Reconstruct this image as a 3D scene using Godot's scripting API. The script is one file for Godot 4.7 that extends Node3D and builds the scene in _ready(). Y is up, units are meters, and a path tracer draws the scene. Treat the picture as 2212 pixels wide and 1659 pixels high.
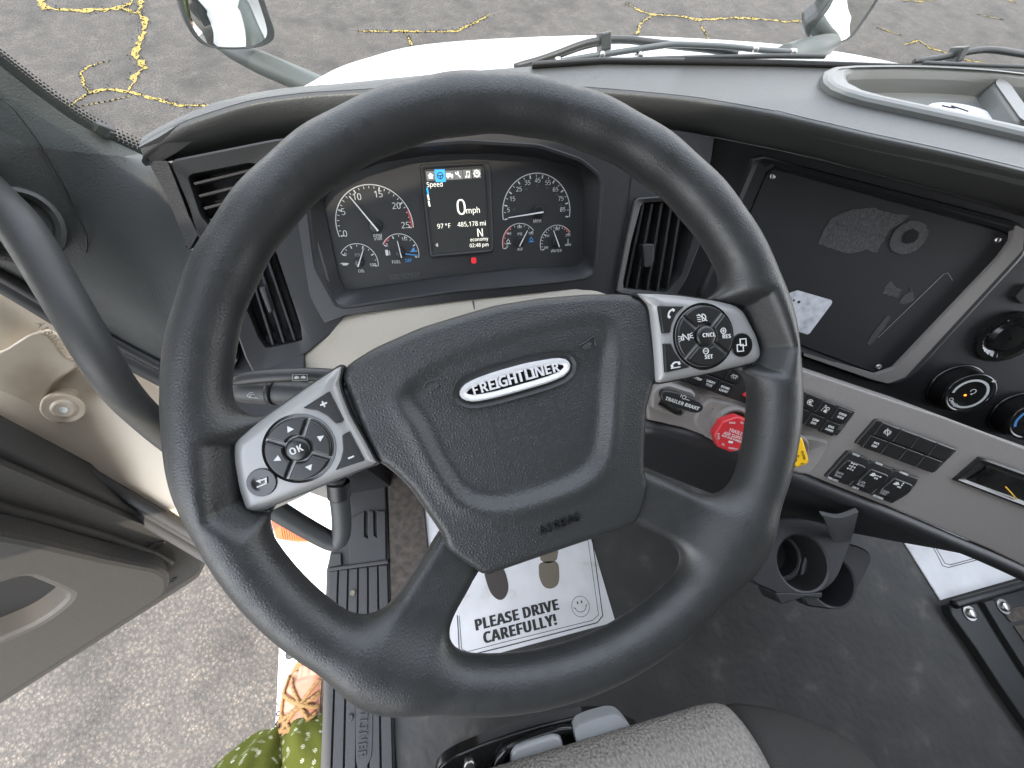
extends Node3D
# A truck cab seen from the driver's place. x = the truck's right, y = up, -z = the truck's front, metres; the ground is y = 0.

const FL := 1.17      # cab floor
const TOP := 1.925    # top of the dashboard
const F := 829.5      # focal length in pixels of a 2212 x 1659 view of the photograph
var eye := Vector3(0, 2.22, 0)
var cam_basis: Basis
var mats := {}
var tex := {}
var rng := RandomNumberGenerator.new()
var bold: Font
var plain_font: Font
var slant_font: Font
var heavy_font: Font

# ---------------------------------------------------------------- from photograph pixels to directions and planes
func ray(p: Vector2) -> Vector3:
	return cam_basis * Vector3((p.x - 1106.0) / F, -(p.y - 829.5) / F, -1.0)

func at_d(p: Vector2, d: float) -> Vector3:
	return eye + ray(p) * d

func at_y(p: Vector2, y: float) -> Vector3:
	var k := ray(p)
	return eye + k * ((y - eye.y) / k.y)

func at_z(p: Vector2, z: float) -> Vector3:
	var k := ray(p)
	return eye + k * ((z - eye.z) / k.z)

func frame(o: Vector3, n: Vector3, x: Vector3) -> Transform3D:
	n = n.normalized()
	x = (x - n * x.dot(n)).normalized()
	return Transform3D(Basis(x, n.cross(x), n), o)

func meet(p: Vector2, f: Transform3D, h := 0.0) -> Vector3:
	var n := f.basis.z
	var o := f.origin + n * h
	var k := ray(p)
	return eye + k * ((o - eye).dot(n) / k.dot(n))

func loc(p: Vector2, f: Transform3D, h := 0.0) -> Vector2:
	var q := f.affine_inverse() * meet(p, f, h)
	return Vector2(q.x, q.y)

# frame on a plane through pixel o at depth d with normal n; its x axis runs from pixel a to pixel b
func frame_px(o: Vector2, d: float, n: Vector3, a: Vector2, b: Vector2) -> Transform3D:
	var f := frame(at_d(o, d), n, Vector3(1, 0, 0))
	return frame(f.origin, n, meet(b, f) - meet(a, f))

func facing(tilt: float, yaw: float) -> Vector3:
	var t := deg_to_rad(tilt)
	var y := deg_to_rad(yaw)
	return Vector3(-sin(y) * cos(t), sin(t), cos(y) * cos(t))

# a flat list of coordinates in an enlarged view [ox, oy, scale] of the photograph
func px(v: Array, a: Array) -> Array:
	var out := []
	for i in range(0, a.size(), 2):
		out.append(Vector2(v[0] + a[i] * v[2], v[1] + a[i + 1] * v[2]))
	return out

func p1(v: Array, x: float, y: float) -> Vector2:
	return Vector2(v[0] + x * v[2], v[1] + y * v[2])

func locs(pts: Array, f: Transform3D, h := 0.0) -> PackedVector2Array:
	var out := PackedVector2Array()
	for p in pts:
		out.append(loc(p, f, h))
	return ccw(out)

const V0 := [0.0, 0.0, 1.0]
const R1 := [0.0, 0.0, 0.33333]
const R2 := [737.33, 0.0, 0.33333]
const R3 := [1474.67, 0.0, 0.33333]
const R4 := [0.0, 553.0, 0.33333]
const R5 := [737.33, 553.0, 0.33333]
const R6 := [1474.67, 553.0, 0.33333]
const R7 := [0.0, 1106.0, 0.33333]
const R8 := [737.33, 1106.0, 0.33333]
const R9 := [1474.67, 1106.0, 0.33333]
const ZC := [662.4, 322.6, 0.3125]
const ZR := [1382.4, 604.8, 0.24304]
const ZS := [1728.0, 806.4, 0.21875]
const ZL := [489.6, 720.0, 0.26037]
const ZF := [547.2, 1123.2, 0.32277]

# ---------------------------------------------------------------- outlines
func ccw(p: PackedVector2Array) -> PackedVector2Array:
	if Geometry2D.is_polygon_clockwise(p):
		p.reverse()
	return p

func rounded(p: PackedVector2Array, r: float, n := 4) -> PackedVector2Array:
	var out := PackedVector2Array()
	var c := p.size()
	for i in c:
		var a := p[(i + c - 1) % c]
		var b := p[i]
		var d := p[(i + 1) % c]
		var k := minf(r, 0.45 * minf(a.distance_to(b), b.distance_to(d)))
		var s := b + (a - b).normalized() * k
		var e := b + (d - b).normalized() * k
		for j in n + 1:
			var t := float(j) / n
			out.append(s.lerp(b, t).lerp(b.lerp(e, t), t))
	return out

func smooth_loop(p: PackedVector2Array, n := 4) -> PackedVector2Array:
	var out := PackedVector2Array()
	var c := p.size()
	for i in c:
		for j in n:
			out.append(p[i].cubic_interpolate(p[(i + 1) % c], p[(i + c - 1) % c], p[(i + 2) % c], float(j) / n))
	return out

func circle(c: Vector2, r: float, n := 32, ry := 0.0, turn := 0.0) -> PackedVector2Array:
	var out := PackedVector2Array()
	for i in n:
		var a := TAU * i / n
		out.append(c + Vector2(cos(a) * r, sin(a) * (ry if ry > 0 else r)).rotated(turn))
	return out

func rect(c: Vector2, w: float, h: float, turn := 0.0) -> PackedVector2Array:
	var out := PackedVector2Array()
	for s in [[-1, -1], [1, -1], [1, 1], [-1, 1]]:
		out.append(c + Vector2(s[0] * w / 2, s[1] * h / 2).rotated(turn))
	return out

# n points of a closed outline at even angles round c
func polar(p: PackedVector2Array, c: Vector2, n: int) -> PackedVector2Array:
	var out := PackedVector2Array()
	var s := p.size()
	for i in n:
		var d := Vector2.from_angle(TAU * i / n)
		var best := 0.0
		for k in s:
			var a := p[k] - c
			var e := p[(k + 1) % s] - p[k]
			var den := d.cross(e)
			if absf(den) < 1e-12:
				continue
			var t := a.cross(e) / den
			var u := a.cross(d) / den
			if t > best and u >= -1e-6 and u <= 1.000001:
				best = t
		out.append(c + d * best)
	return out

func inset(p: PackedVector2Array, d: float) -> PackedVector2Array:
	var out := PackedVector2Array()
	var c := p.size()
	for i in c:
		var e := (p[i] - p[(i + c - 1) % c]).normalized()
		var g := (p[(i + 1) % c] - p[i]).normalized()
		var n := (Vector2(-e.y, e.x) + Vector2(-g.y, g.x))
		n = n.normalized() if n.length() > 1e-5 else Vector2(-g.y, g.x)
		var k := maxf(0.4, n.dot(Vector2(-g.y, g.x)))
		out.append(p[i] + n * d / k)
	return out

# ---------------------------------------------------------------- meshes
class MB:
	var v := PackedVector3Array()
	var n := PackedVector3Array()
	func tri(a: Vector3, b: Vector3, c: Vector3, na := Vector3.ZERO, nb := Vector3.ZERO, nc := Vector3.ZERO) -> void:
		var g := (b - a).cross(c - a)
		if g.length_squared() < 1e-20:
			return
		if na == Vector3.ZERO:
			na = g.normalized(); nb = na; nc = na
		v.append_array([a, c, b]); n.append_array([na, nc, nb])
	func quad(a: Vector3, b: Vector3, c: Vector3, d: Vector3, na := Vector3.ZERO, nb := Vector3.ZERO, nc := Vector3.ZERO, nd := Vector3.ZERO) -> void:
		tri(a, b, c, na, nb, nc); tri(a, c, d, na, nc, nd)
	func done() -> ArrayMesh:
		var m := ArrayMesh.new()
		var arr := []
		arr.resize(Mesh.ARRAY_MAX)
		arr[Mesh.ARRAY_VERTEX] = v
		arr[Mesh.ARRAY_NORMAL] = n
		m.add_surface_from_arrays(Mesh.PRIMITIVE_TRIANGLES, arr)
		return m

func v3(p: Vector2, z: float) -> Vector3:
	return Vector3(p.x, p.y, z)

# a prism over outline p from z0 up to z1, its upper edge rounded off by bev
func add_ext(b: MB, p: PackedVector2Array, z0: float, z1: float, bev := 0.001, soft := 0.7, ease_steps := 2) -> void:
	p = ccw(p)
	var c := p.size()
	var loops := [[p, z0]]
	if bev > 0.0:
		for k in ease_steps + 1:
			var t := float(k) / ease_steps * PI / 2
			loops.append([inset(p, bev * (1.0 - cos(t))), z1 - bev * (1.0 - sin(t))])
	else:
		loops.append([p, z1])
	var en := PackedVector2Array()
	for i in c:
		var e := (p[(i + 1) % c] - p[i]).normalized()
		en.append(Vector2(e.y, -e.x))
	for k in loops.size() - 1:
		var lo: PackedVector2Array = loops[k][0]
		var hi: PackedVector2Array = loops[k + 1][0]
		var za: float = loops[k][1]
		var zb: float = loops[k + 1][1]
		var ta := 0.0 if k == 0 else float(k - 1) / ease_steps * PI / 2
		var tb := 0.0 if k == 0 else float(k) / ease_steps * PI / 2
		for i in c:
			var j := (i + 1) % c
			var ni := en[i]
			var pi_ := en[(i + c - 1) % c]
			var nj := en[j]
			var a2 := (ni + pi_).normalized() if ni.dot(pi_) > soft else ni
			var b2 := (ni + nj).normalized() if ni.dot(nj) > soft else ni
			b.quad(v3(lo[i], za), v3(lo[j], za), v3(hi[j], zb), v3(hi[i], zb),
				Vector3(a2.x * cos(ta), a2.y * cos(ta), sin(ta)), Vector3(b2.x * cos(ta), b2.y * cos(ta), sin(ta)),
				Vector3(b2.x * cos(tb), b2.y * cos(tb), sin(tb)), Vector3(a2.x * cos(tb), a2.y * cos(tb), sin(tb)))
	var top: PackedVector2Array = loops[-1][0]
	var idx := Geometry2D.triangulate_polygon(top)
	if idx.is_empty():
		top = p
		idx = Geometry2D.triangulate_polygon(p)
	for i in range(0, idx.size(), 3):
		var A := top[idx[i]]
		var B := top[idx[i + 1]]
		var C := top[idx[i + 2]]
		if (B - A).cross(C - A) < 0:
			var t2 := B
			B = C
			C = t2
		b.tri(v3(A, z1), v3(B, z1), v3(C, z1))
		b.tri(v3(A, z0), v3(C, z0), v3(B, z0))

func ext(p: PackedVector2Array, z0: float, z1: float, bev := 0.001, soft := 0.7) -> ArrayMesh:
	var b := MB.new()
	add_ext(b, p, z0, z1, bev, soft)
	return b.done()

# a smooth sheet through rows of points; thick > 0 makes it a closed slab under the sheet
func add_grid(b: MB, rows: Array, wrap_u := false, flip := false, wrap_v := false) -> void:
	var nr := rows.size()
	var nc: int = rows[0].size()
	var nor := []
	for r in nr:
		var line := PackedVector3Array()
		for c in nc:
			var u0: Vector3 = rows[r][(c + nc - 1) % nc] if wrap_u else rows[r][maxi(c - 1, 0)]
			var u1: Vector3 = rows[r][(c + 1) % nc] if wrap_u else rows[r][mini(c + 1, nc - 1)]
			var v0: Vector3 = rows[(r + nr - 1) % nr][c] if wrap_v else rows[maxi(r - 1, 0)][c]
			var v1: Vector3 = rows[(r + 1) % nr][c] if wrap_v else rows[mini(r + 1, nr - 1)][c]
			var g := (u1 - u0).cross(v1 - v0)
			g = g.normalized() if g.length() > 1e-14 else Vector3.ZERO
			line.append(-g if flip else g)
		nor.append(line)
	for r in nr - (0 if wrap_v else 1):
		var r2 := (r + 1) % nr
		for c in nc - (0 if wrap_u else 1):
			var d := (c + 1) % nc
			var A: Vector3 = rows[r][c]
			var B: Vector3 = rows[r][d]
			var C: Vector3 = rows[r2][d]
			var D: Vector3 = rows[r2][c]
			var fix := []
			for q in [nor[r][c], nor[r][d], nor[r2][d], nor[r2][c]]:
				fix.append(q)
			var g := (C - A).cross(D - B)
			if flip:
				g = -g
			g = g.normalized()
			for k in 4:
				if fix[k] == Vector3.ZERO:
					fix[k] = g
			if flip:
				b.quad(A, D, C, B, fix[0], fix[3], fix[2], fix[1])
			else:
				b.quad(A, B, C, D, fix[0], fix[1], fix[2], fix[3])

func grid(rows: Array, wrap_u := false, flip := false) -> ArrayMesh:
	var b := MB.new()
	add_grid(b, rows, wrap_u, flip)
	return b.done()

# Catmull-Rom surface through control rows, su x sv steps per span
func spline_rows(ctrl: Array, su: int, sv: int) -> Array:
	var wide := []
	for row in ctrl:
		wide.append(curve(row, su))
	var out := []
	var n := wide.size()
	for r in n - 1:
		for k in sv:
			out.append(mix_rows(wide, r, float(k) / sv))
	out.append(wide[n - 1])
	return out

func mix_rows(w: Array, r: int, t: float) -> PackedVector3Array:
	var n := w.size()
	var out := PackedVector3Array()
	for c in w[0].size():
		var a: Vector3 = w[r][c]
		var b: Vector3 = w[r + 1][c]
		var pa: Vector3 = w[r - 1][c] if r > 0 else a * 2.0 - b
		var pb: Vector3 = w[r + 2][c] if r + 2 < n else b * 2.0 - a
		out.append(a.cubic_interpolate(b, pa, pb, t))
	return out

func curve(row: Array, s: int) -> PackedVector3Array:
	var out := PackedVector3Array()
	var n := row.size()
	for i in n - 1:
		var a: Vector3 = row[i]
		var b: Vector3 = row[i + 1]
		var pa: Vector3 = row[i - 1] if i > 0 else a * 2.0 - b
		var pb: Vector3 = row[i + 2] if i + 2 < n else b * 2.0 - a
		for k in s:
			out.append(a.cubic_interpolate(b, pa, pb, float(k) / s))
	out.append(row[n - 1])
	return out

# slab: the sheet, a copy of it offset by -thick along side, and the edges between
func slab(rows: Array, side: Vector3, thick: float) -> ArrayMesh:
	var b := MB.new()
	var nr := rows.size()
	var nc: int = rows[0].size()
	var mid := (rows[nr / 2][nc / 2] as Vector3)
	var g := (rows[nr / 2][mini(nc / 2 + 1, nc - 1)] as Vector3 - mid).cross(rows[mini(nr / 2 + 1, nr - 1)][nc / 2] as Vector3 - mid)
	var flip := g.dot(side) < 0
	add_grid(b, rows, false, flip)
	var low := []
	for r in rows:
		var line := PackedVector3Array()
		for q in r:
			line.append(q - side * thick)
		low.append(line)
	add_grid(b, low, false, not flip)
	for e in [[0, true], [nr - 1, false]]:
		var two := [rows[e[0]], low[e[0]]]
		add_grid(b, two, false, e[1] != flip)
	for e in [[0, false], [nc - 1, true]]:
		var top := PackedVector3Array()
		var bot := PackedVector3Array()
		for r in nr:
			top.append(rows[r][e[0]])
			bot.append(low[r][e[0]])
		add_grid(b, [top, bot], false, e[1] != flip)
	return b.done()

func add_tube(b: MB, pts: PackedVector3Array, radii: Array, sides := 10, closed := false, flat := 1.0, up := Vector3.UP) -> void:
	var n := pts.size()
	var rows := []
	var prev := Vector3.ZERO
	for i in n:
		var t := (pts[(i + 1) % n] - pts[(i + n - 1) % n]) if closed else (pts[mini(i + 1, n - 1)] - pts[maxi(i - 1, 0)])
		t = t.normalized()
		var s := prev - t * prev.dot(t) if prev != Vector3.ZERO else up.cross(t)
		if s.length() < 1e-4:
			s = Vector3.RIGHT.cross(t)
		s = s.normalized()
		prev = s
		var w := t.cross(s)
		var r: float = radii[mini(i, radii.size() - 1)]
		var line := PackedVector3Array()
		for k in sides:
			var a := TAU * k / sides
			line.append(pts[i] + s * cos(a) * r + w * sin(a) * r * flat)
		rows.append(line)
	if not closed:
		for e in [0, n - 1]:
			var c := PackedVector3Array()
			for k in sides:
				c.append(pts[e])
			if e == 0:
				rows.push_front(c)
			else:
				rows.append(c)
	add_grid(b, rows, true, false, closed)

func tube(pts: PackedVector3Array, radii: Array, sides := 10, closed := false, flat := 1.0, up := Vector3.UP) -> ArrayMesh:
	var b := MB.new()
	add_tube(b, pts, radii, sides, closed, flat, up)
	return b.done()

# turned shape about z: profile of (radius, height), sharp where a point repeats
func add_lathe(b: MB, prof: Array, seg := 28, at := Vector3.ZERO) -> void:
	var part_rows := []
	var rows := []
	for i in prof.size():
		var q: Vector2 = prof[i]
		if i > 0 and q.is_equal_approx(prof[i - 1]):
			part_rows.append(rows)
			rows = []
		var line := PackedVector3Array()
		for k in seg:
			var a := TAU * k / seg
			line.append(at + Vector3(cos(a) * q.x, sin(a) * q.x, q.y))
		rows.append(line)
	part_rows.append(rows)
	for p in part_rows:
		if p.size() > 1:
			add_grid(b, p, true, false)

func lathe(prof: Array, seg := 28) -> ArrayMesh:
	var b := MB.new()
	add_lathe(b, prof, seg)
	return b.done()

# strips between loops of equal length: [[outline, z], ...], from the outside in
func bands(loops: Array) -> ArrayMesh:
	var b := MB.new()
	for k in loops.size() - 1:
		var rows := []
		for e in [loops[k], loops[k + 1]]:
			var line := PackedVector3Array()
			for q in e[0]:
				line.append(v3(q, e[1]))
			rows.append(line)
		add_grid(b, rows, true)
	return b.done()

# a cushion over a star-shaped outline: height(point, t) with t 0 in the middle and 1 at the edge; skirt goes down to z0
func dome(p: PackedVector2Array, c: Vector2, height: Callable, z0: float, n := 96, rings := 24) -> ArrayMesh:
	var loop := polar(ccw(p), c, n)
	var rows := []
	for r in rings + 1:
		var t := 1.0 - float(r) / rings
		t = 1.0 - pow(1.0 - t, 1.6)
		var line := PackedVector3Array()
		for i in n:
			var q := c + (loop[i] - c) * t
			line.append(v3(q, height.call(q, t)))
		rows.append(line)
	var b := MB.new()
	add_grid(b, rows, true)
	var side := PackedVector3Array()
	for i in n:
		side.append(v3(loop[i], z0))
	add_grid(b, [side, rows[0]], true)
	return b.done()

# surface nets of a distance function on a box
func nets(f: Callable, lo: Vector3, hi: Vector3, cell: float) -> ArrayMesh:
	var nx := int((hi.x - lo.x) / cell) + 2
	var ny := int((hi.y - lo.y) / cell) + 2
	var nz := int((hi.z - lo.z) / cell) + 2
	var d := PackedFloat32Array()
	d.resize(nx * ny * nz)
	var i := 0
	for z in nz:
		for y in ny:
			for x in nx:
				d[i] = f.call(lo + Vector3(x, y, z) * cell)
				i += 1
	var id := PackedInt32Array()
	id.resize(nx * ny * nz)
	id.fill(-1)
	var pos := PackedVector3Array()
	var off := [0, 1, nx, nx + 1, nx * ny, nx * ny + 1, nx * ny + nx, nx * ny + nx + 1]
	var cor := [Vector3(0, 0, 0), Vector3(1, 0, 0), Vector3(0, 1, 0), Vector3(1, 1, 0), Vector3(0, 0, 1), Vector3(1, 0, 1), Vector3(0, 1, 1), Vector3(1, 1, 1)]
	var edges := [[0, 1], [2, 3], [4, 5], [6, 7], [0, 2], [1, 3], [4, 6], [5, 7], [0, 4], [1, 5], [2, 6], [3, 7]]
	for z in nz - 1:
		for y in ny - 1:
			var base := (z * ny + y) * nx
			for x in nx - 1:
				var o := base + x
				var s := 0
				var d0 := d[o]
				if absf(d0) > cell * 3.0:
					continue
				for k in 8:
					if d[o + off[k]] < 0.0:
						s += 1
				if s == 0 or s == 8:
					continue
				var acc := Vector3.ZERO
				var cnt := 0
				for e in edges:
					var a := d[o + off[e[0]]]
					var b := d[o + off[e[1]]]
					if (a < 0.0) != (b < 0.0):
						acc += (cor[e[0]] as Vector3).lerp(cor[e[1]], a / (a - b))
						cnt += 1
				id[o] = pos.size()
				pos.append(lo + (Vector3(x, y, z) + acc / cnt) * cell)
	var nor := PackedVector3Array()
	var h := cell * 0.4
	for k in pos.size():
		var q := pos[k]
		for rep in 2:
			var v: float = f.call(q)
			var g := Vector3(f.call(q + Vector3(h, 0, 0)) - f.call(q - Vector3(h, 0, 0)), f.call(q + Vector3(0, h, 0)) - f.call(q - Vector3(0, h, 0)), f.call(q + Vector3(0, 0, h)) - f.call(q - Vector3(0, 0, h)))
			g = g.normalized()
			if rep == 0:
				q -= g * clampf(v, -cell, cell)
			else:
				nor.append(g)
		pos[k] = q
	var mb := MB.new()
	var step := [1, nx, nx * ny]
	for z in range(1, nz - 1):
		for y in range(1, ny - 1):
			for x in range(1, nx - 1):
				var o := (z * ny + y) * nx + x
				var a := d[o]
				if absf(a) > cell * 3.0:
					continue
				for ax in 3:
					var bq := d[o + step[ax]]
					if (a < 0.0) == (bq < 0.0):
						continue
					var u: int = step[(ax + 1) % 3]
					var w: int = step[(ax + 2) % 3]
					var q := [id[o - u - w], id[o - w], id[o], id[o - u]]
					if q[0] < 0 or q[1] < 0 or q[2] < 0 or q[3] < 0:
						continue
					if a > 0.0:
						q = [q[3], q[2], q[1], q[0]]
					mb.quad(pos[q[0]], pos[q[1]], pos[q[2]], pos[q[3]], nor[q[0]], nor[q[1]], nor[q[2]], nor[q[3]])
	return mb.done()

# ---------------------------------------------------------------- objects
func numbered(called: String) -> String:
	if not has_node(NodePath(called)):
		return called
	var k := 1
	while has_node(NodePath("%s_%03d" % [called, k])):
		k += 1
	return "%s_%03d" % [called, k]

func thing(called: String, label: String, category: String, at := Transform3D(), group := "") -> Node3D:
	var o := Node3D.new()
	o.name = numbered(called)
	add_child(o)
	o.global_transform = at
	o.set_meta("label", label)
	o.set_meta("category", category)
	if group:
		o.set_meta("group", group)
	return o

func here(o: Vector3) -> Transform3D:
	return Transform3D(Basis(), o)

func part(p: Node3D, called: String, mesh: Mesh, m: Material, f := Transform3D(), label := "") -> MeshInstance3D:
	var o := MeshInstance3D.new()
	o.name = called
	o.mesh = mesh
	o.material_override = m
	p.add_child(o, true)
	o.global_transform = f
	if label:
		o.set_meta("label", label)
	return o

# lettering: cap height h, centred on point at of frame f, standing z above it
func write(p: Node3D, s: String, f: Transform3D, at: Vector2, h: float, m: Material, turn := 0.0, font: Font = null, z := 0.0003, deep := 0.0005, called := "lettering") -> MeshInstance3D:
	var t := TextMesh.new()
	t.font = font if font else bold
	t.font_size = 40
	t.pixel_size = h / (40.0 * 0.714)
	t.depth = deep
	t.curve_step = 1.0
	t.text = s
	var o := part(p, called, t, m, f * Transform3D(Basis(Vector3(0, 0, 1), turn), v3(at, z)))
	return o

# ---------------------------------------------------------------- materials
func grey(v: float, warm := 0.0) -> Color:
	return Color(v * (1.0 + warm), v, v * (1.0 - warm))

func noise_image(size: int, type: int, freq: float, sd: int, oct := 1, ret := -1) -> Image:
	var n := FastNoiseLite.new()
	n.noise_type = type
	n.frequency = freq
	n.seed = sd
	n.fractal_type = FastNoiseLite.FRACTAL_FBM if oct > 1 else FastNoiseLite.FRACTAL_NONE
	n.fractal_octaves = oct
	if ret >= 0:
		n.cellular_return_type = ret
	return n.get_seamless_image(size, size)

func bump(key: String, size: int, type: int, freq: float, sd: int, strength: float, oct := 1, ret := -1) -> ImageTexture:
	if not tex.has(key):
		var im := noise_image(size, type, freq, sd, oct, ret)
		im.convert(Image.FORMAT_RGBA8)
		im.bump_map_to_normal_map(strength)
		tex[key] = ImageTexture.create_from_image(im)
	return tex[key]

# colour texture: each noise value looked up in a list of [value, linear colour]
func ramp_tex(key: String, im: Image, stops: Array) -> ImageTexture:
	if not tex.has(key):
		var g := Gradient.new()
		var off := PackedFloat32Array()
		var cols := PackedColorArray()
		for s in stops:
			off.append(s[0])
			cols.append((s[1] as Color).linear_to_srgb())
		g.offsets = off
		g.colors = cols
		var lut := []
		for i in 256:
			lut.append(g.sample(i / 255.0))
		im.convert(Image.FORMAT_L8)
		var data := im.get_data()
		var out := PackedByteArray()
		out.resize(data.size() * 3)
		for i in data.size():
			var c: Color = lut[data[i]]
			out[i * 3] = int(c.r * 255.0)
			out[i * 3 + 1] = int(c.g * 255.0)
			out[i * 3 + 2] = int(c.b * 255.0)
		tex[key] = ImageTexture.create_from_image(Image.create_from_data(im.get_width(), im.get_height(), false, Image.FORMAT_RGB8, out))
	return tex[key]

func mat(key: String, c: Color, rough: float, metal := 0.0, spec := 0.5) -> StandardMaterial3D:
	if mats.has(key):
		return mats[key]
	var m := StandardMaterial3D.new()
	m.resource_name = key
	m.albedo_color = c.linear_to_srgb()
	m.roughness = rough
	m.metallic = metal
	m.metallic_specular = spec
	mats[key] = m
	return m

func grain(m: StandardMaterial3D, t: Texture2D, scale: float, amount: float) -> StandardMaterial3D:
	m.normal_enabled = true
	m.normal_texture = t
	m.normal_scale = amount
	m.uv1_triplanar = true
	m.uv1_scale = Vector3.ONE * scale
	return m

func tint(m: StandardMaterial3D, t: Texture2D, scale := 0.0) -> StandardMaterial3D:
	m.albedo_texture = t
	m.albedo_color = Color.WHITE
	m.uv1_triplanar = true
	if scale > 0:
		m.uv1_scale = Vector3.ONE * scale
	return m

func make_materials() -> void:
	var f := SystemFont.new()
	f.font_names = PackedStringArray(["Droid Sans"])
	f.font_weight = 700
	bold = f
	var g := SystemFont.new()
	g.font_names = PackedStringArray(["Droid Sans"])
	plain_font = g
	var s := FontVariation.new()
	s.base_font = g
	s.variation_transform = Transform2D(Vector2(1, 0), Vector2(0.22, 1), Vector2.ZERO)
	slant_font = s
	var hv := FontVariation.new()
	hv.base_font = f
	hv.variation_embolden = 0.9
	heavy_font = hv
	var CELL := FastNoiseLite.TYPE_CELLULAR
	var SIM := FastNoiseLite.TYPE_SIMPLEX_SMOOTH
	var hide := bump("hide", 512, CELL, 0.045, 3, 4.0, 2, FastNoiseLite.RETURN_DISTANCE2_SUB)
	var fine := bump("fine", 256, SIM, 0.09, 5, 3.0, 3)
	var weave := bump("weave", 256, CELL, 0.12, 8, 5.0)
	var stone := bump("stone", 1024, CELL, 0.06, 11, 7.0, 2)
	grain(mat("rim leather", grey(0.026, -0.02), 0.44), fine, 34.0, 0.35)
	grain(mat("spoke leather", Color(0.0215, 0.0222, 0.0220), 0.40), hide, 21.0, 0.62)
	grain(mat("pad leather", Color(0.0230, 0.0240, 0.0240), 0.42), hide, 20.0, 1.0)
	grain(mat("dash top", Color(0.063, 0.064, 0.061), 0.37), hide, 16.0, 0.6)
	grain(mat("dash brow", Color(0.022, 0.022, 0.024), 0.6), hide, 15.0, 0.9)
	grain(mat("tray plastic", Color(0.14, 0.145, 0.138), 0.38), fine, 30.0, 0.3)
	grain(mat("fascia", Color(0.010, 0.010, 0.011), 0.55), fine, 40.0, 0.35)
	grain(mat("bezel", Color(0.0145, 0.015, 0.016), 0.45), fine, 40.0, 0.25)
	grain(mat("dial face", Color(0.0105, 0.011, 0.0115), 0.6), fine, 60.0, 0.25)
	grain(mat("pillar trim", Color(0.041, 0.044, 0.042), 0.45), hide, 15.0, 0.9)
	grain(mat("beige trim", Color(0.28, 0.255, 0.21), 0.55), hide, 14.0, 0.5)
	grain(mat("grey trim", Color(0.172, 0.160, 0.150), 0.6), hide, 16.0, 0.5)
	grain(mat("handle", Color(0.046, 0.047, 0.047), 0.5), fine, 30.0, 0.25)
	grain(mat("door trim", Color(0.043, 0.040, 0.037), 0.6), fine, 36.0, 0.4)
	grain(mat("lower trim", Color(0.016, 0.016, 0.0175), 0.5), fine, 36.0, 0.3)
	grain(mat("rubber", Color(0.042, 0.041, 0.041), 0.65), fine, 40.0, 0.5)
	grain(mat("seat dark", Color(0.040, 0.038, 0.037), 0.95, 0.0, 0.2), weave, 26.0, 0.9)
	grain(mat("seat grey", Color(0.235, 0.22, 0.20), 0.95, 0.0, 0.2), weave, 16.0, 1.0)
	tint(mats["seat grey"], ramp_tex("tweed", noise_image(512, CELL, 0.07, 91, 2), [[0.0, Color(0.34, 0.32, 0.29)], [0.3, Color(0.25, 0.235, 0.213)], [0.6, Color(0.18, 0.168, 0.153)], [1.0, Color(0.10, 0.094, 0.087)]]))
	mats["seat grey"].uv1_scale = Vector3.ONE * 9.0
	# hands and dust have polished the covers unevenly
	var worn := ramp_tex("worn", noise_image(512, SIM, 0.006, 71, 5), [[0.0, grey(0.42)], [0.45, grey(0.66)], [1.0, grey(0.92)]])
	for k in ["spoke leather", "pillar trim", "handle", "door trim"]:
		var wm: StandardMaterial3D = mats[k]
		wm.roughness_texture = worn
		wm.roughness *= 1.30
	mat("black plastic", grey(0.012), 0.32)
	mat("black satin", grey(0.014), 0.45)
	mat("black gloss", grey(0.008), 0.12)
	mat("void", grey(0.006), 0.9)
	grain(mat("silver", Color(0.265, 0.262, 0.258), 0.38, 0.2), fine, 60.0, 0.08)
	mat("chrome", Color(0.68, 0.68, 0.69), 0.14, 1.0)
	mat("bright silver", Color(0.72, 0.72, 0.73), 0.3, 0.35)
	mat("mirror", Color(0.78, 0.80, 0.79), 0.015, 1.0)
	mat("steel", Color(0.42, 0.41, 0.39), 0.3, 1.0)
	mat("white print", Color(0.48, 0.485, 0.475), 0.6)
	mat("dim print", Color(0.20, 0.20, 0.20), 0.6)
	mat("faint print", Color(0.06, 0.06, 0.06), 0.6)
	mat("red print", Color(0.32, 0.03, 0.03), 0.6)
	mat("blue print", Color(0.05, 0.24, 0.55), 0.6)
	mat("black print", grey(0.025, 0.05), 0.6)
	mat("sunlit sole and rivet brown", Color(0.17, 0.145, 0.105), 0.6)  # sunspot on the shoe prints put into the brown; a rivet shares it
	mat("dark sole print", Color(0.055, 0.045, 0.040), 0.6)
	mat("needle", Color(0.58, 0.58, 0.58), 0.5)
	mat("paint", Color(0.78, 0.78, 0.77), 0.22)
	mat("lens", Color(0.62, 0.09, 0.015), 0.15)
	mat("red knob", Color(0.42, 0.024, 0.030), 0.35)
	mat("yellow knob", Color(0.72, 0.42, 0.01), 0.4)
	mat("blue-grey plastic", Color(0.25, 0.258, 0.265), 0.33)
	mat("wiper metal", Color(0.060, 0.068, 0.072), 0.4)
	mat("arm paint", Color(0.052, 0.060, 0.056), 0.45)
	mat("mirror shell", Color(0.028, 0.030, 0.030), 0.4)
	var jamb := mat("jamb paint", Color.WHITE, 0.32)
	tint(jamb, ramp_tex("jamb", noise_image(256, SIM, 0.012, 31, 5), [[0.0, Color(0.46, 0.36, 0.26)], [0.35, Color(0.66, 0.56, 0.43)], [1.0, Color(0.78, 0.68, 0.54)]]), 1.6)  # white paint; warm sun bounce is put into this beige
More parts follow.
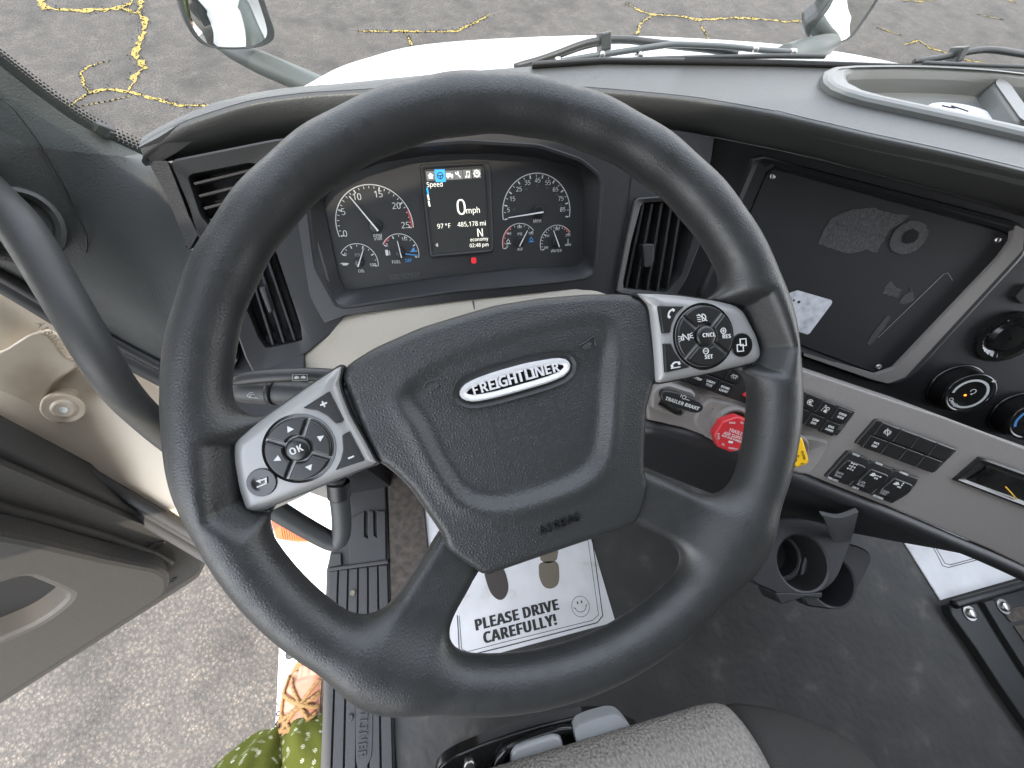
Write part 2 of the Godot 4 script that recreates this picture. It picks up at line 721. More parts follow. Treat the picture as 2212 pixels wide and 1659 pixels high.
	for e in [["screen dark", Color(0.05, 0.055, 0.055), 0.16], ["screen white", Color(0.85, 0.83, 0.74), 0.75], ["screen blue", Color(0.03, 0.33, 0.78), 0.8], ["screen grey", Color(0.16, 0.16, 0.16), 0.6], ["red lamp", Color(0.85, 0.02, 0.04), 0.45], ["amber led", Color(1.0, 0.28, 0.02), 1.2], ["blue led", Color(0.1, 0.08, 0.9), 0.8]]:
		var m := mat(e[0], grey(0.02), 0.25)
		m.emission_enabled = true
		m.emission = (e[1] as Color).linear_to_srgb()
		m.emission_energy_multiplier = e[2]
	var glass := mat("glass", Color(0.10, 0.13, 0.12), 0.01)
	glass.transparency = BaseMaterial3D.TRANSPARENCY_ALPHA
	glass.albedo_color.a = 0.40
	# floor: worn dark rubber with dust
	var fl := mat("floor", Color.WHITE, 0.62)
	tint(fl, ramp_tex("floor", noise_image(512, SIM, 0.01, 21, 6), [[0.0, Color(0.040, 0.038, 0.036)], [0.45, Color(0.047, 0.045, 0.042)], [0.72, Color(0.056, 0.053, 0.049)], [0.86, Color(0.080, 0.074, 0.066)], [1.0, Color(0.115, 0.104, 0.090)]]), 1.7)
	grain(fl, fine, 1.7, 0.14)
	var carpet := mat("carpet", Color.WHITE, 0.9)
	tint(carpet, ramp_tex("carpet", noise_image(512, SIM, 0.03, 23, 5), [[0.0, Color(0.045, 0.036, 0.03)], [0.5, Color(0.075, 0.062, 0.052)], [1.0, Color(0.12, 0.098, 0.08)]]), 3.0)
	# paper mats
	tint(mat("paper", Color(0.74, 0.73, 0.74), 0.5), ramp_tex("paper", noise_image(512, SIM, 0.008, 95, 6), [[0.0, Color(0.56, 0.54, 0.52)], [0.25, Color(0.70, 0.69, 0.69)], [1.0, Color(0.78, 0.77, 0.78)]]), 3.0)
	var sk := mat("sticker paper", Color.WHITE, 0.55)
	tint(sk, ramp_tex("sticker", noise_image(256, SIM, 0.02, 41, 5), [[0.0, Color(0.34, 0.35, 0.39)], [0.4, Color(0.52, 0.53, 0.56)], [1.0, Color(0.66, 0.66, 0.68)]]), 9.0)
	var rs := mat("tape residue", Color.WHITE, 0.3)
	tint(rs, ramp_tex("residue", noise_image(256, CELL, 0.05, 43, 3), [[0.0, Color(0.012, 0.012, 0.013)], [0.6, Color(0.03, 0.03, 0.032)], [0.85, Color(0.036, 0.036, 0.038)], [1.0, Color(0.09, 0.09, 0.09)]]), 14.0)
	grain(rs, stone, 14.0, 1.0)
	# asphalt: dark binder, paler worn stones of several sizes
	var a := noise_image(1024, CELL, 0.05, 51, 3)
	var coarse := noise_image(1024, SIM, 0.006, 52, 4)
	a.convert(Image.FORMAT_L8)
	coarse.convert(Image.FORMAT_L8)
	var da := a.get_data()
	var dc := coarse.get_data()
	for i in da.size():
		da[i] = clampi(int(da[i] * 0.76 + dc[i] * 0.24), 0, 255)
	var mixd := Image.create_from_data(1024, 1024, false, Image.FORMAT_L8, da)
	var as_ := mat("asphalt", Color.WHITE, 0.75, 0.0, 0.45)
	tint(as_, ramp_tex("asphalt", mixd, [[0.0, Color(0.240, 0.198, 0.158)], [0.14, Color(0.174, 0.144, 0.116)], [0.26, Color(0.091, 0.077, 0.064)], [0.46, Color(0.051, 0.044, 0.038)], [1.0, Color(0.026, 0.024, 0.022)]]), 1.05)
	grain(as_, stone, 1.05, 0.9)
	as_.uv1_world_triplanar = true
	# old stains and paler worn stretches of the lot
	as_.detail_enabled = true
	as_.detail_blend_mode = BaseMaterial3D.BLEND_MODE_MUL
	as_.detail_albedo = ramp_tex("stains", noise_image(1024, SIM, 0.009, 97, 6), [[0.0, grey(0.42)], [0.22, grey(0.66)], [0.4, grey(0.86)], [0.7, grey(0.97)], [1.0, grey(1.0)]])
	as_.detail_uv_layer = BaseMaterial3D.DETAIL_UV_2
	as_.uv2_triplanar = true
	as_.uv2_world_triplanar = true
	as_.uv2_scale = Vector3.ONE * 0.21
	var cr := mat("crack fill", Color.WHITE, 0.9)
	tint(cr, ramp_tex("crack", noise_image(256, CELL, 0.08, 61, 3), [[0.0, Color(0.46, 0.41, 0.18)], [0.3, Color(0.34, 0.27, 0.05)], [0.55, Color(0.22, 0.145, 0.035)], [0.75, Color(0.085, 0.068, 0.04)], [1.0, Color(0.04, 0.036, 0.03)]]), 5.0)
	cr.uv1_world_triplanar = true
	# printed cloth: olive with white leaf strokes
	var w := 512
	var im := Image.create(w, w, false, Image.FORMAT_RGB8)
	im.fill(Color(0.080, 0.092, 0.019).linear_to_srgb())
	rng.seed = 77
	for k in 46:
		var cx := (k % 7) * 73 + rng.randi_range(0, 34)
		var cy := (k / 7) * 73 + rng.randi_range(0, 34)
		var ang := rng.randf_range(-0.6, 0.6)
		for st in 3:
			for t in 22:
				var q := Vector2(t - 11, (st - 1) * 6).rotated(ang)
				if absf(t - 11.0) > 10.0 - absf(st - 1.0) * 4.0:
					continue
				im.fill_rect(Rect2i(posmod(cx + int(q.x), w - 4), posmod(cy + int(q.y), w - 4), 4, 3), Color(0.62, 0.64, 0.58).linear_to_srgb())
	var cl := mat("printed cloth", Color.WHITE, 0.85, 0.0, 0.2)
	tint(cl, ImageTexture.create_from_image(im), 4.2)
	grain(cl, weave, 4.2, 0.15)
	cl.backlight_enabled = true
	cl.backlight = Color(0.10, 0.12, 0.03)
	var skin := mat("skin", Color(0.44, 0.205, 0.145), 0.5)
	skin.subsurf_scatter_enabled = true
	skin.subsurf_scatter_strength = 0.25
	mat("nail", Color(0.62, 0.36, 0.29), 0.3)
	grain(mat("rope", Color(0.25, 0.155, 0.065), 0.85), weave, 30.0, 1.0)
	mat("headliner", Color(0.27, 0.26, 0.245), 0.9)
	mat("sleeper trim", Color(0.10, 0.098, 0.095), 0.9)
	mat("step metal", Color(0.70, 0.70, 0.69), 0.35, 0.2)

func view_and_light() -> void:
	var z := Vector3(-0.14920333, 0.91320027, 0.37921449).normalized()
	var x := Vector3(0.97747355, 0.07831849, 0.19598894)
	x = (x - z * x.dot(z)).normalized()
	cam_basis = Basis(x, z.cross(x), z)
	var c := Camera3D.new()
	c.name = "camera"
	c.fov = 2.0 * rad_to_deg(atan(829.5 / F))
	c.near = 0.02
	c.far = 400.0
	c.current = true
	add_child(c)
	c.global_transform = Transform3D(cam_basis, eye)
	var e := Environment.new()
	e.background_mode = Environment.BG_SKY
	var sk := ProceduralSkyMaterial.new()
	sk.sky_top_color = Color(0.83, 0.865, 0.92)
	sk.sky_horizon_color = Color(0.985, 0.975, 0.955)
	sk.sky_curve = 0.22
	sk.ground_bottom_color = Color(0.35, 0.34, 0.33)
	sk.ground_horizon_color = Color(0.75, 0.77, 0.78)
	sk.sky_energy_multiplier = 1.6
	sk.ground_energy_multiplier = 1.0
	sk.sun_angle_max = 2.0
	e.sky = Sky.new()
	e.sky.sky_material = sk
	e.tonemap_mode = Environment.TONE_MAPPER_LINEAR
	e.tonemap_exposure = 2.7
	e.sdfgi_enabled = true
	e.ssao_enabled = true
	e.ssil_enabled = true
	var w := WorldEnvironment.new()
	w.name = "world"
	w.environment = e
	add_child(w)
	var sun := DirectionalLight3D.new()
	sun.name = "sun"
	sun.light_energy = 1.0
	sun.light_color = Color(1.0, 0.955, 0.88)
	sun.light_angular_distance = 0.6
	sun.shadow_enabled = true
	add_child(sun)
	var to_sun := Vector3(-0.05, 0.93, 0.35).normalized()
	sun.global_transform = Transform3D(Basis.looking_at(-to_sun, Vector3.FORWARD), Vector3(0, 6, 0))

# ---------------------------------------------------------------- ground
func crack(g: Node3D, pts: Array, wide: float) -> void:
	var path := PackedVector3Array()
	for p in pts:
		path.append(at_y(p, 0.004))
	var fine := PackedVector3Array()
	for i in path.size() - 1:
		var n := maxi(2, int(path[i].distance_to(path[i + 1]) / 0.035))
		for k in n:
			fine.append(path[i].lerp(path[i + 1], float(k) / n))
	fine.append(path[-1])
	var b := MB.new()
	var L := PackedVector3Array()
	var R := PackedVector3Array()
	var n := fine.size()
	for i in n:
		var t := (fine[mini(i + 1, n - 1)] - fine[maxi(i - 1, 0)]).normalized()
		var s := Vector3(-t.z, 0, t.x)
		var w := wide * 1.0 * rng.randf_range(0.1, 1.15) * (0.3 + 0.7 * minf(1.0, minf(i, n - 1 - i) / 5.0))
		var o := s * rng.randf_range(-0.4, 0.4) * wide
		L.append(fine[i] + o + s * w)
		R.append(fine[i] + o - s * w)
	for i in n - 1:
		b.quad(L[i], L[i + 1], R[i + 1], R[i], Vector3.UP, Vector3.UP, Vector3.UP, Vector3.UP)
	# loose grains beside the crack
	for i in n * 5:
		var q := fine[rng.randi_range(0, n - 1)] + Vector3(rng.randfn(0, wide * 0.9), 0.002, rng.randfn(0, wide * 0.9))
		var r := rng.randf_range(0.003, 0.008)
		var a := rng.randf() * TAU
		b.quad(q + Vector3(cos(a), 0, sin(a)) * r, q + Vector3(-sin(a), 0, cos(a)) * r, q - Vector3(cos(a), 0, sin(a)) * r, q - Vector3(-sin(a), 0, cos(a)) * r, Vector3.UP, Vector3.UP, Vector3.UP, Vector3.UP)
	part(g, "pavement_crack", b.done(), mats["crack fill"])

func ground() -> void:
	var pm := PlaneMesh.new()
	pm.size = Vector2(240, 240)
	var g := MeshInstance3D.new()
	g.name = "ground"
	g.mesh = pm
	g.material_override = mats["asphalt"]
	g.set_meta("kind", "structure")
	g.set_meta("label", "sunlit asphalt lot with worn pale stones and yellowed cracks")
	g.set_meta("category", "ground")
	add_child(g)
	rng.seed = 5
	crack(g, px(V0, [84, -30, 88, 0, 92, 8, 100, 16, 133, 21, 173, 23, 227, 21, 260, 16, 283, 5, 288, -10]), 0.035)
	crack(g, px(V0, [310, -40, 305, 0, 300, 27, 315, 43, 310, 70, 300, 93, 290, 117, 303, 133, 312, 147, 293, 163, 287, 183, 275, 197]), 0.032)
	crack(g, px(V0, [130, 245, 147, 230, 167, 217, 193, 200, 233, 192, 267, 197, 300, 203, 350, 217, 383, 227, 443, 228, 520, 240]), 0.020)
	crack(g, px(V0, [193, 200, 180, 180, 175, 157, 190, 143, 233, 132]), 0.013)
	crack(g, px(V0, [167, 230, 227, 220, 283, 207]), 0.006)
	crack(g, px(V0, [260, 16, 300, 30]), 0.03)
	crack(g, px(V0, [770, 67, 781, 67, 870, 67, 937, 68, 987, 67, 1037, 43, 1060, 30]), 0.018)
	crack(g, px(V0, [870, 68, 880, 77, 890, 98, 900, 130]), 0.014)
	crack(g, px(V0, [1354, 7, 1380, 22, 1407, 32, 1475, 35, 1508, 43, 1558, 40, 1608, 38, 1658, 42, 1702, 47, 1760, 44, 1850, 46]), 0.026)
	crack(g, px(V0, [1407, 34, 1384, 50, 1375, 75, 1370, 100]), 0.018)
	crack(g, px(V0, [1508, 44, 1525, 73, 1532, 85, 1540, 100]), 0.014)
	crack(g, px(V0, [1930, -8, 1952, 0, 1988, 3, 2030, -3]), 0.02)
	crack(g, px(V0, [1895, 60, 1945, 75]), 0.014)
	crack(g, px(V0, [1950, 96, 1968, 93, 1985, 87, 2008, 103, 2055, 117, 2075, 127, 2108, 133, 2160, 140]), 0.020)
	crack(g, px(V0, [2165, -8, 2178, 0, 2198, 7]), 0.03)
	crack(g, px(V0, [2112, 30, 2168, 43]), 0.016)

# ---------------------------------------------------------------- the truck's shell
func box(b: MB, lo: Vector3, hi: Vector3) -> void:
	var p := PackedVector2Array([Vector2(lo.x, lo.y), Vector2(hi.x, lo.y), Vector2(hi.x, hi.y), Vector2(lo.x, hi.y)])
	add_ext(b, p, lo.z, hi.z, 0.0)

func box_mesh(lo: Vector3, hi: Vector3) -> ArrayMesh:
	var b := MB.new()
	box(b, lo, hi)
	return b.done()

var glass_frame: Transform3D

func shell() -> Node3D:
	var t := thing("truck_cab", "white truck cab shell with dark floor, open driver doorway and raked windshield", "truck cab", here(Vector3(0.72, 0.5, 0.3)))
	# floor, walls and roof
	var flo := Vector3(-0.23, FL - 0.06, -0.62)
	part(t, "floor", box_mesh(flo, Vector3(1.86, FL, 1.7)), mats["floor"])
	part(t, "firewall", box_mesh(Vector3(-0.24, FL - 0.05, -0.66), Vector3(1.86, 1.83, -0.62)), mats["lower trim"])
	part(t, "rear_wall", box_mesh(Vector3(-0.42, FL - 0.06, 1.7), Vector3(1.92, 2.95, 1.76)), mats["sleeper trim"])
	part(t, "roof", box_mesh(Vector3(-0.44, 2.92, 0.02), Vector3(1.94, 3.0, 1.76)), mats["headliner"])
	# passenger side with its window opening
	part(t, "side_panel", box_mesh(Vector3(1.86, FL - 0.3, -0.62), Vector3(1.93, 1.85, 1.7)), mats["door trim"])
	part(t, "side_panel", box_mesh(Vector3(1.86, 2.62, -0.05), Vector3(1.93, 2.92, 1.7)), mats["headliner"])
	part(t, "side_panel", box_mesh(Vector3(1.86, 1.85, 0.85), Vector3(1.93, 2.62, 1.7)), mats["headliner"])
	# driver side: wall behind the door opening, and the header over it
	part(t, "side_panel", box_mesh(Vector3(-0.44, FL - 0.3, 0.95), Vector3(-0.38, 2.92, 1.7)), mats["headliner"])
	part(t, "door_header", box_mesh(Vector3(-0.44, 2.66, 0.02), Vector3(-0.38, 2.92, 0.95)), mats["headliner"])
	# unseen box added over the hinge to keep sun off the doorway
	part(t, "added_shade_box", box_mesh(Vector3(-0.74, 1.98, -0.60), Vector3(-0.45, 2.96, 0.02)), mats["paint"])
	part(t, "pillar_post", tube(PackedVector3Array([Vector3(-0.45, 1.97, -0.47), Vector3(-0.44, 2.4, -0.22), Vector3(-0.43, 2.95, 0.06)]), [0.05, 0.10, 0.10], 12), mats["headliner"])  # upper pillar out of view, thickened to block sun from the trim
	# windshield: a raked, gently bowed pane
	var base := []
	var topr := []
	for q in [[-0.40, -0.50], [-0.15, -0.555], [0.2, -0.60], [0.72, -0.615], [1.24, -0.60], [1.6, -0.555], [1.84, -0.50]]:
		base.append(Vector3(q[0], 1.872, q[1]))
		topr.append(Vector3(q[0] * 0.98 + 0.014, 2.86, q[1] + 0.5))
	part(t, "windshield", grid([curve(base, 6), curve(topr, 6)]), mats["glass"])
	var roof_front := []
	for q in topr:
		roof_front.append(q)
	part(t, "windshield_header", slab([curve(roof_front, 4), curve([Vector3(-0.4, 2.95, 0.1), Vector3(-0.1, 2.95, 0.1), Vector3(0.2, 2.95, 0.1), Vector3(0.7, 2.95, 0.1), Vector3(1.2, 2.95, 0.1), Vector3(1.6, 2.95, 0.1), Vector3(1.84, 2.95, 0.1)], 4)], Vector3.DOWN, 0.04), mats["headliner"])
	glass_frame = frame(Vector3(0.4, 1.872, -0.607), Vector3(0, 0.45, 0.89), Vector3.RIGHT)
	# black ceramic border of the pane, with its rows of dots
	var b := MB.new()
	var edge := px(V0, [-70, 82, 0, 134, 60, 181, 120, 226, 180, 265, 230, 293, 280, 316, 320, 332])
	var lf := pillar_glass()
	var dots := MB.new()
	for i in edge.size() - 1:
		var n := int(edge[i].distance_to(edge[i + 1]) / 9.5)
		var tdir: Vector2 = (edge[i + 1] - edge[i]).normalized()
		var sdir := Vector2(tdir.y, -tdir.x)
		b.quad(meet(edge[i] - sdir * 14, lf), meet(edge[i + 1] - sdir * 14, lf), meet(edge[i + 1] + sdir * 1, lf), meet(edge[i] + sdir * 1, lf))
		for k in n:
			for row in 4:
				var c: Vector2 = edge[i].lerp(edge[i + 1], (k + 0.5 * (row % 2)) / n) + sdir * (4.0 + row * 6.2)
				var o := loc(c, lf)
				var r := [0.0021, 0.0018, 0.0014, 0.0009][row] as float
				var cp := circle(o, r, 8)
				for j in 8:
					dots.tri(lf * v3(o, 0.0006), lf * v3(cp[j], 0.0006), lf * v3(cp[(j + 1) % 8], 0.0006))
	part(t, "ceramic_border", b.done(), mats["black satin"])
	var low := px(V0, [1480, 131, 1560, 132, 1675, 134, 1800, 138, 1950, 143, 2080, 149, 2212, 156, 2300, 162])
	for i in low.size() - 1:
		var n := int(low[i].distance_to(low[i + 1]) / 5.0)
		for k in n:
			for row in 3:
				var c: Vector2 = low[i].lerp(low[i + 1], (k + 0.5 * (row % 2)) / n) - Vector2(0, 1.5 + row * 3.2)
				var o := at_y(c, TOP + 0.006 + row * 0.004)
				var r := [0.0017, 0.0015, 0.0010][row] as float
				for j in 6:
					var a0 := TAU * j / 6
					var a1 := TAU * (j + 1) / 6
					dots.tri(o, o + Vector3(cos(a0), sin(a0) * 0.9, sin(a0) * 0.45) * r, o + Vector3(cos(a1), sin(a1) * 0.9, sin(a1) * 0.45) * r)
	var dm := part(t, "ceramic_dot_pattern", dots.done(), mats["black satin"])
	dm.set_meta("kind", "stuff")
	var bl := PackedVector3Array()
	for p in px(V0, [1150, 141, 1300, 131, 1480, 133, 1675, 136, 1800, 140, 1950, 145, 2080, 151, 2212, 158, 2300, 164]):
		bl.append(at_y(p, TOP + 0.003))
	part(t, "glass_seal", tube(bl, [0.004], 8), mats["black satin"])
	return t

func pillar_glass() -> Transform3D:
	var a := at_d(Vector2(0, 134), 0.375)
	var c := at_d(Vector2(300, 325), 0.475)
	var n := (c - a).cross(Vector3(0.9, 0, -0.42)).normalized()
	if n.dot(eye - a) < 0:
		n = -n
	return frame(c, n, a - c)

func bodywork(t: Node3D) -> void:
	# hood
	var r0 := []
	var r1 := []
	var r2 := []
	var r3 := []
	var r4 := []
	var near := px(V0, [610, 215, 640, 196, 760, 186, 900, 172, 1130, 158, 1400, 146, 1700, 150, 1930, 160, 2060, 200])
	var crest := px(V0, [672, 186, 737, 147, 804, 123, 897, 100, 1071, 85, 1330, 77, 1608, 90, 1800, 112, 1985, 150])
	var dep := [0.95, 1.15, 1.45, 1.65, 1.8, 1.85, 1.75, 1.55, 1.05]
	for i in near.size():
		var a := at_z(near[i], -0.64)
		var c := at_z(crest[i], -dep[i])
		r0.append(a)
		r1.append(a.lerp(c, 0.45) + Vector3(0, -0.004 if i in [0, 8] else -0.012, 0))
		r2.append(c)
		r3.append(c + Vector3((0.72 - c.x) * 0.05, -0.17, -0.22))
		r4.append(c + Vector3((0.72 - c.x) * 0.12, -0.75, -0.36))
	var hood_rows := spline_rows([r0, r1, r2, r3, r4], 5, 6)
	part(t, "hood", slab(hood_rows, Vector3.UP, 0.012), mats["paint"])
	# fender flanks under the hood
	var fl := []
	for row in [r0, r1, r2, r3, r4]:
		fl.append(row[0])
	var low := []
	for q in fl:
		low.append(Vector3(q.x - 0.12, 0.5, q.z))
	part(t, "fender", slab(spline_rows([fl, low], 6, 4), Vector3.LEFT, 0.01), mats["paint"])
	fl = []
	for row in [r0, r1, r2, r3, r4]:
		fl.append(row[8])
	low = []
	for q in fl:
		low.append(Vector3(q.x + 0.12, 0.5, q.z))
	part(t, "fender", slab(spline_rows([fl, low], 6, 4), Vector3.RIGHT, 0.01), mats["paint"])
	# inner pillar trim beside the windshield
	var P := [
		[[-120, 40, 0.34], [0, 141, 0.372], [90, 212, 0.402], [180, 274, 0.432], [290, 326, 0.470], [335, 350, 0.478]],
		[[-120, 190, 0.36], [0, 270, 0.385], [100, 330, 0.415], [200, 375, 0.445], [310, 400, 0.470], [372, 410, 0.478]],
		[[-120, 340, 0.385], [0, 410, 0.405], [110, 460, 0.435], [220, 505, 0.465], [330, 540, 0.487], [420, 560, 0.495]],
		[[-120, 460, 0.41], [0, 515, 0.43], [120, 580, 0.46], [240, 650, 0.49], [350, 700, 0.51], [450, 730, 0.52]],
		[[-120, 530, 0.44], [0, 585, 0.46], [130, 662, 0.49], [260, 738, 0.52], [380, 800, 0.54], [480, 850, 0.55]]]
	var ctrl := []
	for row in P:
		var line := []
		for q in row:
			line.append(at_d(Vector2(q[0], q[1]), q[2]))
		ctrl.append(line)
	part(t, "pillar_trim", slab(spline_rows(ctrl, 6, 6), (eye - ctrl[2][2]).normalized(), 0.012), mats["pillar trim"])
	# seam across the pillar trim, a narrow groove with a dark bottom
	var seam := PackedVector3Array()
	for q in [[0, 212, 0.378], [20, 226, 0.38], [50, 262, 0.392], [90, 318, 0.410], [125, 378, 0.424], [155, 435, 0.440], [180, 490, 0.450], [188, 520, 0.458], [186, 545, 0.465]]:
		seam.append(at_d(Vector2(q[0], q[1]), q[2] - 0.001))
	part(t, "trim_seam", tube(curve(Array(seam), 4), [0.0009], 6), mats["black satin"])
	# edge roll under the trim
	var roll := []
	for q in [[-120, 538, 0.44], [0, 592, 0.46], [130, 668, 0.49], [260, 745, 0.52], [380, 808, 0.54], [480, 858, 0.55]]:
		roll.append(at_d(Vector2(q[0], q[1]), q[2]))
	part(t, "trim_edge", tube(curve(roll, 5), [0.008], 10), mats["lower trim"])
	roll = []
	for q in [[-120, 560, 0.47], [0, 612, 0.49], [130, 690, 0.52], [260, 770, 0.55], [380, 835, 0.58], [480, 890, 0.60]]:
		roll.append(at_d(Vector2(q[0], q[1]), q[2]))
	part(t, "trim_edge", tube(curve(roll, 5), [0.011], 10), mats["rubber"])
	# painted hinge pillar in the doorway
	P = [
		[[-140, 545, 0.477], [0, 612, 0.504], [120, 690, 0.540], [240, 765, 0.576], [360, 850, 0.621], [480, 930, 0.666]],
		[[-140, 640, 0.477], [0, 705, 0.504], [120, 775, 0.540], [240, 850, 0.581], [360, 930, 0.630], [480, 1020, 0.684]],
		[[-140, 730, 0.482], [0, 800, 0.513], [120, 868, 0.553], [240, 940, 0.599], [360, 1020, 0.652], [480, 1110, 0.711]],
		[[-140, 850, 0.508], [0, 915, 0.540], [130, 985, 0.585], [260, 1060, 0.639], [390, 1135, 0.702], [480, 1190, 0.747]]]
	ctrl = []
	for row in P:
		var line := []
		for q in row:
			line.append(at_d(Vector2(q[0], q[1]), q[2]))
		ctrl.append(line)
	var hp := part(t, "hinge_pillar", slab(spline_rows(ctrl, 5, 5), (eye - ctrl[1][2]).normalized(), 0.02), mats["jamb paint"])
	# pressed step with its bolt
	var pf := frame(at_d(Vector2(130, 860), 0.54), ctrl_normal(ctrl, 1, 2), at_d(Vector2(240, 850), 0.58) - at_d(Vector2(120, 775), 0.54))
	var boss := smooth_loop(locs(px(R4, [-260, 780, 0, 870, 150, 935, 265, 985, 300, 900, 380, 800, 520, 700, 420, 640, 330, 520, 210, 500, 0, 620, -260, 660]), pf))
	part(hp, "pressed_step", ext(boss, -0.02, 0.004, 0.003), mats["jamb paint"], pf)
	var lug := smooth_loop(locs(px(R4, [270, 990, 290, 910, 370, 880, 470, 900, 500, 980, 470, 1050, 390, 1075, 320, 1045]), pf))
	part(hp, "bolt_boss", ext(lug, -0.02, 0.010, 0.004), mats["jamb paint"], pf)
	var bo := loc(p1(R4, 425, 985), pf, 0.010)
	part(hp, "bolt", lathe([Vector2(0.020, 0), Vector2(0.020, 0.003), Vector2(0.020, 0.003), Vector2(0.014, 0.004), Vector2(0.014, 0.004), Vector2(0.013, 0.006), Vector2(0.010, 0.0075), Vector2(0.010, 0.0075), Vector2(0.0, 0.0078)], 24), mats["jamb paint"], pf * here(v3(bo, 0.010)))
	part(hp, "bolt_socket", ext(circle(Vector2.ZERO, 0.0055, 6), 0.006, 0.0083, 0.0004), mats["steel"], pf * here(v3(bo, 0.010)))
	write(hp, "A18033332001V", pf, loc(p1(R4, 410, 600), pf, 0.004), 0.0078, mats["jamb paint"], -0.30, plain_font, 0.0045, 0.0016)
	for q in [[890, 1240, 7], [785, 1245, 5], [790, 1340, 5], [1000, 1290, 4], [660, 955, 8], [1015, 1405, 3]]:
		var o := at_d(p1(R4, q[0], q[1]), 0.600 + q[0] * 0.00005)
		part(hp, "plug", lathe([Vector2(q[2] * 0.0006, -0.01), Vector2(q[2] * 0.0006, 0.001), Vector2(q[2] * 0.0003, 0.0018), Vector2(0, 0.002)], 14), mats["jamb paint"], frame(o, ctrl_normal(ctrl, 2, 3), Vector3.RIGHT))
	# door seals along the lower edge of the pillar
	for s in [[0.0, 0.0, 0.009, "rubber"], [14.0, 0.012, 0.007, "rubber"], [30.0, 0.018, 0.011, "rubber"]]:
		var line := []
		for q in [[-140, 862, 0.50], [0, 922, 0.53], [130, 988, 0.575], [260, 1062, 0.63], [390, 1137, 0.695], [460, 1180, 0.73]]:
			line.append(at_d(Vector2(q[0], q[1] + s[0]), q[2] + s[1]))
		part(t, "door_seal", tube(curve(line, 5), [s[2]], 10), mats[s[3]])
	# carpeted kick panel under the dashboard beside the pedals
	part(t, "kick_panel", box_mesh(Vector3(-0.36, FL - 0.02, -0.62), Vector3(-0.20, 1.72, -0.20)), mats["lower trim"])
	# carpet strip beside the sill
	var cf := frame(Vector3(0, FL + 0.004, 0), Vector3.UP, Vector3.RIGHT)
	part(t, "carpet_strip", ext(locs(px(V0, [838, 980, 905, 985, 930, 1220, 905, 1330, 846, 1350]), cf), -0.02, 0.006, 0.003), mats["carpet"], cf)
	sill(t)
	# chassis fairing and steps below the doorway
	var ff := frame(Vector3(0, 0.80, 0), Vector3.UP, Vector3.RIGHT)
	var fair := rounded(locs(px(V0, [578, 1100, 592, 1150, 604, 1210, 610, 1330, 612, 1420, 640, 1480, 760, 1480, 770, 1100, 690, 1060, 575, 1060]), ff), 0.03)
	part(t, "side_fairing", ext(fair, -0.5, 0.0, 0.02), mats["paint"], ff)

func ctrl_normal(c: Array, r: int, k: int) -> Vector3:
	var n: Vector3 = (c[r][k + 1] as Vector3 - c[r][k]).cross(c[r + 1][k] as Vector3 - c[r][k]).normalized()
	return n if n.dot(eye - c[r][k]) > 0 else -n

func sill(t: Node3D) -> void:
	var sf := frame(Vector3(0, FL + 0.012, 0), Vector3.UP, Vector3.RIGHT)
	var s := Node3D.new()
	s.name = "door_sill"
	t.add_child(s)
	s.global_position = Vector3(-0.29, FL, 0.2)
	part(s, "sill_body", ext(locs(px(V0, [716, 1010, 830, 1010, 842, 1210, 852, 1659, 862, 1900, 665, 1900, 690, 1659, 702, 1232, 712, 1190]), sf), -0.12, -0.004, 0.006), mats["rubber"], sf)
	# front plate with two grooves, rear plate with five
	part(s, "front_tread", ext(locs(px(ZF, [640, 0, 745, -60, 745, 110, 770, 122, 770, -60, 805, -60, 810, 105, 830, 115, 830, -60, 885, -60, 890, 268, 640, 300]), sf), -0.01, 0.003, 0.002), mats["rubber"], sf)
	part(s, "front_tread", ext(locs(px(ZF, [515, 225, 590, 225, 592, 300, 512, 318]), sf), -0.01, 0.004, 0.002), mats["rubber"], sf)
	var ribs := 6
	for i in ribs:
		var u0 := (i + 0.08) / ribs
		var u1 := (i + 0.92) / ribs
		var q := []
		for k in 5:
			var yy := [345.0, 800.0, 1300.0, 1700.0, 2100.0][k] as float
			q.append(p1(ZF, lerpf(lerpf(506, 425, (yy - 345) / 1755.0), lerpf(902, 950, (yy - 345) / 1755.0), u0), yy - u0 * 45.0))
		for k in 5:
			var yy := [2100.0, 1700.0, 1300.0, 800.0, 345.0][k] as float
			q.append(p1(ZF, lerpf(lerpf(506, 425, (yy - 345) / 1755.0), lerpf(902, 950, (yy - 345) / 1755.0), u1), yy - u1 * 45.0))
		part(s, "tread_rib", ext(locs(q, sf), -0.008, 0.003, 0.0015), mats["rubber"], sf)
	part(s, "tread_edge", ext(locs(px(ZF, [500, 322, 905, 264, 908, 290, 502, 345]), sf), -0.01, 0.006, 0.003), mats["rubber"], sf)
	var oval := smooth_loop(locs(px(ZF, [700, 1020, 690, 1100, 690, 1560, 705, 1640, 745, 1655, 785, 1600, 800, 1500, 803, 1150, 798, 1020, 750, 1000]), sf))
	part(s, "name_plate", ext(oval, -0.008, 0.0045, 0.0015), mats["rubber"], sf)
	var a := loc(p1(ZF, 752, 1130), sf)
	var b := loc(p1(ZF, 735, 1540), sf)
	write(s, "FREIGHTLINER", sf, loc(p1(ZF, 744, 1265), sf), 0.016, mats["rubber"], (b - a).angle(), bold, 0.005, 0.003)
	for q in [[670, 485, "steel"], [655, 1317, "rubber"], [660, 2000, "rubber"]]:
		var o := loc(p1(ZF, q[0], q[1]), sf)
		part(s, "rivet", lathe([Vector2(0.006, 0), Vector2(0.006, 0.0015), Vector2(0.0045, 0.0028), Vector2(0.002, 0.002), Vector2(0, 0.0018)], 18), mats["sunlit sole and rivet brown" if q[2] == "steel" else "rubber"], sf * here(v3(o, 0.004)))

# ---------------------------------------------------------------- dashboard
var clf: Transform3D   # instrument cluster plane
var lff: Transform3D   # panel with the two vents beside the pillar
var cpf: Transform3D   # centre fascia
var spf: Transform3D   # switch panel
var dash: Node3D

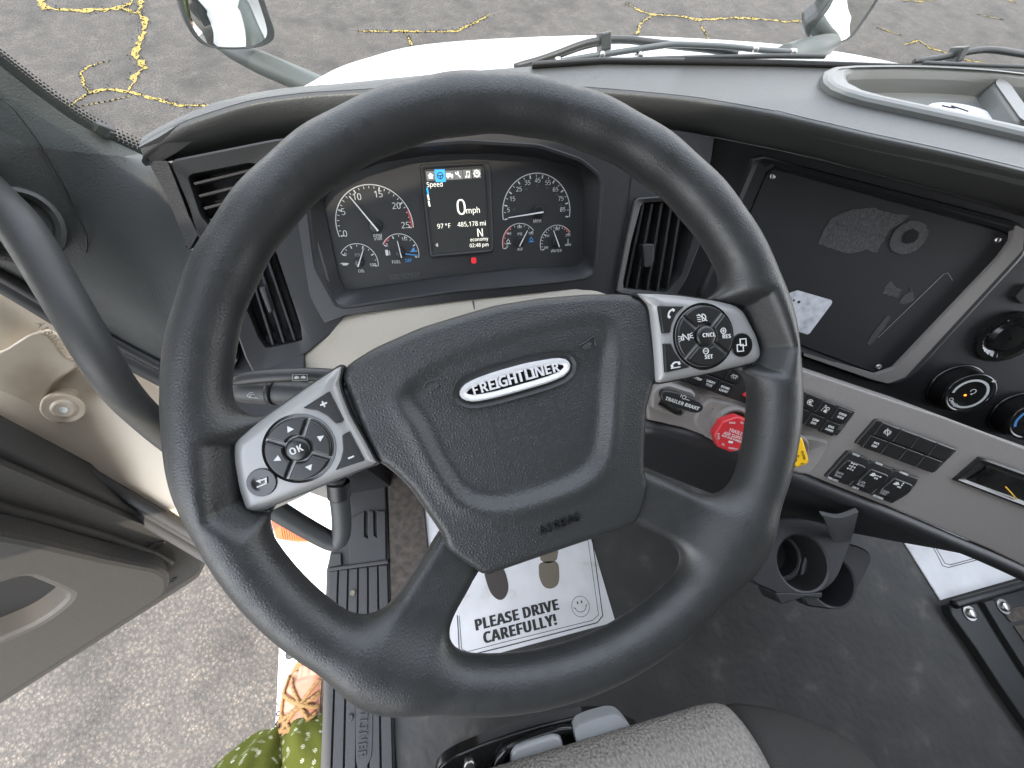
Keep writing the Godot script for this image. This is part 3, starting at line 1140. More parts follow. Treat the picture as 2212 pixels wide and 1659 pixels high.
func vent_slats(v: Node3D, f: Transform3D, ends: Array, thick: float, deep: float, m: Material) -> void:
	for e in ends:
		var a := loc(e[0], f, -0.004)
		var b := loc(e[1], f, -0.004)
		var s := (b - a).orthogonal().normalized() * thick / 2
		var p := PackedVector2Array([a - s, b - s, b + s, a + s])
		part(v, "slat", ext(p, -deep, -0.004, 0.0006), m, f)

func vent(called: String, f: Transform3D, outer: Array, inner: Array, c: Vector2, lip: float) -> Node3D:
	var v := Node3D.new()
	v.name = called
	dash.add_child(v, true)
	v.global_transform = f * here(v3(loc(c, f), 0))
	var cc := loc(c, f)
	var lo := polar(rounded(locs(outer, f), 0.006), cc, 64)
	var li := polar(rounded(locs(inner, f), 0.005), cc, 64)
	part(v, "vent_frame", bands([[lo, -0.004], [lo, lip], [inset(lo, 0.002), lip + 0.001], [li, lip * 0.5], [li, -0.035]]), mats["bezel"], f)
	part(v, "duct", ext(li, -0.045, -0.035, 0.0), mats["black satin"], f)
	return v

func dashboard() -> void:
	clf = frame_px(Vector2(1000, 480), 0.55, Vector3(0.013, 0.687, 0.726), Vector2(931, 555.4), Vector2(1065.5, 546))
	cpf = frame_px(Vector2(2155, 518), 0.615, facing(40, 25), Vector2(1668, 381), Vector2(2155, 518))
	spf = frame_px(Vector2(1877, 905), 0.57, facing(48, 20), Vector2(1877, 905), Vector2(2065, 967))
	var lo := meet(Vector2(700, 560), clf, 0.02)
	lff = frame(lo, Vector3(0.22, 0.66, 0.72), Vector3.RIGHT)
	dash = thing("dashboard", "dark grey soft-top dashboard with beige knee panel wrapping round the steering wheel", "dashboard", here(Vector3(0.5, FL, -0.45)))
	# flat top of the padded deck
	var back := px(V0, [300, 318, 350, 292, 400, 258, 443, 229, 500, 213, 560, 206, 620, 191, 737, 180, 950, 159, 1130, 145, 1300, 134, 1475, 134, 1675, 138])
	var back2 := px(V0, [1675, 138, 1780, 141, 1900, 147, 2050, 153, 2212, 161, 2420, 172, 2700, 190])
	var brow := px(V0, [301, 314, 340, 290, 385, 268, 430, 250, 540, 217, 650, 201, 737, 195, 950, 183, 1130, 182, 1275, 188, 1475, 206, 1575, 221, 1675, 239])
	var brow2 := px(V0, [1675, 239, 1775, 262, 1875, 286, 2042, 322, 2212, 363, 2420, 420, 2700, 500])
	var tf := frame(Vector3(0, TOP, 0), Vector3.UP, Vector3.RIGHT)
	var ra := []
	var rb := []
	for p in back:
		ra.append(at_y(p, TOP))
	for p in brow:
		rb.append(at_y(p, TOP))
	part(dash, "top_pad", slab([curve(ra, 5), curve(rb, 5)], Vector3.UP, 0.02), mats["dash top"])
	var br := brow.duplicate()
	# deck with the storage tray let into it
	var tc := loc(p1(R3, 2080, 640), tf)
	var ring: Array = back2.duplicate()
	br = brow2.duplicate()
	br.reverse()
	ring.append_array(br)
	var n := 128
	var outer := polar(locs(ring, tf), tc, n)
	var t_out := polar(smooth_loop(locs(px(R3, [884, 540, 905, 488, 975, 466, 1150, 458, 1500, 458, 1900, 478, 2212, 512, 2700, 570, 3000, 640, 3100, 740, 3080, 900, 3000, 1050, 2700, 1040, 2212, 920, 1850, 836, 1500, 760, 1250, 706, 1100, 672, 960, 622, 900, 580]), tf)), tc, n)
	var t_in := polar(smooth_loop(locs(px(R3, [1036, 545, 1050, 505, 1110, 488, 1300, 484, 1600, 486, 1900, 502, 2212, 540, 2600, 590, 2900, 660, 2960, 760, 2900, 930, 2700, 975, 2212, 858, 1850, 778, 1500, 702, 1300, 660, 1150, 622, 1070, 588]), tf)), tc, n)
	part(dash, "top_pad", bands([[outer, -0.02], [outer, 0.0], [t_out, 0.0]]), mats["dash top"], tf)
	var tray := part(dash, "storage_tray", bands([[t_out, -0.002], [inset(t_out, -0.0), 0.006], [inset(t_out, 0.004), 0.009], [inset(t_out, 0.010), 0.010], [inset(t_in, -0.006), 0.009], [t_in, 0.005], [inset(t_in, 0.003), -0.004], [inset(t_in, 0.006), -0.022]]), mats["tray plastic"], tf)
	part(tray, "tray_floor", ext(inset(t_in, 0.002), -0.03, -0.0215, 0.0), mats["tray plastic"], tf)
	var rib := locs(px(R3, [1960, 585, 2000, 555, 2060, 600, 2230, 850, 2130, 835]), tf, -0.01)
	part(tray, "divider", ext(rounded(rib, 0.01), -0.022, 0.002, 0.008), mats["tray plastic"], tf)
	# rolled front edge of the pad
	var B: Array = brow.duplicate()
	B.append_array(brow2.slice(1))
	var D := px(V0, [318, 348, 352, 346, 395, 340, 440, 334, 540, 318, 650, 297, 737, 285, 950, 262, 1130, 255, 1275, 262, 1475, 282, 1575, 298, 1675, 318, 1775, 340, 1875, 368, 2042, 412, 2212, 460, 2420, 520, 2700, 600])
	var rows := [[], [], [], [], [], []]
	for i in B.size():
		var top := at_y(B[i], TOP)
		var e := at_y(B[i], TOP - 0.0)
		var z_in := top.z
		var low := at_z(D[i], z_in - 0.012)
		if low.y > TOP - 0.028:
			low.y = TOP - 0.028
		var outw := Vector3(0, 0, 1)
		rows[0].append(top + Vector3(0, 0, -0.012) - Vector3(0, 0.0004, 0))
		rows[1].append(e + Vector3(0, -0.0005, 0))
		rows[2].append(e + Vector3(0, -0.006, 0) + outw * 0.007)
		rows[3].append(e.lerp(low, 0.45) + outw * 0.013)
		rows[4].append(low + outw * 0.004)
		rows[5].append(low + Vector3(0, -0.004, -0.03))
	var w := []
	for r in rows:
		w.append(curve(r, 4))
	part(dash, "brow", slab(spline_rows(rows, 4, 3), Vector3(0, 0.3, 0.95), 0.004), mats["dash top"])
	# black panel round the instruments
	var cc := loc(Vector2(985, 470), clf)
	n = 144
	var pan := polar(locs(px(V0, [655, 330, 760, 270, 1100, 240, 1300, 245, 1376, 255, 1372, 330, 1360, 440, 1342, 540, 1322, 640, 1310, 645, 1285, 630, 1262, 622, 1010, 648, 745, 682, 700, 700, 668, 640, 640, 470]), clf, 0.028), cc, n)
	var bo := polar(rounded(locs(px(ZC, [5, 380, 60, 820, 205, 1085, 260, 1097, 1000, 985, 1700, 922, 1955, 888, 1995, 840, 2045, 250, 2030, 180, 1900, 70, 1600, -30, 1100, -60, 700, -30, 350, 70, 120, 200]), clf, 0.028), 0.008), cc, n)
	var bi := polar(rounded(locs(px(ZC, [105, 340, 215, 870, 265, 985, 330, 975, 1000, 880, 1500, 825, 1880, 815, 1925, 770, 1925, 200, 1890, 120, 1600, 50, 1300, 20, 900, 25, 500, 85, 230, 200]), clf, 0.004), 0.008), cc, n)
	part(dash, "cluster_surround", bands([[pan, -0.02], [pan, 0.027], [inset(pan, 0.001), 0.028], [inset(bo, -0.002), 0.028], [bo, 0.030], [inset(bo, 0.003), 0.029], [bi, 0.004], [inset(bi, 0.002), -0.004]]), mats["bezel"], clf)
	# vent between the instruments and the centre stack
	var vp := clf * here(Vector3(0, 0, 0.029))
	var vc := loc(Vector2(1415, 520), vp)
	var vo := polar(locs(px(V0, [1373, 268, 1475, 284, 1546, 296, 1535, 340, 1515, 450, 1490, 560, 1450, 665, 1318, 648, 1340, 540, 1358, 440, 1370, 330]), vp), vc, 96)
	var vi := polar(locs(px(V0, [1368, 428, 1478, 420, 1530, 470, 1480, 600, 1450, 650, 1326, 632, 1348, 520]), vp), vc, 96)
	part(dash, "vent_fascia", bands([[vo, -0.03], [vo, 0.0], [inset(vi, 0.001), 0.0]]), mats["fascia"], vp)
	var v := vent("air_vent", vp, px(V0, [1368, 428, 1478, 420, 1530, 470, 1480, 600, 1450, 650, 1326, 632, 1348, 520]), px(V0, [1384, 438, 1465, 432, 1508, 475, 1470, 595, 1438, 632, 1342, 622, 1362, 520]), Vector2(1415, 530), 0.004)
	var vf := vp
	vent_slats(v, vf, [[Vector2(1390, 440), Vector2(1352, 624)], [Vector2(1409, 440), Vector2(1374, 626)], [Vector2(1430, 438), Vector2(1398, 628)], [Vector2(1452, 436), Vector2(1420, 630)], [Vector2(1472, 440), Vector2(1442, 628)]], 0.0035, 0.022, mats["black plastic"])
	part(v, "vent_tab", ext(rounded(locs(px(V0, [1386, 528, 1410, 526, 1412, 560, 1404, 576, 1390, 578]), vf), 0.003), -0.012, 0.004, 0.002), mats["bezel"], vf)
	# panel beside the pillar with two vents
	var left_panel := locs(px(V0, [318, 344, 365, 340, 620, 300, 700, 290, 705, 560, 722, 650, 748, 690, 664, 760, 642, 768, 552, 806, 500, 812, 440, 640, 385, 480]), lff)
	part(dash, "side_fascia", ext(left_panel, -0.08, -0.037, 0.003), mats["fascia"], lff)
	part(dash, "end_cap", ext(rounded(locs(px(R1, [965, 1045, 1090, 1045, 1130, 1140, 1230, 1400, 1290, 1520, 1230, 1620, 1160, 1450, 1080, 1250]), lff), 0.002), -0.06, 0.004, 0.004), mats["dash brow"], lff)
	v = vent("air_vent", lff, px(R1, [1108, 1042, 1790, 905, 2100, 880, 1960, 1400, 1640, 1560, 1400, 1640, 1300, 1560, 1230, 1330]), px(R1, [1218, 1150, 1240, 1128, 1640, 1050, 1780, 1120, 1640, 1360, 1540, 1430, 1370, 1480, 1300, 1400]), p1(R1, 1480, 1260), 0.004)
	vent_slats(v, lff, [[p1(R1, 1255, 1192), p1(R1, 1740, 1075)], [p1(R1, 1288, 1272), p1(R1, 1720, 1165)], [p1(R1, 1322, 1352), p1(R1, 1680, 1258)], [p1(R1, 1360, 1430), p1(R1, 1620, 1355)]], 0.003, 0.02, mats["bezel"])
	v = vent("air_vent", lff, px(R4, [1290, -160, 1400, -120, 1640, -230, 1990, -330, 2090, 0, 2180, 330, 2240, 420, 1990, 630, 1650, 770, 1590, 650, 1480, 330]), px(R4, [1500, -60, 1640, -110, 1780, -60, 1960, 480, 1970, 545, 1720, 600, 1690, 570, 1560, 250]), p1(R4, 1720, 120), 0.003)
	vent_slats(v, lff, [[p1(R4, 1710, -40), p1(R4, 1912, 550)], [p1(R4, 1640, -60), p1(R4, 1840, 565)], [p1(R4, 1570, -60), p1(R4, 1770, 580)]], 0.003, 0.02, mats["bezel"])
	part(v, "vent_tab", ext(rounded(locs(px(R4, [1680, 205, 1715, 195, 1730, 260, 1765, 360, 1745, 372, 1705, 270]), lff), 0.002), -0.012, 0.004, 0.002), mats["handle"], lff)
	# thin bar and gap by the door end of the panel
	part(dash, "side_bracket", ext(locs(px(R4, [1490, 430, 1515, 425, 1510, 640, 1538, 680, 1500, 745, 1488, 740, 1520, 680, 1495, 640]), lff), -0.05, -0.002, 0.001), mats["handle"], lff)
	# beige knee panel that runs under the instruments
	var top_row := px(V0, [470, 835, 552, 806, 642, 768, 700, 735, 752, 694, 880, 668, 1022, 650, 1150, 636, 1262, 622, 1330, 640, 1470, 700])
	var K := [[], [], [], []]
	for i in top_row.size():
		var p: Vector2 = top_row[i]
		var f2 := lff if p.x < 700 else clf
		var a := meet(p, f2, -0.004 if p.x < 700 else 0.026)
		K[0].append(a + Vector3(0, -0.012, -0.02))
		K[1].append(a)
		K[2].append(a + Vector3(0, -0.035, 0.085))
		K[3].append(a + Vector3(0, -0.15, 0.15))
	var krow := spline_rows(K, 5, 5)
	var knee := part(dash, "knee_panel", slab(krow, Vector3(0, 0.8, 0.6), 0.006), mats["beige trim"])
	var seam := []
	for r in K.slice(1):
		seam.append((r[6] as Vector3) + Vector3(0, 0.0006, 0.0004))
	part(knee, "panel_seam", tube(curve(seam, 6), [0.0012], 6), mats["black satin"])
	# lower dark body of the dashboard beneath the knee panel and switches
	part(dash, "lower_body", box_mesh(Vector3(-0.15, 1.40, -0.60), Vector3(0.30, 1.66, -0.28)), mats["lower trim"])
	center_stack()
	switch_panel()

func center_stack() -> void:
	var face := locs(px(V0, [1525, 292, 1575, 302, 1675, 322, 1775, 345, 1875, 373, 2042, 417, 2212, 466, 2420, 526, 2420, 1090, 2212, 1010, 2041, 945, 1908, 900, 1735, 850, 1560, 790, 1470, 700, 1440, 560, 1490, 420]), cpf)
	part(dash, "centre_fascia", ext(face, -0.06, 0.0, 0.002), mats["fascia"], cpf)
	var seam := locs(px(V0, [1541, 285, 1545, 285, 1523, 420, 1478, 556, 1474, 556, 1519, 420]), cpf)
	part(dash, "fascia_gap", ext(seam, 0.0, 0.0006, 0.0), mats["silver"], cpf)
	# blanking plate in a raised frame, held by screws
	var pc := loc(Vector2(1840, 590), cpf)
	var n := 112
	var fo := polar(rounded(locs(px(V0, [1625, 330, 2196, 478, 2216, 500, 2210, 545, 1962, 815, 1922, 834, 1885, 826, 1735, 772, 1540, 695, 1500, 640]), cpf), 0.012), pc, n)
	var fi := polar(rounded(locs(px(V0, [1658, 358, 2172, 500, 2186, 515, 2160, 548, 1925, 792, 1890, 808, 1735, 750, 1560, 672, 1545, 630]), cpf), 0.012), pc, n)
	part(dash, "plate_frame", bands([[fo, 0.0005], [inset(fo, 0.004), 0.010], [inset(fo, 0.010), 0.013], [inset(fi, -0.004), 0.012], [fi, 0.004]]), mats["bezel"], cpf)
	part(dash, "lit_frame_rail", ext(rounded(locs(px(V0, [2192, 486, 2212, 495, 2208, 540, 1955, 814, 1918, 828, 1880, 818, 1735, 768, 1735, 762, 1893, 809, 1932, 796, 2162, 556, 2188, 520]), cpf, 0.014), 0.003), 0.006, 0.0150, 0.0045), mats["grey trim"], cpf)  # lit side of the frame, its brightness put in as paler grey
	var plate := part(dash, "blanking_plate", ext(inset(fi, 0.002), 0.0, 0.0045, 0.0012), mats["fascia"], cpf)
	for p in [Vector2(1668, 381), Vector2(2155, 518), Vector2(1897, 792), Vector2(1570, 650)]:
		var o := loc(p, cpf, 0.0045)
		var s := part(plate, "screw", lathe([Vector2(0.0052, 0), Vector2(0.0052, 0.0012), Vector2(0.004, 0.0028), Vector2(0.0028, 0.003), Vector2(0.0028, 0.003), Vector2(0.0022, 0.0012), Vector2(0, 0.0012)], 18), mats["steel"], cpf * here(v3(o, 0.0045)))
	# clouded patches of old tape glue
	for q in [[R3, [870, 1580, 915, 1480, 960, 1420, 1020, 1385, 1110, 1360, 1250, 1345, 1330, 1380, 1470, 1395, 1400, 1455, 1350, 1480, 1300, 1560, 1260, 1635, 1180, 1620, 1100, 1640, 1020, 1632, 950, 1605]], [R6, [1295, 240, 1320, 180, 1350, 160, 1375, 200, 1420, 220, 1395, 270, 1340, 255]], [R6, [1400, 300, 1440, 250, 1475, 230, 1465, 190, 1490, 240, 1500, 290, 1430, 310]], [R6, [1190, 560, 1250, 470, 1330, 380, 1345, 400, 1280, 500, 1215, 580]]]:
		var pl := jag(locs(px(q[0], q[1]), cpf, 0.0045), 0.0022)
		part(plate, "glue_residue", ext(pl, 0.0045, 0.0050, 0.0), mats["tape residue"], cpf)
	var rc := loc(p1(R3, 1462, 1540), cpf, 0.0045)
	var ro := jag(circle(rc, 0.026, 40), 0.0022)
	part(plate, "glue_residue", ext(ro, 0.0045, 0.0056, 0.0002), mats["tape residue"], cpf)
	part(plate, "glue_residue", ext(jag(circle(rc + Vector2(0.001, 0.002), 0.011, 24), 0.0014), 0.0045, 0.0062, 0.0), mats["black plastic"], cpf)
	var sc := PackedVector3Array()
	for p in [p1(R6, 1265, 530), p1(R6, 1420, 380), p1(R6, 1690, 118), p1(R6, 1720, 110), p1(R6, 1748, 158)]:
		sc.append(meet(p, cpf, 0.0049))
	part(plate, "scratch", tube(sc, [0.0005], 5), mats["dim print"])
	# heater dials
	var kf := frame(meet(Vector2(2050, 820), cpf, 0.002), cpf.basis.z, cpf.basis.x)
	dial(kf, Vector2(2062, 836), 0.040, "white print", true)
	dial(kf, Vector2(2196, 893), 0.040, "blue print", false)
	# collar of a dial that is missing
	var mc := loc(p1(R6, 2090, 525), kf)
	part(dash, "dial_collar", bands([[jag(circle(mc, 0.046, 48), 0.001), 0.0], [jag(circle(mc, 0.044, 48), 0.001), 0.005], [jag(circle(mc, 0.036, 48), 0.002), 0.006], [circle(mc, 0.026, 144), 0.002], [circle(mc, 0.022, 144), 0.008], [circle(mc, 0.002, 144), 0.009]]), mats["black gloss"], kf)
	part(dash, "fascia_button", ext(rounded(locs(px(R6, [2140, 262, 2212, 180, 2300, 200, 2300, 300, 2180, 310]), kf), 0.003), -0.01, 0.004, 0.001), mats["black plastic"], kf)

func jag(p: PackedVector2Array, amount: float) -> PackedVector2Array:
	var out := PackedVector2Array()
	for i in p.size():
		var a := p[i]
		var b := p[(i + 1) % p.size()]
		for k in 3:
			out.append(a.lerp(b, k / 3.0) + Vector2(rng.randf_range(-1, 1), rng.randf_range(-1, 1)) * amount * 0.5)
	return out

func dial(kf: Transform3D, p: Vector2, r: float, arc_mat: String, first: bool) -> void:
	var o := loc(p, kf)
	var f := kf * here(v3(o, 0.0))
	var d := thing("heater_dial", "black heater dial with a %s on its face" % ("white ring and small amber lamp" if first else "blue ring"), "dial", f)
	part(d, "collar", lathe([Vector2(r * 1.14, 0), Vector2(r * 1.14, 0.003), Vector2(r * 1.08, 0.004)], 40), mats["black gloss"], f)
	part(d, "grip", lathe([Vector2(r * 1.04, 0.002), Vector2(r, 0.026), Vector2(r * 0.985, 0.030), Vector2(r * 0.94, 0.0318), Vector2(r * 0.86, 0.0318), Vector2(r * 0.82, 0.030), Vector2(r * 0.8, 0.0295), Vector2(0, 0.0295)], 48), mats["black gloss"], f)
	var b := MB.new()
	var a0 := -2.35 if first else 3.9
	var a1 := 3.35 if first else 1.5
	ring_arc(b, Vector2.ZERO, r * 0.62, r * 0.72, a0, a1, 0.0296, 0.0300)
	part(d, "ring_mark", b.done(), mats[arc_mat], f)
	part(d, "pointer_dot", ext(rect(Vector2(0.1, 0.95).rotated(-0.35) * r * 0.95, 0.005, 0.004), 0.03, 0.0325, 0.0004), mats["white print"], f)
	if first:
		b = MB.new()
		ring_arc(b, Vector2(0.002, 0.006), 0.0035, 0.0048, -1.4, 1.9 + PI / 2, 0.0296, 0.0300)
		add_ext(b, PackedVector2Array([Vector2(0.000, 0.0005), Vector2(0.004, 0.003), Vector2(0.004, -0.001)]), 0.0296, 0.03, 0.0)
		part(d, "airflow_icon", b.done(), mats["white print"], f)
		part(d, "lamp", ext(circle(Vector2(-0.005, -0.004), 0.0020, 12), 0.0294, 0.0302, 0.0), mats["amber led"], f)
		b = MB.new()
		ring_arc(b, Vector2(-0.020, -0.018), 0.0022, 0.0034, 0.0, TAU, 0.0296, 0.0300)
		add_ext(b, rect(Vector2(-0.006, -0.026), 0.007, 0.0025, 0.8), 0.0296, 0.03, 0.0)
		add_ext(b, rect(Vector2(-0.006, -0.026), 0.007, 0.0025, -0.8), 0.0297, 0.0301, 0.0)
		part(d, "fan_icon", b.done(), mats["white print"], f)
	else:
		part(d, "lamp", ext(circle(Vector2(0.004, 0.0), 0.002, 12), 0.0294, 0.0302, 0.0), mats["blue led"], f)

func ring_arc(b: MB, c: Vector2, r0: float, r1: float, a0: float, a1: float, z0: float, z1: float, steps := 0) -> void:
	var n := steps if steps > 0 else maxi(8, int(absf(a1 - a0) * 9))
	var whole := absf(absf(a1 - a0) - TAU) < 0.001
	for i in n:
		var s := lerpf(a0, a1, float(i) / n)
		var e := lerpf(a0, a1, float(i + 1) / n)
		var p := [c + Vector2.from_angle(s) * r0, c + Vector2.from_angle(s) * r1, c + Vector2.from_angle(e) * r1, c + Vector2.from_angle(e) * r0]
		if a1 < a0:
			p = [p[3], p[2], p[1], p[0]]
		b.quad(v3(p[0], z1), v3(p[1], z1), v3(p[2], z1), v3(p[3], z1))
		b.quad(v3(p[1], z0), v3(p[2], z0), v3(p[2], z1), v3(p[1], z1))
		b.quad(v3(p[3], z0), v3(p[0], z0), v3(p[0], z1), v3(p[3], z1))

func switch_panel() -> void:
	var out := locs(px(V0, [1380, 742, 1480, 716, 1600, 752, 1735, 799, 1908, 857, 2041, 901, 2260, 984, 2420, 1040, 2420, 1320, 2260, 1248, 2141, 1189, 1948, 1107, 1721, 1017, 1640, 986, 1475, 925, 1400, 908, 1390, 830]), spf)
	part(dash, "switch_fascia", ext(out, -0.09, 0.0, 0.004), mats["grey trim"], spf)
	# rolled dark edge below it
	var e := PackedVector3Array()
	for p in px(V0, [1385, 920, 1475, 940, 1560, 968, 1640, 1000, 1721, 1033, 1840, 1080, 1948, 1124, 2060, 1172, 2141, 1206, 2260, 1262, 2420, 1340]):
		e.append(meet(p, spf, -0.006))
	part(dash, "edge_roll", tube(curve(Array(e), 3), [0.0125], 14), mats["lower trim"])
	var rows := [[], [], []]
	for q in curve(Array(e), 3):
		var drop := 1.0 - 0.92 * smoothstep(0.70, 0.88, q.x)
		rows[0].append(q + Vector3(0, -0.008, -0.004))
		rows[1].append(q + Vector3(0, -0.15 * drop, -0.006))
		rows[2].append(q + Vector3(0, -0.29 * drop, -0.03))
	part(dash, "knee_bolster", slab(rows, Vector3(-0.2, 0.1, 0.97), 0.01), mats["lower trim"])
	# storage pocket at the far end
	var pk := polar(locs(px(ZS, [1495, 1045, 1760, 815, 2400, 1045, 2400, 1390]), spf), loc(p1(ZS, 1980, 1060), spf), 64)
	var pi := polar(locs(px(ZS, [1612, 1048, 1800, 880, 2400, 1090, 2400, 1335]), spf), loc(p1(ZS, 1980, 1060), spf), 64)
	part(dash, "pocket_frame", bands([[pk, 0.0], [pk, 0.004], [inset(pk, 0.003), 0.005], [pi, 0.002], [inset(pi, 0.001), 0.0012], [inset(pi, 0.03), 0.0012]]), mats["black plastic"], spf)
	var straw := PackedVector3Array([meet(p1(ZS, 2030, 1120), spf, 0.004), meet(p1(ZS, 2085, 1180), spf, 0.006), meet(p1(ZS, 2140, 1245), spf, 0.004)])
	var st := thing("straw_blade", "thin yellow blade of straw lying in the black dash pocket", "straw", here(straw[1]))
	part(st, "blade", tube(straw, [0.0009], 6), mats["yellow knob"])
	# scooped seats for the two brake valves
	for q in [[[500, 1260, 600, 1085, 700, 1080, 950, 1170, 960, 1330, 860, 1480, 690, 1440]], [[1440, 1400, 1610, 1430, 1640, 1480, 1540, 1640, 1440, 1700, 1200, 1600, 1250, 1400]]]:
		var lp := smooth_loop(locs(px(ZR, q[0]), spf))
		var c := Vector2.ZERO
		for k in lp:
			c += k
		c /= lp.size()
		var pl := polar(lp, c, 48)
		part(dash, "valve_recess", bands([[inset(pl, -0.004), 0.0003], [pl, 0.0045], [inset(pl, 0.006), 0.0035], [inset(pl, 0.018), 0.0008], [inset(pl, 0.022), 0.0005]]), mats["grey trim"], spf)
	# long bank of push buttons
	var bank_u := axis(p1(ZR, 727, 955), p1(ZR, 1655, 1300))
	bank("long switch bank below the centre stack", [ZR, [330, 880, 470, 600, 1900, 1160, 1735, 1378]], 0.0)
	hsa_bank()
	rockers()

func axis(a: Vector2, b: Vector2) -> Vector2:
	return (loc(b, spf) - loc(a, spf)).normalized()

func key(p: Node3D, c: Vector2, u: Vector2, w: float, h: float, z: float, lines: Array, col: String = "white print") -> Node3D:
	var f := spf * Transform3D(Basis(Vector3(0, 0, 1), u.angle()), v3(c, z))
	var k := part(p, "push_button", ext(rounded(rect(Vector2.ZERO, w, h), 0.001), 0.0, 0.004, 0.0012), mats["black plastic"], f)
	for i in lines.size():
		write(k, lines[i], f, Vector2(0, ((lines.size() - 1) / 2.0 - i) * 0.0052), 0.0034, mats[col], 0.0, bold, 0.0041, 0.0004)
	return k

func bank(_what: String, outline: Array, _z: float) -> void:
	var o := locs(px(outline[0], outline[1]), spf)
	var mid := loc(p1(ZR, 1300, 1100), spf)
	var t := thing("switch_bank", "long black push-button bank behind the wheel rim with a red hazard triangle", "switches", spf * here(v3(mid, 0)))
	part(t, "housing", ext(rounded(o, 0.003), -0.01, 0.005, 0.002), mats["black satin"], spf)
	var u := axis(p1(ZR, 727, 955), p1(ZR, 1655, 1300))
	var low := {600: ["LIGHT", "TEST"], 727: ["DOME", "LIGHT"], 1518: ["LDW", "OFF"], 1655: ["ENG", "SHDN"]}
	var a := loc(p1(ZR, 600, 905), spf)
	var d := loc(p1(ZR, 727, 955), spf) - a
	var pitch := d.length()
	var up := loc(p1(ZR, 1755, 1190), spf) - loc(p1(ZR, 1655, 1300), spf)
	var h := up.length() * 0.86
	var e := loc(p1(ZR, 1655, 1300), spf)
	var g := e - loc(p1(ZR, 1518, 1240), spf)
	var spots := [[a - d, ["PRE-TRIP"]], [a, ["LIGHT", "TEST"]], [a + d, ["DOME", "LIGHT"]], [e - g * 2, []], [e - g, ["LDW", "OFF"]], [e, ["ENG", "SHDN"]]]
	for s in spots:
		key(t, s[0], u, pitch * 0.94, h, 0.004, s[1] if s[1].size() else [])
	var n := 0
	for s in spots:
		var c: Vector2 = s[0] + up
		var k := key(t, c, u, pitch * 0.94, h, 0.004, ["OVER", "RIDE"] if n == 5 else [])
		var f := spf * Transform3D(Basis(Vector3(0, 0, 1), u.angle()), v3(c, 0.0081))
		var b := MB.new()
		if n == 2:
			ring_arc(b, Vector2(0, 0.001), 0.0028, 0.0035, PI, TAU, 0, 0.0003)
			add_ext(b, rect(Vector2(0, 0.001), 0.009, 0.0007), 0, 0.0003, 0)
			for i in 5:
				add_ext(b, rect(Vector2.from_angle(-0.5 - i * 0.54) * 0.0052 + Vector2(0, 0.001), 0.0018, 0.0006, -0.5 - i * 0.54), 0, 0.0003, 0)
		elif n == 3:
			ring_arc(b, Vector2.ZERO, 0.0034, 0.0041, 0.3, TAU - 0.4, 0, 0.0003)
			for i in 4:
				add_ext(b, rect(Vector2.ZERO, 0.005, 0.0008, i * PI / 4), i * 0.00003, 0.0003 + i * 0.00002, 0)
			add_ext(b, rect(Vector2(0.004, -0.004), 0.006, 0.0008), 0, 0.0003, 0)
		elif n == 4:
			add_ext(b, rect(Vector2(0, 0), 0.0125, 0.0008, -0.95), 0.0001, 0.0004, 0)
			for i in 4:
				add_ext(b, rect(Vector2(-0.0035 - i * 0.0004, 0.004 - i * 0.0026), 0.0007, 0.0016), 0, 0.0003, 0)
			ring_arc(b, Vector2(0.0022, 0.0012), 0.0018, 0.0026, 0, TAU, 0, 0.0003)
			add_ext(b, rect(Vector2(0.001, -0.0035), 0.0045, 0.0035, -0.2), 0, 0.0003, 0)
		if b.v.size():
			part(k, "icon", b.done(), mats["white print"], f)
		n += 1
	# hazard triangle
	var hz := locs(px(ZR, [885, 1008, 960, 960, 1010, 950, 1080, 1100, 960, 1050]), spf)
	var tri := part(t, "hazard_button", ext(rounded(hz, 0.002), 0.003, 0.010, 0.002), mats["red knob"], spf)
	part(tri, "hazard_mark", ext(locs(px(ZR, [940, 1020, 975, 985, 985, 1040]), spf), 0.0098, 0.0104, 0.0), mats["white print"], spf)
	part(t, "clip", ext(locs(px(ZR, [1745, 1330, 1770, 1285, 1815, 1270, 1790, 1330]), spf, 0.005), 0.0045, 0.0062, 0.0004), mats["handle"], spf)

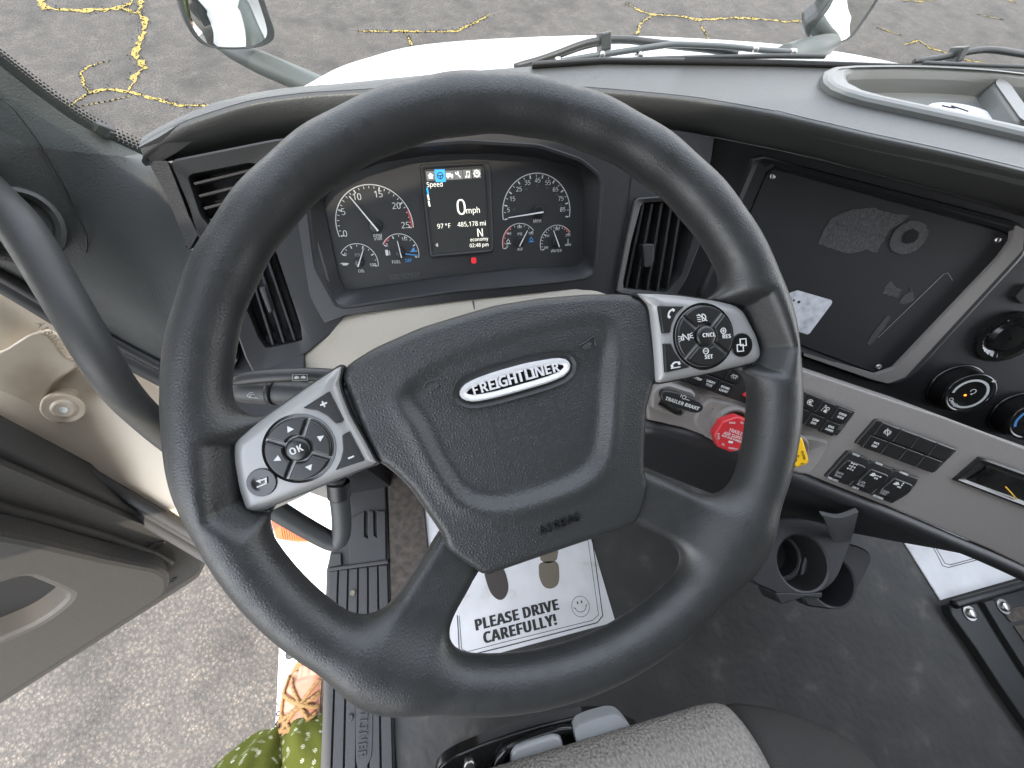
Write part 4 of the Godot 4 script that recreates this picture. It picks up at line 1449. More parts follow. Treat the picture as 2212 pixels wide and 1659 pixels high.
func hsa_bank() -> void:
	var o := locs(px(ZS, [735, 440, 1530, 740, 1300, 970, 525, 680]), spf)
	var t := thing("switch_bank", "black bank of eight push buttons, one marked HSA OFF and the rest blank", "switches", spf * here(v3(loc(p1(ZS, 1020, 705), spf), 0)))
	part(t, "housing", ext(rounded(o, 0.004), -0.01, 0.005, 0.002), mats["black satin"], spf)
	var c0 := loc(p1(ZS, 840, 570), spf, 0.004)
	var c1 := loc(p1(ZS, 1375, 768), spf, 0.004)
	var dn := loc(p1(ZS, 722, 693), spf, 0.004) - c0
	var u := (c1 - c0).normalized()
	var w := (c1 - c0).length() / 3.0
	for i in 4:
		var c := c0 + (c1 - c0) * i / 3.0
		var k := key(t, c, u, w * 0.95, dn.length() * 0.9, 0.004, [])
		key(t, c + dn, u, w * 0.95, dn.length() * 0.9, 0.004, ["HSA", "OFF"] if i == 0 else [])
		if i == 0:
			var b := MB.new()
			ring_arc(b, Vector2.ZERO, 0.0030, 0.0037, 0, TAU, 0, 0.0003)
			ring_arc(b, Vector2.ZERO, 0.0045, 0.0052, -0.8, 0.8, 0, 0.0003)
			ring_arc(b, Vector2.ZERO, 0.0045, 0.0052, PI - 0.8, PI + 0.8, 0, 0.0003)
			add_ext(b, rect(Vector2.ZERO, 0.013, 0.0008, -1.0), 0.0001, 0.0004, 0)
			part(k, "icon", b.done(), mats["white print"], spf * Transform3D(Basis(Vector3(0, 0, 1), u.angle()), v3(c, 0.0081)))
	part(t, "clip", ext(locs(px(ZS, [1300, 940, 1350, 868, 1402, 872, 1350, 930]), spf, 0.005), 0.0045, 0.0062, 0.0004), mats["handle"], spf)

func rockers() -> void:
	var defs := [
		[[455, 755, 660, 835, 655, 880, 600, 990, 430, 1085, 228, 1008], ["LOCK", 553, 805], ["UNLOCK", 325, 1045], [["INTR", 398, 988], ["AXLE", 378, 1014]], [515, 920], [455, 850, 470, 850, 620, 905, 640, 920, 610, 985, 500, 1030, 470, 1080, 320, 1020, 350, 950], "axle"],
		[[672, 848, 890, 930, 880, 975, 800, 1080, 650, 1172, 448, 1095], ["SLIDE", 780, 893], ["LOCK", 548, 1130], [["AIR", 622, 1078], ["SLIDE", 600, 1104]], [740, 1012], [685, 940, 700, 938, 850, 992, 865, 1010, 830, 1080, 720, 1120, 690, 1165, 545, 1110, 575, 1040], "slide"],
		[[900, 935, 1138, 1020, 1128, 1060, 1030, 1180, 880, 1268, 668, 1182], ["LOWER", 1025, 988], ["NORMAL", 775, 1222], [["SUSP", 848, 1170], ["HGT", 828, 1190]], [970, 1100], [915, 1030, 930, 1028, 1085, 1085, 1105, 1105, 1070, 1170, 960, 1215, 930, 1258, 765, 1195, 800, 1125], "height"]]
	var words := ["axle lock", "fifth-wheel slide", "suspension height"]
	var u := axis(p1(ZS, 553, 805), p1(ZS, 1025, 988))
	for i in 3:
		var d: Array = defs[i]
		var c := loc(p1(ZS, d[4][0], d[4][1]), spf)
		var t := thing("rocker_switch", "black %s rocker switch marked %s and %s, on the grey switch panel" % [words[i], d[1][0], d[2][0]], "switch", spf * here(v3(c, 0)), "guarded rocker switches")
		part(t, "housing", ext(rounded(locs(px(ZS, d[0]), spf), 0.003), -0.006, 0.006, 0.002), mats["black satin"], spf)
		var r := part(t, "rocker", ext(rounded(locs(px(ZS, d[5]), spf, 0.006), 0.003), 0.004, 0.0095, 0.0025), mats["black plastic"], spf)
		write(t, d[1][0], spf, loc(p1(ZS, d[1][1], d[1][2]), spf, 0.006), 0.0032, mats["white print"], u.angle(), bold, 0.0062, 0.0004)
		write(t, d[2][0], spf, loc(p1(ZS, d[2][1], d[2][2]), spf, 0.006), 0.0032, mats["white print"], u.angle(), bold, 0.0062, 0.0004)
		for q in d[3]:
			write(r, q[0], spf, loc(p1(ZS, q[1], q[2]), spf, 0.0095), 0.0034, mats["dim print"], u.angle(), bold, 0.0097, 0.0004)
		var f := spf * Transform3D(Basis(Vector3(0, 0, 1), u.angle()), v3(loc(p1(ZS, d[4][0], d[4][1]), spf, 0.0095), 0.0096))
		var b := MB.new()
		if d[6] == "axle":
			add_ext(b, rect(Vector2.ZERO, 0.0008, 0.010), 0, 0.0003, 0)
			for y in [-0.005, 0.0, 0.005]:
				add_ext(b, rect(Vector2(0, y), 0.009, 0.0009), 0.0001, 0.0004, 0)
				for x in [-0.0045, 0.0045]:
					add_ext(b, rect(Vector2(x, y), 0.001, 0.0028), 0.0001, 0.00045, 0)
		else:
			add_ext(b, PackedVector2Array([Vector2(-0.008, -0.002), Vector2(-0.002, -0.002), Vector2(-0.001, 0.000), Vector2(0.002, 0.0), Vector2(-0.003, 0.004), Vector2(-0.006, 0.003)]), 0, 0.0003, 0)
			for x in [0.002, 0.0055]:
				ring_arc(b, Vector2(x, -0.003), 0.0006, 0.0015, 0, TAU, 0, 0.0003)
			if d[6] == "slide":
				add_ext(b, rect(Vector2(0.005, 0.0015), 0.008, 0.0009), 0, 0.0003, 0)
				add_ext(b, PackedVector2Array([Vector2(0.008, -0.0005), Vector2(0.0105, 0.0015), Vector2(0.008, 0.0035)]), 0, 0.0003, 0)
			else:
				add_ext(b, PackedVector2Array([Vector2(0.004, 0.004), Vector2(0.007, 0.004), Vector2(0.0055, 0.0065)]), 0, 0.0003, 0)
				add_ext(b, PackedVector2Array([Vector2(0.004, 0.002), Vector2(0.0055, -0.0005), Vector2(0.007, 0.002)]), 0, 0.0003, 0)
		part(r, "icon", b.done(), mats["white print"], f)

# ---------------------------------------------------------------- brake controls on the switch panel
func brake_controls() -> void:
	var hz := spf * here(v3(loc(p1(ZR, 330, 1110), spf), 0))
	var t := thing("trailer_brake_lever", "black trailer brake hand lever with white lettering in a recessed housing", "lever", hz)
	var hl := rounded(locs(px(ZR, [105, 1000, 150, 950, 250, 915, 490, 990, 512, 1035, 480, 1090, 400, 1215, 350, 1235, 100, 1150]), spf, 0.014), 0.006)
	var sl := rounded(locs(px(ZR, [165, 1110, 215, 1040, 440, 1110, 385, 1205, 330, 1210]), spf, 0.014), 0.003)
	var hc := loc(p1(ZR, 300, 1120), spf, 0.014)
	var ho := polar(hl, hc, 72)
	var so := polar(sl, hc, 72)
	part(t, "housing", bands([[ho, 0.0], [inset(ho, 0.001), 0.010], [inset(ho, 0.004), 0.0135], [inset(so, -0.002), 0.0135], [so, 0.012], [inset(so, 0.001), 0.0015], [inset(so, 0.006), 0.001], [circle(hc, 0.0005, 72), 0.001]]), mats["grey trim"], spf)
	var lp := smooth_loop(locs(px(ZR, [188, 1020, 215, 988, 300, 995, 420, 1035, 520, 1075, 565, 1115, 565, 1150, 530, 1182, 470, 1182, 350, 1145, 250, 1108, 196, 1065]), spf, 0.03))
	part(t, "grip", ext(polar(lp, loc(p1(ZR, 378, 1085), spf, 0.03), 56), 0.019, 0.030, 0.0022), mats["black satin"], spf)
	part(t, "stem", ext(circle(loc(p1(ZR, 330, 1090), spf, 0.03), 0.008, 16), 0.0, 0.02, 0.0), mats["black satin"], spf)
	var u := (loc(p1(ZR, 515, 1150), spf, 0.03) - loc(p1(ZR, 235, 1060), spf, 0.03)).angle()
	write(t, "TRAILER BRAKE", spf, loc(p1(ZR, 376, 1098), spf, 0.03), 0.0050, mats["white print"], u, bold, 0.0302, 0.0005)
	var b := MB.new()
	var io := loc(p1(ZR, 392, 1042), spf, 0.03)
	ring_arc(b, io, 0.0022, 0.0030, 0, TAU, 0.030, 0.0303)
	add_ext(b, rect(io + Vector2(0.006, -0.002), 0.006, 0.0008, u), 0.030, 0.0303, 0)
	add_ext(b, rect(io + Vector2(-0.005, 0.001), 0.0008, 0.005, u), 0.030, 0.0303, 0)
	part(t, "trailer_icon", b.done(), mats["white print"], spf)
	# red eight-sided trailer air knob
	var kc := loc(p1(ZR, 842, 1378), spf, 0.034)
	var kb := loc(p1(ZR, 815, 1265), spf, 0.004)
	t = thing("trailer_air_knob", "red eight-sided trailer air supply knob with white lettering", "knob", spf * here(v3(kb, 0)))
	part(t, "collar", lathe([Vector2(0.027, 0), Vector2(0.026, 0.008), Vector2(0.024, 0.011), Vector2(0.020, 0.011), Vector2(0.017, 0.006)], 36), mats["grey trim"], spf * here(v3(kb, 0)))
	var slope := Transform3D(Basis(Vector3(0, 0, 1), 0), v3(kc, 0.0))
	var oct := circle(Vector2.ZERO, 0.0285, 8, 0.0, 0.32)
	var stem := PackedVector3Array([spf * v3(kb, 0.0), spf * v3(kc, 0.024)])
	part(t, "stem", tube(stem, [0.014], 20), mats["red knob"])
	part(t, "cap", ext(rounded(oct, 0.0018, 2), 0.020, 0.034, 0.003), mats["red knob"], spf * slope)
	var tu := (loc(p1(ZR, 930, 1375), spf, 0.034) - loc(p1(ZR, 800, 1330), spf, 0.034)).angle()
	var tf := spf * slope * here(Vector3(0, 0, 0.034))
	write(t, "TRAILER", tf, Vector2(0.001, 0.0050).rotated(tu), 0.0050, mats["white print"], tu, plain_font)
	write(t, "AIR SUPPLY", tf, Vector2(0.001, -0.0018).rotated(tu), 0.0047, mats["white print"], tu, plain_font)
	write(t, "NOT FOR PARKING", tf, Vector2(0.0, -0.0066).rotated(tu), 0.0025, mats["white print"], tu, plain_font)
	for q in [["PULL", -0.0125, 0.0158, 0.35], ["TO", 0.0, 0.0201, 0.0], ["RELEASE", 0.0134, 0.015, -0.75], ["PUSH", -0.0205, -0.0095, -1.0], ["TO", -0.008, -0.0193, 0.0], ["SUPPLY", 0.008, -0.0200, 0.15]]:
		write(t, q[0], tf, Vector2(q[1], q[2]).rotated(tu), 0.0027, mats["white print"], tu + q[3], plain_font)
	part(t, "maker_mark", ext(rounded(rect(Vector2(0, -0.0118).rotated(tu), 0.007, 0.0034, tu + 0.2), 0.002), 0, 0.0004, 0), mats["white print"], tf)
	# yellow parking brake knob, a square on its corner
	kc = loc(p1(ZR, 1330, 1565), spf, 0.034)
	kb = loc(p1(ZR, 1330, 1500), spf, 0.004)
	t = thing("parking_brake_knob", "yellow diamond-shaped parking brake knob half hidden behind the wheel rim", "knob", spf * here(v3(kb, 0)))
	part(t, "collar", lathe([Vector2(0.027, 0), Vector2(0.026, 0.008), Vector2(0.024, 0.011), Vector2(0.020, 0.011), Vector2(0.017, 0.006)], 36), mats["grey trim"], spf * here(v3(kb, 0)))
	part(t, "stem", tube(PackedVector3Array([spf * v3(kb, 0.0), spf * v3(kc, 0.024)]), [0.016], 20), mats["yellow knob"])
	var dia := circle(Vector2.ZERO, 0.034, 4, 0.0, tu + 0.0)
	var df := spf * here(v3(kc, 0))
	part(t, "cap", ext(rounded(dia, 0.008), 0.020, 0.034, 0.003), mats["yellow knob"], df)
	var dt := df * here(Vector3(0, 0, 0.034))
	part(t, "maker_mark", ext(circle(Vector2(0.009, -0.004).rotated(tu), 0.0045, 16), 0, 0.0004, 0), mats["black print"], dt)
	write(t, "RELEASE", dt, Vector2(0.017, 0.008).rotated(tu), 0.0029, mats["black print"], tu - PI / 4 + PI, plain_font)
	write(t, "TO", dt, Vector2(0.023, -0.005).rotated(tu), 0.0029, mats["black print"], tu + PI / 4, plain_font)
	write(t, "PUSH", dt, Vector2(0.014, -0.0145).rotated(tu), 0.0029, mats["black print"], tu + PI / 4, plain_font)
	write(t, "PARKING BRAKE", dt, Vector2(-0.004, 0.004).rotated(tu), 0.0034, mats["black print"], tu, plain_font)

# ---------------------------------------------------------------- instrument cluster
func c2(x: float, y: float, h := 0.0) -> Vector2:
	return loc(p1(ZC, x, y), clf, h)

func arc_through(a: Vector2, m: Vector2, b: Vector2) -> Array:
	var d := 2.0 * (a.x * (m.y - b.y) + m.x * (b.y - a.y) + b.x * (a.y - m.y))
	var c := Vector2((a.length_squared() * (m.y - b.y) + m.length_squared() * (b.y - a.y) + b.length_squared() * (a.y - m.y)) / d, (a.length_squared() * (b.x - m.x) + m.length_squared() * (a.x - b.x) + b.length_squared() * (m.x - a.x)) / d)
	var s := (a - c).angle()
	var e := (b - c).angle()
	while e > s:
		e -= TAU
	return [c, (a - c).length(), s, e]

func gauge(t: Node3D, called: String, a: Vector2, m: Vector2, e: Vector2, majors: int, minors: int, big: bool, words: Array, tip: Vector2, hub: Vector2, red: Array, tail: Vector2) -> Node3D:
	var g := Node3D.new()
	g.name = called
	t.add_child(g, true)
	var A := arc_through(a, m, e)
	var c: Vector2 = A[0]
	var r: float = A[1]
	g.global_transform = clf * here(v3(c, 0))
	var b := MB.new()
	var wd := 0.0011 if big else 0.0008
	ring_arc(b, c, r - wd, r, A[2], A[3], 0.0002, 0.0006, 48)
	var n := majors * minors
	for i in n + 1:
		var ang := lerpf(A[2], A[3], float(i) / n)
		var major := i % minors == 0
		var ln := (0.0044 if major else 0.0028) if big else (0.0036 if major else 0.0022)
		var th := (0.0017 if major else 0.0008) if big else (0.0013 if major else 0.0007)
		add_ext(b, rect(c + Vector2.from_angle(ang) * (r - wd - 0.0012 - ln / 2), ln, th, ang), 0.0002, 0.0006, 0)
	part(g, "scale", b.done(), mats["white print"], clf)
	for q in red:
		b = MB.new()
		ring_arc(b, c, r - wd * 3.4, r - wd * 1.2, lerpf(A[2], A[3], q[0]), lerpf(A[2], A[3], q[1]), 0.0007, 0.0008, 16)
		part(g, "red_zone", b.done(), mats["red print"], clf)
	for q in words:
		write(g, q[0], clf, c2(q[1], q[2]), q[3], mats[q[4] if q.size() > 4 else "white print"], q[5] if q.size() > 5 else 0.0, slant_font if (q.size() > 6) else plain_font, 0.0004, 0.0004)
	part(g, "needle_hub", lathe([Vector2(0.0085 if big else 0.0062, 0.0002), Vector2(0.0083 if big else 0.006, 0.004), Vector2(0.007 if big else 0.005, 0.0048), Vector2(0, 0.005)], 24), mats["black plastic"], clf * here(v3(hub, 0)))
	var d := (tip - tail).normalized()
	var s := d.orthogonal() * (0.0011 if big else 0.0008)
	part(g, "needle", ext(PackedVector2Array([tail - s, tip - s * 0.5, tip + s * 0.5, tail + s]), 0.0050, 0.0062, 0.0003), mats["needle"], clf)
	return g

func instruments() -> void:
	var t := thing("instrument_cluster", "instrument cluster with two large dials, four small ones and a lit display showing zero mph", "instruments", clf)
	var face := rounded(locs(px(ZC, [85, 330, 230, 190, 500, 75, 900, 15, 1300, 10, 1600, 40, 1895, 110, 1935, 200, 1935, 780, 1890, 830, 1500, 840, 1000, 895, 330, 990, 255, 1000, 205, 880]), clf, -0.001), 0.006)
	part(t, "dial_plate", ext(face, -0.02, 0.0, 0.0), mats["dial face"], clf)
	# raised line round the dials
	var rim := PackedVector3Array()
	for p in rounded(locs(px(ZC, [118, 330, 150, 560, 235, 900, 300, 946, 420, 935, 1000, 858, 1500, 802, 1830, 785, 1862, 730, 1858, 200, 1835, 140]), clf), 0.006):
		rim.append(clf * v3(p, 0.0002))
	var h_ := 0.0058
	gauge(t, "tachometer", c2(225, 605), c2(430, 240), c2(740, 540), 5, 5, true, [["0", 266, 582, 0.0078], ["5", 253, 432, 0.0078], ["10", 347, 328, 0.0078], ["15", 495, 310, 0.0078], ["20", 620, 390, 0.0078], ["25", 683, 524, 0.0078], ["RPM", 491, 597, 0.0042], ["x100", 494, 618, 0.0036]], c2(299, 325), c2(475, 530, 0.004), [[0.87, 1.0]], c2(495, 565, 0.005))
	gauge(t, "speedometer", c2(1357, 488), c2(1600, 162), c2(1818, 468), 9, 2, true, [["5", 1395, 422, h_, "white print", 0, 1], ["15", 1422, 345, h_, "white print", 0, 1], ["25", 1468, 278, h_, "white print", 0, 1], ["35", 1527, 233, h_, "white print", 0, 1], ["45", 1597, 217, h_, "white print", 0, 1], ["55", 1668, 233, h_, "white print", 0, 1], ["65", 1720, 280, h_, "white print", 0, 1], ["75", 1757, 343, h_, "white print", 0, 1], ["85", 1770, 418, h_, "white print", 0, 1], ["MPH", 1594, 498, 0.0042, "white print", 0, 1], ["10", 1433, 415, 0.003, "faint print"], ["40", 1517, 275, 0.003, "faint print"], ["70", 1592, 253, 0.003, "faint print"], ["90", 1662, 268, 0.003, "faint print"], ["110", 1727, 315, 0.003, "faint print"], ["130", 1752, 385, 0.003, "faint print"]], c2(1393, 473, 0.005), c2(1605, 430, 0.004), [], c2(1636, 434, 0.005))
	var og := gauge(t, "oil_gauge", c2(235, 720), c2(335, 650), c2(497, 808), 4, 2, false, [["0", 268, 726, 0.0040], ["60", 393, 686, 0.0030, "dim print"], ["100", 458, 798, 0.0040], ["PSI", 352, 730, 0.0038, "dim print"], ["OIL", 378, 840, 0.0040]], c2(392, 690, 0.005), c2(360, 785, 0.004), [], c2(355, 813, 0.005))
	var fg := gauge(t, "fuel_gauge", c2(525, 657), c2(640, 582), c2(776, 748), 4, 2, false, [["E", 557, 660, 0.0040], ["1/2", 676, 620, 0.0040, "white print", 0, 1], ["FUEL", 619, 778, 0.0040], ["DEF", 705, 768, 0.0040, "blue print"]], c2(627, 633, 0.005), c2(645, 718, 0.004), [[0.02, 0.18]], c2(656, 750, 0.005))
	gauge(t, "air_gauge", c2(1358, 690), c2(1470, 510), c2(1570, 560), 3, 3, false, [["0", 1387, 672, 0.0034, "white print", 0, 1], ["50", 1402, 583, 0.0034, "white print", 0, 1], ["100", 1470, 538, 0.0034, "white print", 0, 1], ["150", 1549, 582, 0.0034, "white print", 0, 1], ["PSI", 1473, 587, 0.0036, "white print", 0, 1], ["AIR", 1474, 692, 0.0040, "white print", 0, 1]], c2(1526, 562, 0.005), c2(1478, 640, 0.004), [[0.05, 0.48]], c2(1471, 670, 0.005))
	gauge(t, "water_gauge", c2(1620, 700), c2(1735, 522), c2(1822, 572), 3, 5, false, [["100", 1653, 680, 0.0032, "white print", 0, 1], ["150", 1660, 600, 0.0032, "white print", 0, 1], ["200", 1731, 552, 0.0034, "white print", 0, 1], ["250", 1805, 594, 0.0034, "white print", 0, 1], ["WATER", 1725, 703, 0.0040, "white print", 0, 1]], c2(1706, 560, 0.005), c2(1730, 648, 0.004), [[0.84, 1.0]], c2(1747, 675, 0.005))
	# blue fluid needle and drop
	var b := MB.new()
	var a1 := c2(680, 722)
	var a2 := c2(766, 733)
	add_ext(b, rect((a1 + a2) / 2, (a2 - a1).length(), 0.0011, (a2 - a1).angle()), 0.0004, 0.0012, 0)
	part(fg, "fluid_needle", b.done(), mats["blue print"], clf)
	b = MB.new()
	add_ext(b, rect(c2(736, 705), 0.0075, 0.0013), 0.0003, 0.0006, 0)
	add_ext(b, PackedVector2Array([c2(722, 700), c2(748, 700), c2(744, 676), c2(734, 684)]), 0.00035, 0.0007, 0)
	part(fg, "fluid_icon", b.done(), mats["blue print"], clf)
	b = MB.new()
	add_ext(b, rect(c2(555, 714), 0.0038, 0.0075), 0.0003, 0.0006, 0)
	add_ext(b, rect(c2(574, 716), 0.0009, 0.0060), 0.0003, 0.0006, 0)
	part(fg, "pump_icon", b.done(), mats["white print"], clf)
	b = MB.new()
	add_ext(b, PackedVector2Array([c2(246, 785), c2(278, 785), c2(294, 790), c2(276, 802), c2(250, 802)]), 0.0003, 0.0006, 0)
	add_ext(b, rect(c2(243, 788), 0.004, 0.0009, 0.3), 0.0003, 0.0007, 0)
	part(og, "oil_icon", b.done(), mats["white print"], clf)
	for q in [[1393, 638, "white print"], [1552, 624, "blue print"]]:
		b = MB.new()
		var o := c2(q[0], q[1])
		ring_arc(b, o, 0.0018, 0.0026, 0, TAU, 0.0003, 0.0006)
		add_ext(b, rect(o + Vector2(0, 0.0032), 0.0010, 0.0022), 0.0003, 0.0006, 0)
		add_ext(b, rect(o + Vector2(0, -0.0030), 0.0085, 0.0009), 0.0003, 0.0007, 0)
		part(t, "air_icon", b.done(), mats[q[2]], clf)
	b = MB.new()
	var wo := c2(1806, 642)
	add_ext(b, rect(wo + Vector2(0, 0.0015), 0.0010, 0.0075), 0.0003, 0.0006, 0)
	for y in [-0.0028, -0.0045]:
		add_ext(b, rect(wo + Vector2(0, y), 0.0095, 0.0008), 0.0003, 0.0007, 0)
	part(t, "coolant_icon", b.done(), mats["white print"], clf)
	write(t, "ULTRA LOW SULFUR", clf, c2(674, 866), 0.0036, mats["faint print"], 0.0, plain_font, 0.0003, 0.0003)
	write(t, "DIESEL FUEL ONLY", clf, c2(678, 887), 0.0036, mats["faint print"], 0.0, plain_font, 0.0003, 0.0003)
	# lit parking lamp
	var lamp := part(t, "parking_lamp", ext(rounded(rect(c2(1155, 768), 0.0072, 0.0082), 0.002), 0.0002, 0.0008, 0), mats["red lamp"], clf)
	b = MB.new()
	ring_arc(b, c2(1155, 768), 0.0020, 0.0027, 0, TAU, 0.0009, 0.0010)
	part(lamp, "lamp_mark", b.done(), mats["red print"], clf)
	write(lamp, "P", clf, c2(1155, 768), 0.0026, mats["red print"], 0.0, bold, 0.0010, 0.0003)
	# display
	var d := Node3D.new()
	d.name = "display"
	t.add_child(d)
	d.global_transform = clf * here(v3(c2(1040, 410), 0))
	var cc := c2(1035, 415)
	var bo := polar(rounded(locs(px(ZC, [778, 108, 1248, 84, 1268, 100, 1294, 695, 1280, 714, 872, 750, 852, 736]), clf), 0.004), cc, 96)
	var bi := polar(rounded(locs(px(ZC, [812, 138, 1226, 114, 1264, 692, 878, 722]), clf), 0.001), cc, 96)
	part(d, "display_frame", bands([[bo, 0.0], [inset(bo, 0.001), 0.003], [inset(bo, 0.0025), 0.0036], [inset(bi, -0.001), 0.003], [bi, 0.001]]), mats["black satin"], clf)
	part(d, "screen", ext(inset(bi, -0.001), 0.0002, 0.0010, 0.0), mats["screen dark"], clf)
	var tz := 0.0011
	write(d, "Speed", clf, c2(885, 243), 0.0058, mats["screen white"], 0.0, plain_font, tz, 0.0002)
	write(d, "0", clf, c2(1068, 400), 0.0195, mats["screen white"], 0.0, plain_font, tz, 0.0002)
	write(d, "mph", clf, c2(1150, 422), 0.0072, mats["screen white"], 0.0, plain_font, tz, 0.0002)
	write(d, "97 °F", clf, c2(948, 530), 0.0060, mats["screen white"], 0.0, plain_font, tz, 0.0002)
	write(d, "485,178 mi", clf, c2(1142, 515), 0.0060, mats["screen white"], 0.0, plain_font, tz, 0.0002)
	write(d, "N", clf, c2(1198, 576), 0.0105, mats["screen white"], 0.0, plain_font, tz, 0.0002)
	write(d, "economy", clf, c2(1192, 621), 0.0046, mats["screen white"], 0.0, plain_font, tz, 0.0002)
	write(d, "02:48 pm", clf, c2(1192, 661), 0.0048, mats["screen white"], 0.0, plain_font, tz, 0.0002)
	b = MB.new()
	for i in 3:
		ring_arc(b, c2(888, 662), 0.0012 + i * 0.0012, 0.0016 + i * 0.0012, -0.7, 0.7, tz, tz + 0.0001)
	part(d, "signal_icon", b.done(), mats["screen white"], clf)
	for q in [[836, 288, "screen blue", 0.0078], [841, 332, "screen white", 0.0070], [847, 376, "screen white", 0.0070]]:
		part(d, "page_mark", ext(rect(c2(q[0], q[1]), 0.0022, q[3], 0.09), 0.001, 0.0013, 0), mats[q[2]], clf)
	var xs := [857, 923, 988, 1048, 1110, 1175]
	var ys := [184, 183, 180, 177, 173, 168]
	for i in 6:
		var o := c2(xs[i], ys[i])
		var on := i == 1
		part(d, "menu_tab", ext(rect(o, 0.0138 if on else 0.0115, 0.0150 if on else 0.0110), 0.0009, 0.0013, 0), mats["screen blue" if on else "screen grey"], clf)
		b = MB.new()
		var z0 := 0.0013
		var z1 := 0.0015
		match i:
			0:
				add_ext(b, PackedVector2Array([o + Vector2(-0.004, 0), o + Vector2(0.004, 0), o + Vector2(0, 0.0038)]), z0, z1, 0)
				add_ext(b, rect(o + Vector2(0, -0.0016), 0.0054, 0.0032), z0, z1, 0)
			1:
				ring_arc(b, o, 0.0032, 0.0044, 0, TAU, z0, z1)
				add_ext(b, rect(o, 0.007, 0.0014), z0, z1, 0)
				add_ext(b, rect(o + Vector2(0, -0.0016), 0.0014, 0.0032), z0, z1, 0)
			2:
				add_ext(b, rect(o + Vector2(-0.0014, 0.0004), 0.006, 0.0045), z0, z1, 0)
				add_ext(b, rect(o + Vector2(0.0032, -0.0004), 0.0028, 0.0032), z0, z1, 0)
				for x in [-0.0026, 0.003]:
					add_ext(b, circle(o + Vector2(x, -0.0026), 0.0011, 10), z0, z1, 0)
			3:
				add_ext(b, rect(o + Vector2(0.0006, -0.0008), 0.0065, 0.0014, -0.9), z0, z1, 0)
				ring_arc(b, o + Vector2(-0.0016, 0.0024), 0.001, 0.0023, 2.6, 2.6 + 4.9, z0, z1)
			4:
				for x in [-0.0018, 0.0018]:
					add_ext(b, rect(o + Vector2(x + 0.001, 0), 0.0007, 0.0065), z0, z1, 0)
					add_ext(b, circle(o + Vector2(x, -0.003), 0.0013, 10), z0, z1, 0)
				add_ext(b, rect(o + Vector2(0.001, 0.0031), 0.0043, 0.0013), z0, z1 + 0.00005, 0)
			5:
				ring_arc(b, o, 0.0028, 0.0040, 0, TAU, z0, z1)
				add_ext(b, circle(o + Vector2(0, 0.0005), 0.0012, 10), z0, z1, 0)
				for k in 8:
					add_ext(b, rect(o + Vector2.from_angle(k * TAU / 8) * 0.0043, 0.0012, 0.0014, k * TAU / 8), z0, z1, 0)
		part(d, "tab_icon", b.done(), mats["black print" if on else "screen white"], clf)

# ---------------------------------------------------------------- steering wheel
var wf: Transform3D

func wl(p: Vector2, h := 0.0) -> Vector2:
	return loc(p, wf, h)

const RIM := 0.2095

func seg2(p: Vector2, a: Vector2, b: Vector2) -> Vector2:
	var t := clampf((p - a).dot(b - a) / (b - a).length_squared(), 0.0, 1.0)
	return Vector2((p - a.lerp(b, t)).length(), t)

func smin(a: float, b: float, k: float) -> float:
	var h := maxf(k - absf(a - b), 0.0) / k
	return minf(a, b) - h * h * k * 0.25

const POD := [Vector2(0.108, -0.020), Vector2(0.1965, -0.0275), Vector2(0.2040, -0.0165), Vector2(0.1965, 0.0195), Vector2(0.108, 0.060)]

func wheel_field(p: Vector3) -> float:
	var q := Vector2(p.x, p.y)
	var l := q.length()
	if l < 0.075:
		return 1.0
	var a := atan2(p.y, p.x)
	# the grip swells beside the spokes and narrows at the top
	var r := 0.0182 + 0.0008 * exp(-pow((absf(absf(a) - 0.35)) / 0.28, 2.0)) + 0.0007 * sin(a * 26.0) * smoothstep(0.4, 1.2, sin(a) + 0.4) * 0.6
	var d := Vector2(l - RIM, p.z * 0.97).length() - r
	var m := Vector2(absf(p.x), p.y)
	# lower spokes
	var s := seg2(m, Vector2(0.070, -0.100), Vector2(0.138, -0.158))
	var zc := lerpf(-0.020, -0.004, s.y)
	var w := lerpf(0.0205, 0.0220, s.y)
	var e := Vector2(maxf(s.x - w + 0.008, 0.0), maxf(absf(p.z - zc) - 0.003, 0.0)).length() - 0.008
	# upper arms that carry the switch pods
	var u := seg2(m, Vector2(0.095, 0.012), Vector2(0.190, 0.004))
	zc = lerpf(-0.018, -0.009, u.y)
	w = lerpf(0.032, 0.026, u.y)
	var g := Vector2(maxf(u.x - w + 0.007, 0.0), maxf(absf(p.z - zc) - 0.002, 0.0)).length() - 0.007
	d = smin(smin(d, e, 0.030), g, 0.030)
	# the leather is cut away under the switch pods
	if p.z > -0.012:
		var c := -1.0
		var m2 := Vector2(m.x + (0.0068 * smoothstep(0.14, 0.18, m.x) if p.x < 0.0 else 0.0), m.y)
		for k in 5:
			var i: Vector2 = POD[k]
			var j: Vector2 = POD[(k + 1) % 5]
			var t := (j - i).normalized()
			c = maxf(c, (m2 - i).dot(Vector2(t.y, -t.x)))
		var cut := maxf(c - 0.0004 - maxf(p.z + 0.003, 0.0) * 0.42, -0.0055 - p.z)
		var hh := maxf(0.006 - absf(d + cut), 0.0) / 0.006
		d = maxf(d, -cut) + hh * hh * 0.006 * 0.25
	return d

func in_poly_dist(p: Vector2, poly: PackedVector2Array) -> float:
	var best := 1e9
	for i in poly.size():
		best = minf(best, Geometry2D.get_closest_point_to_segment(p, poly[i], poly[(i + 1) % poly.size()]).distance_to(p))
	return best if Geometry2D.is_point_in_polygon(p, poly) else -best

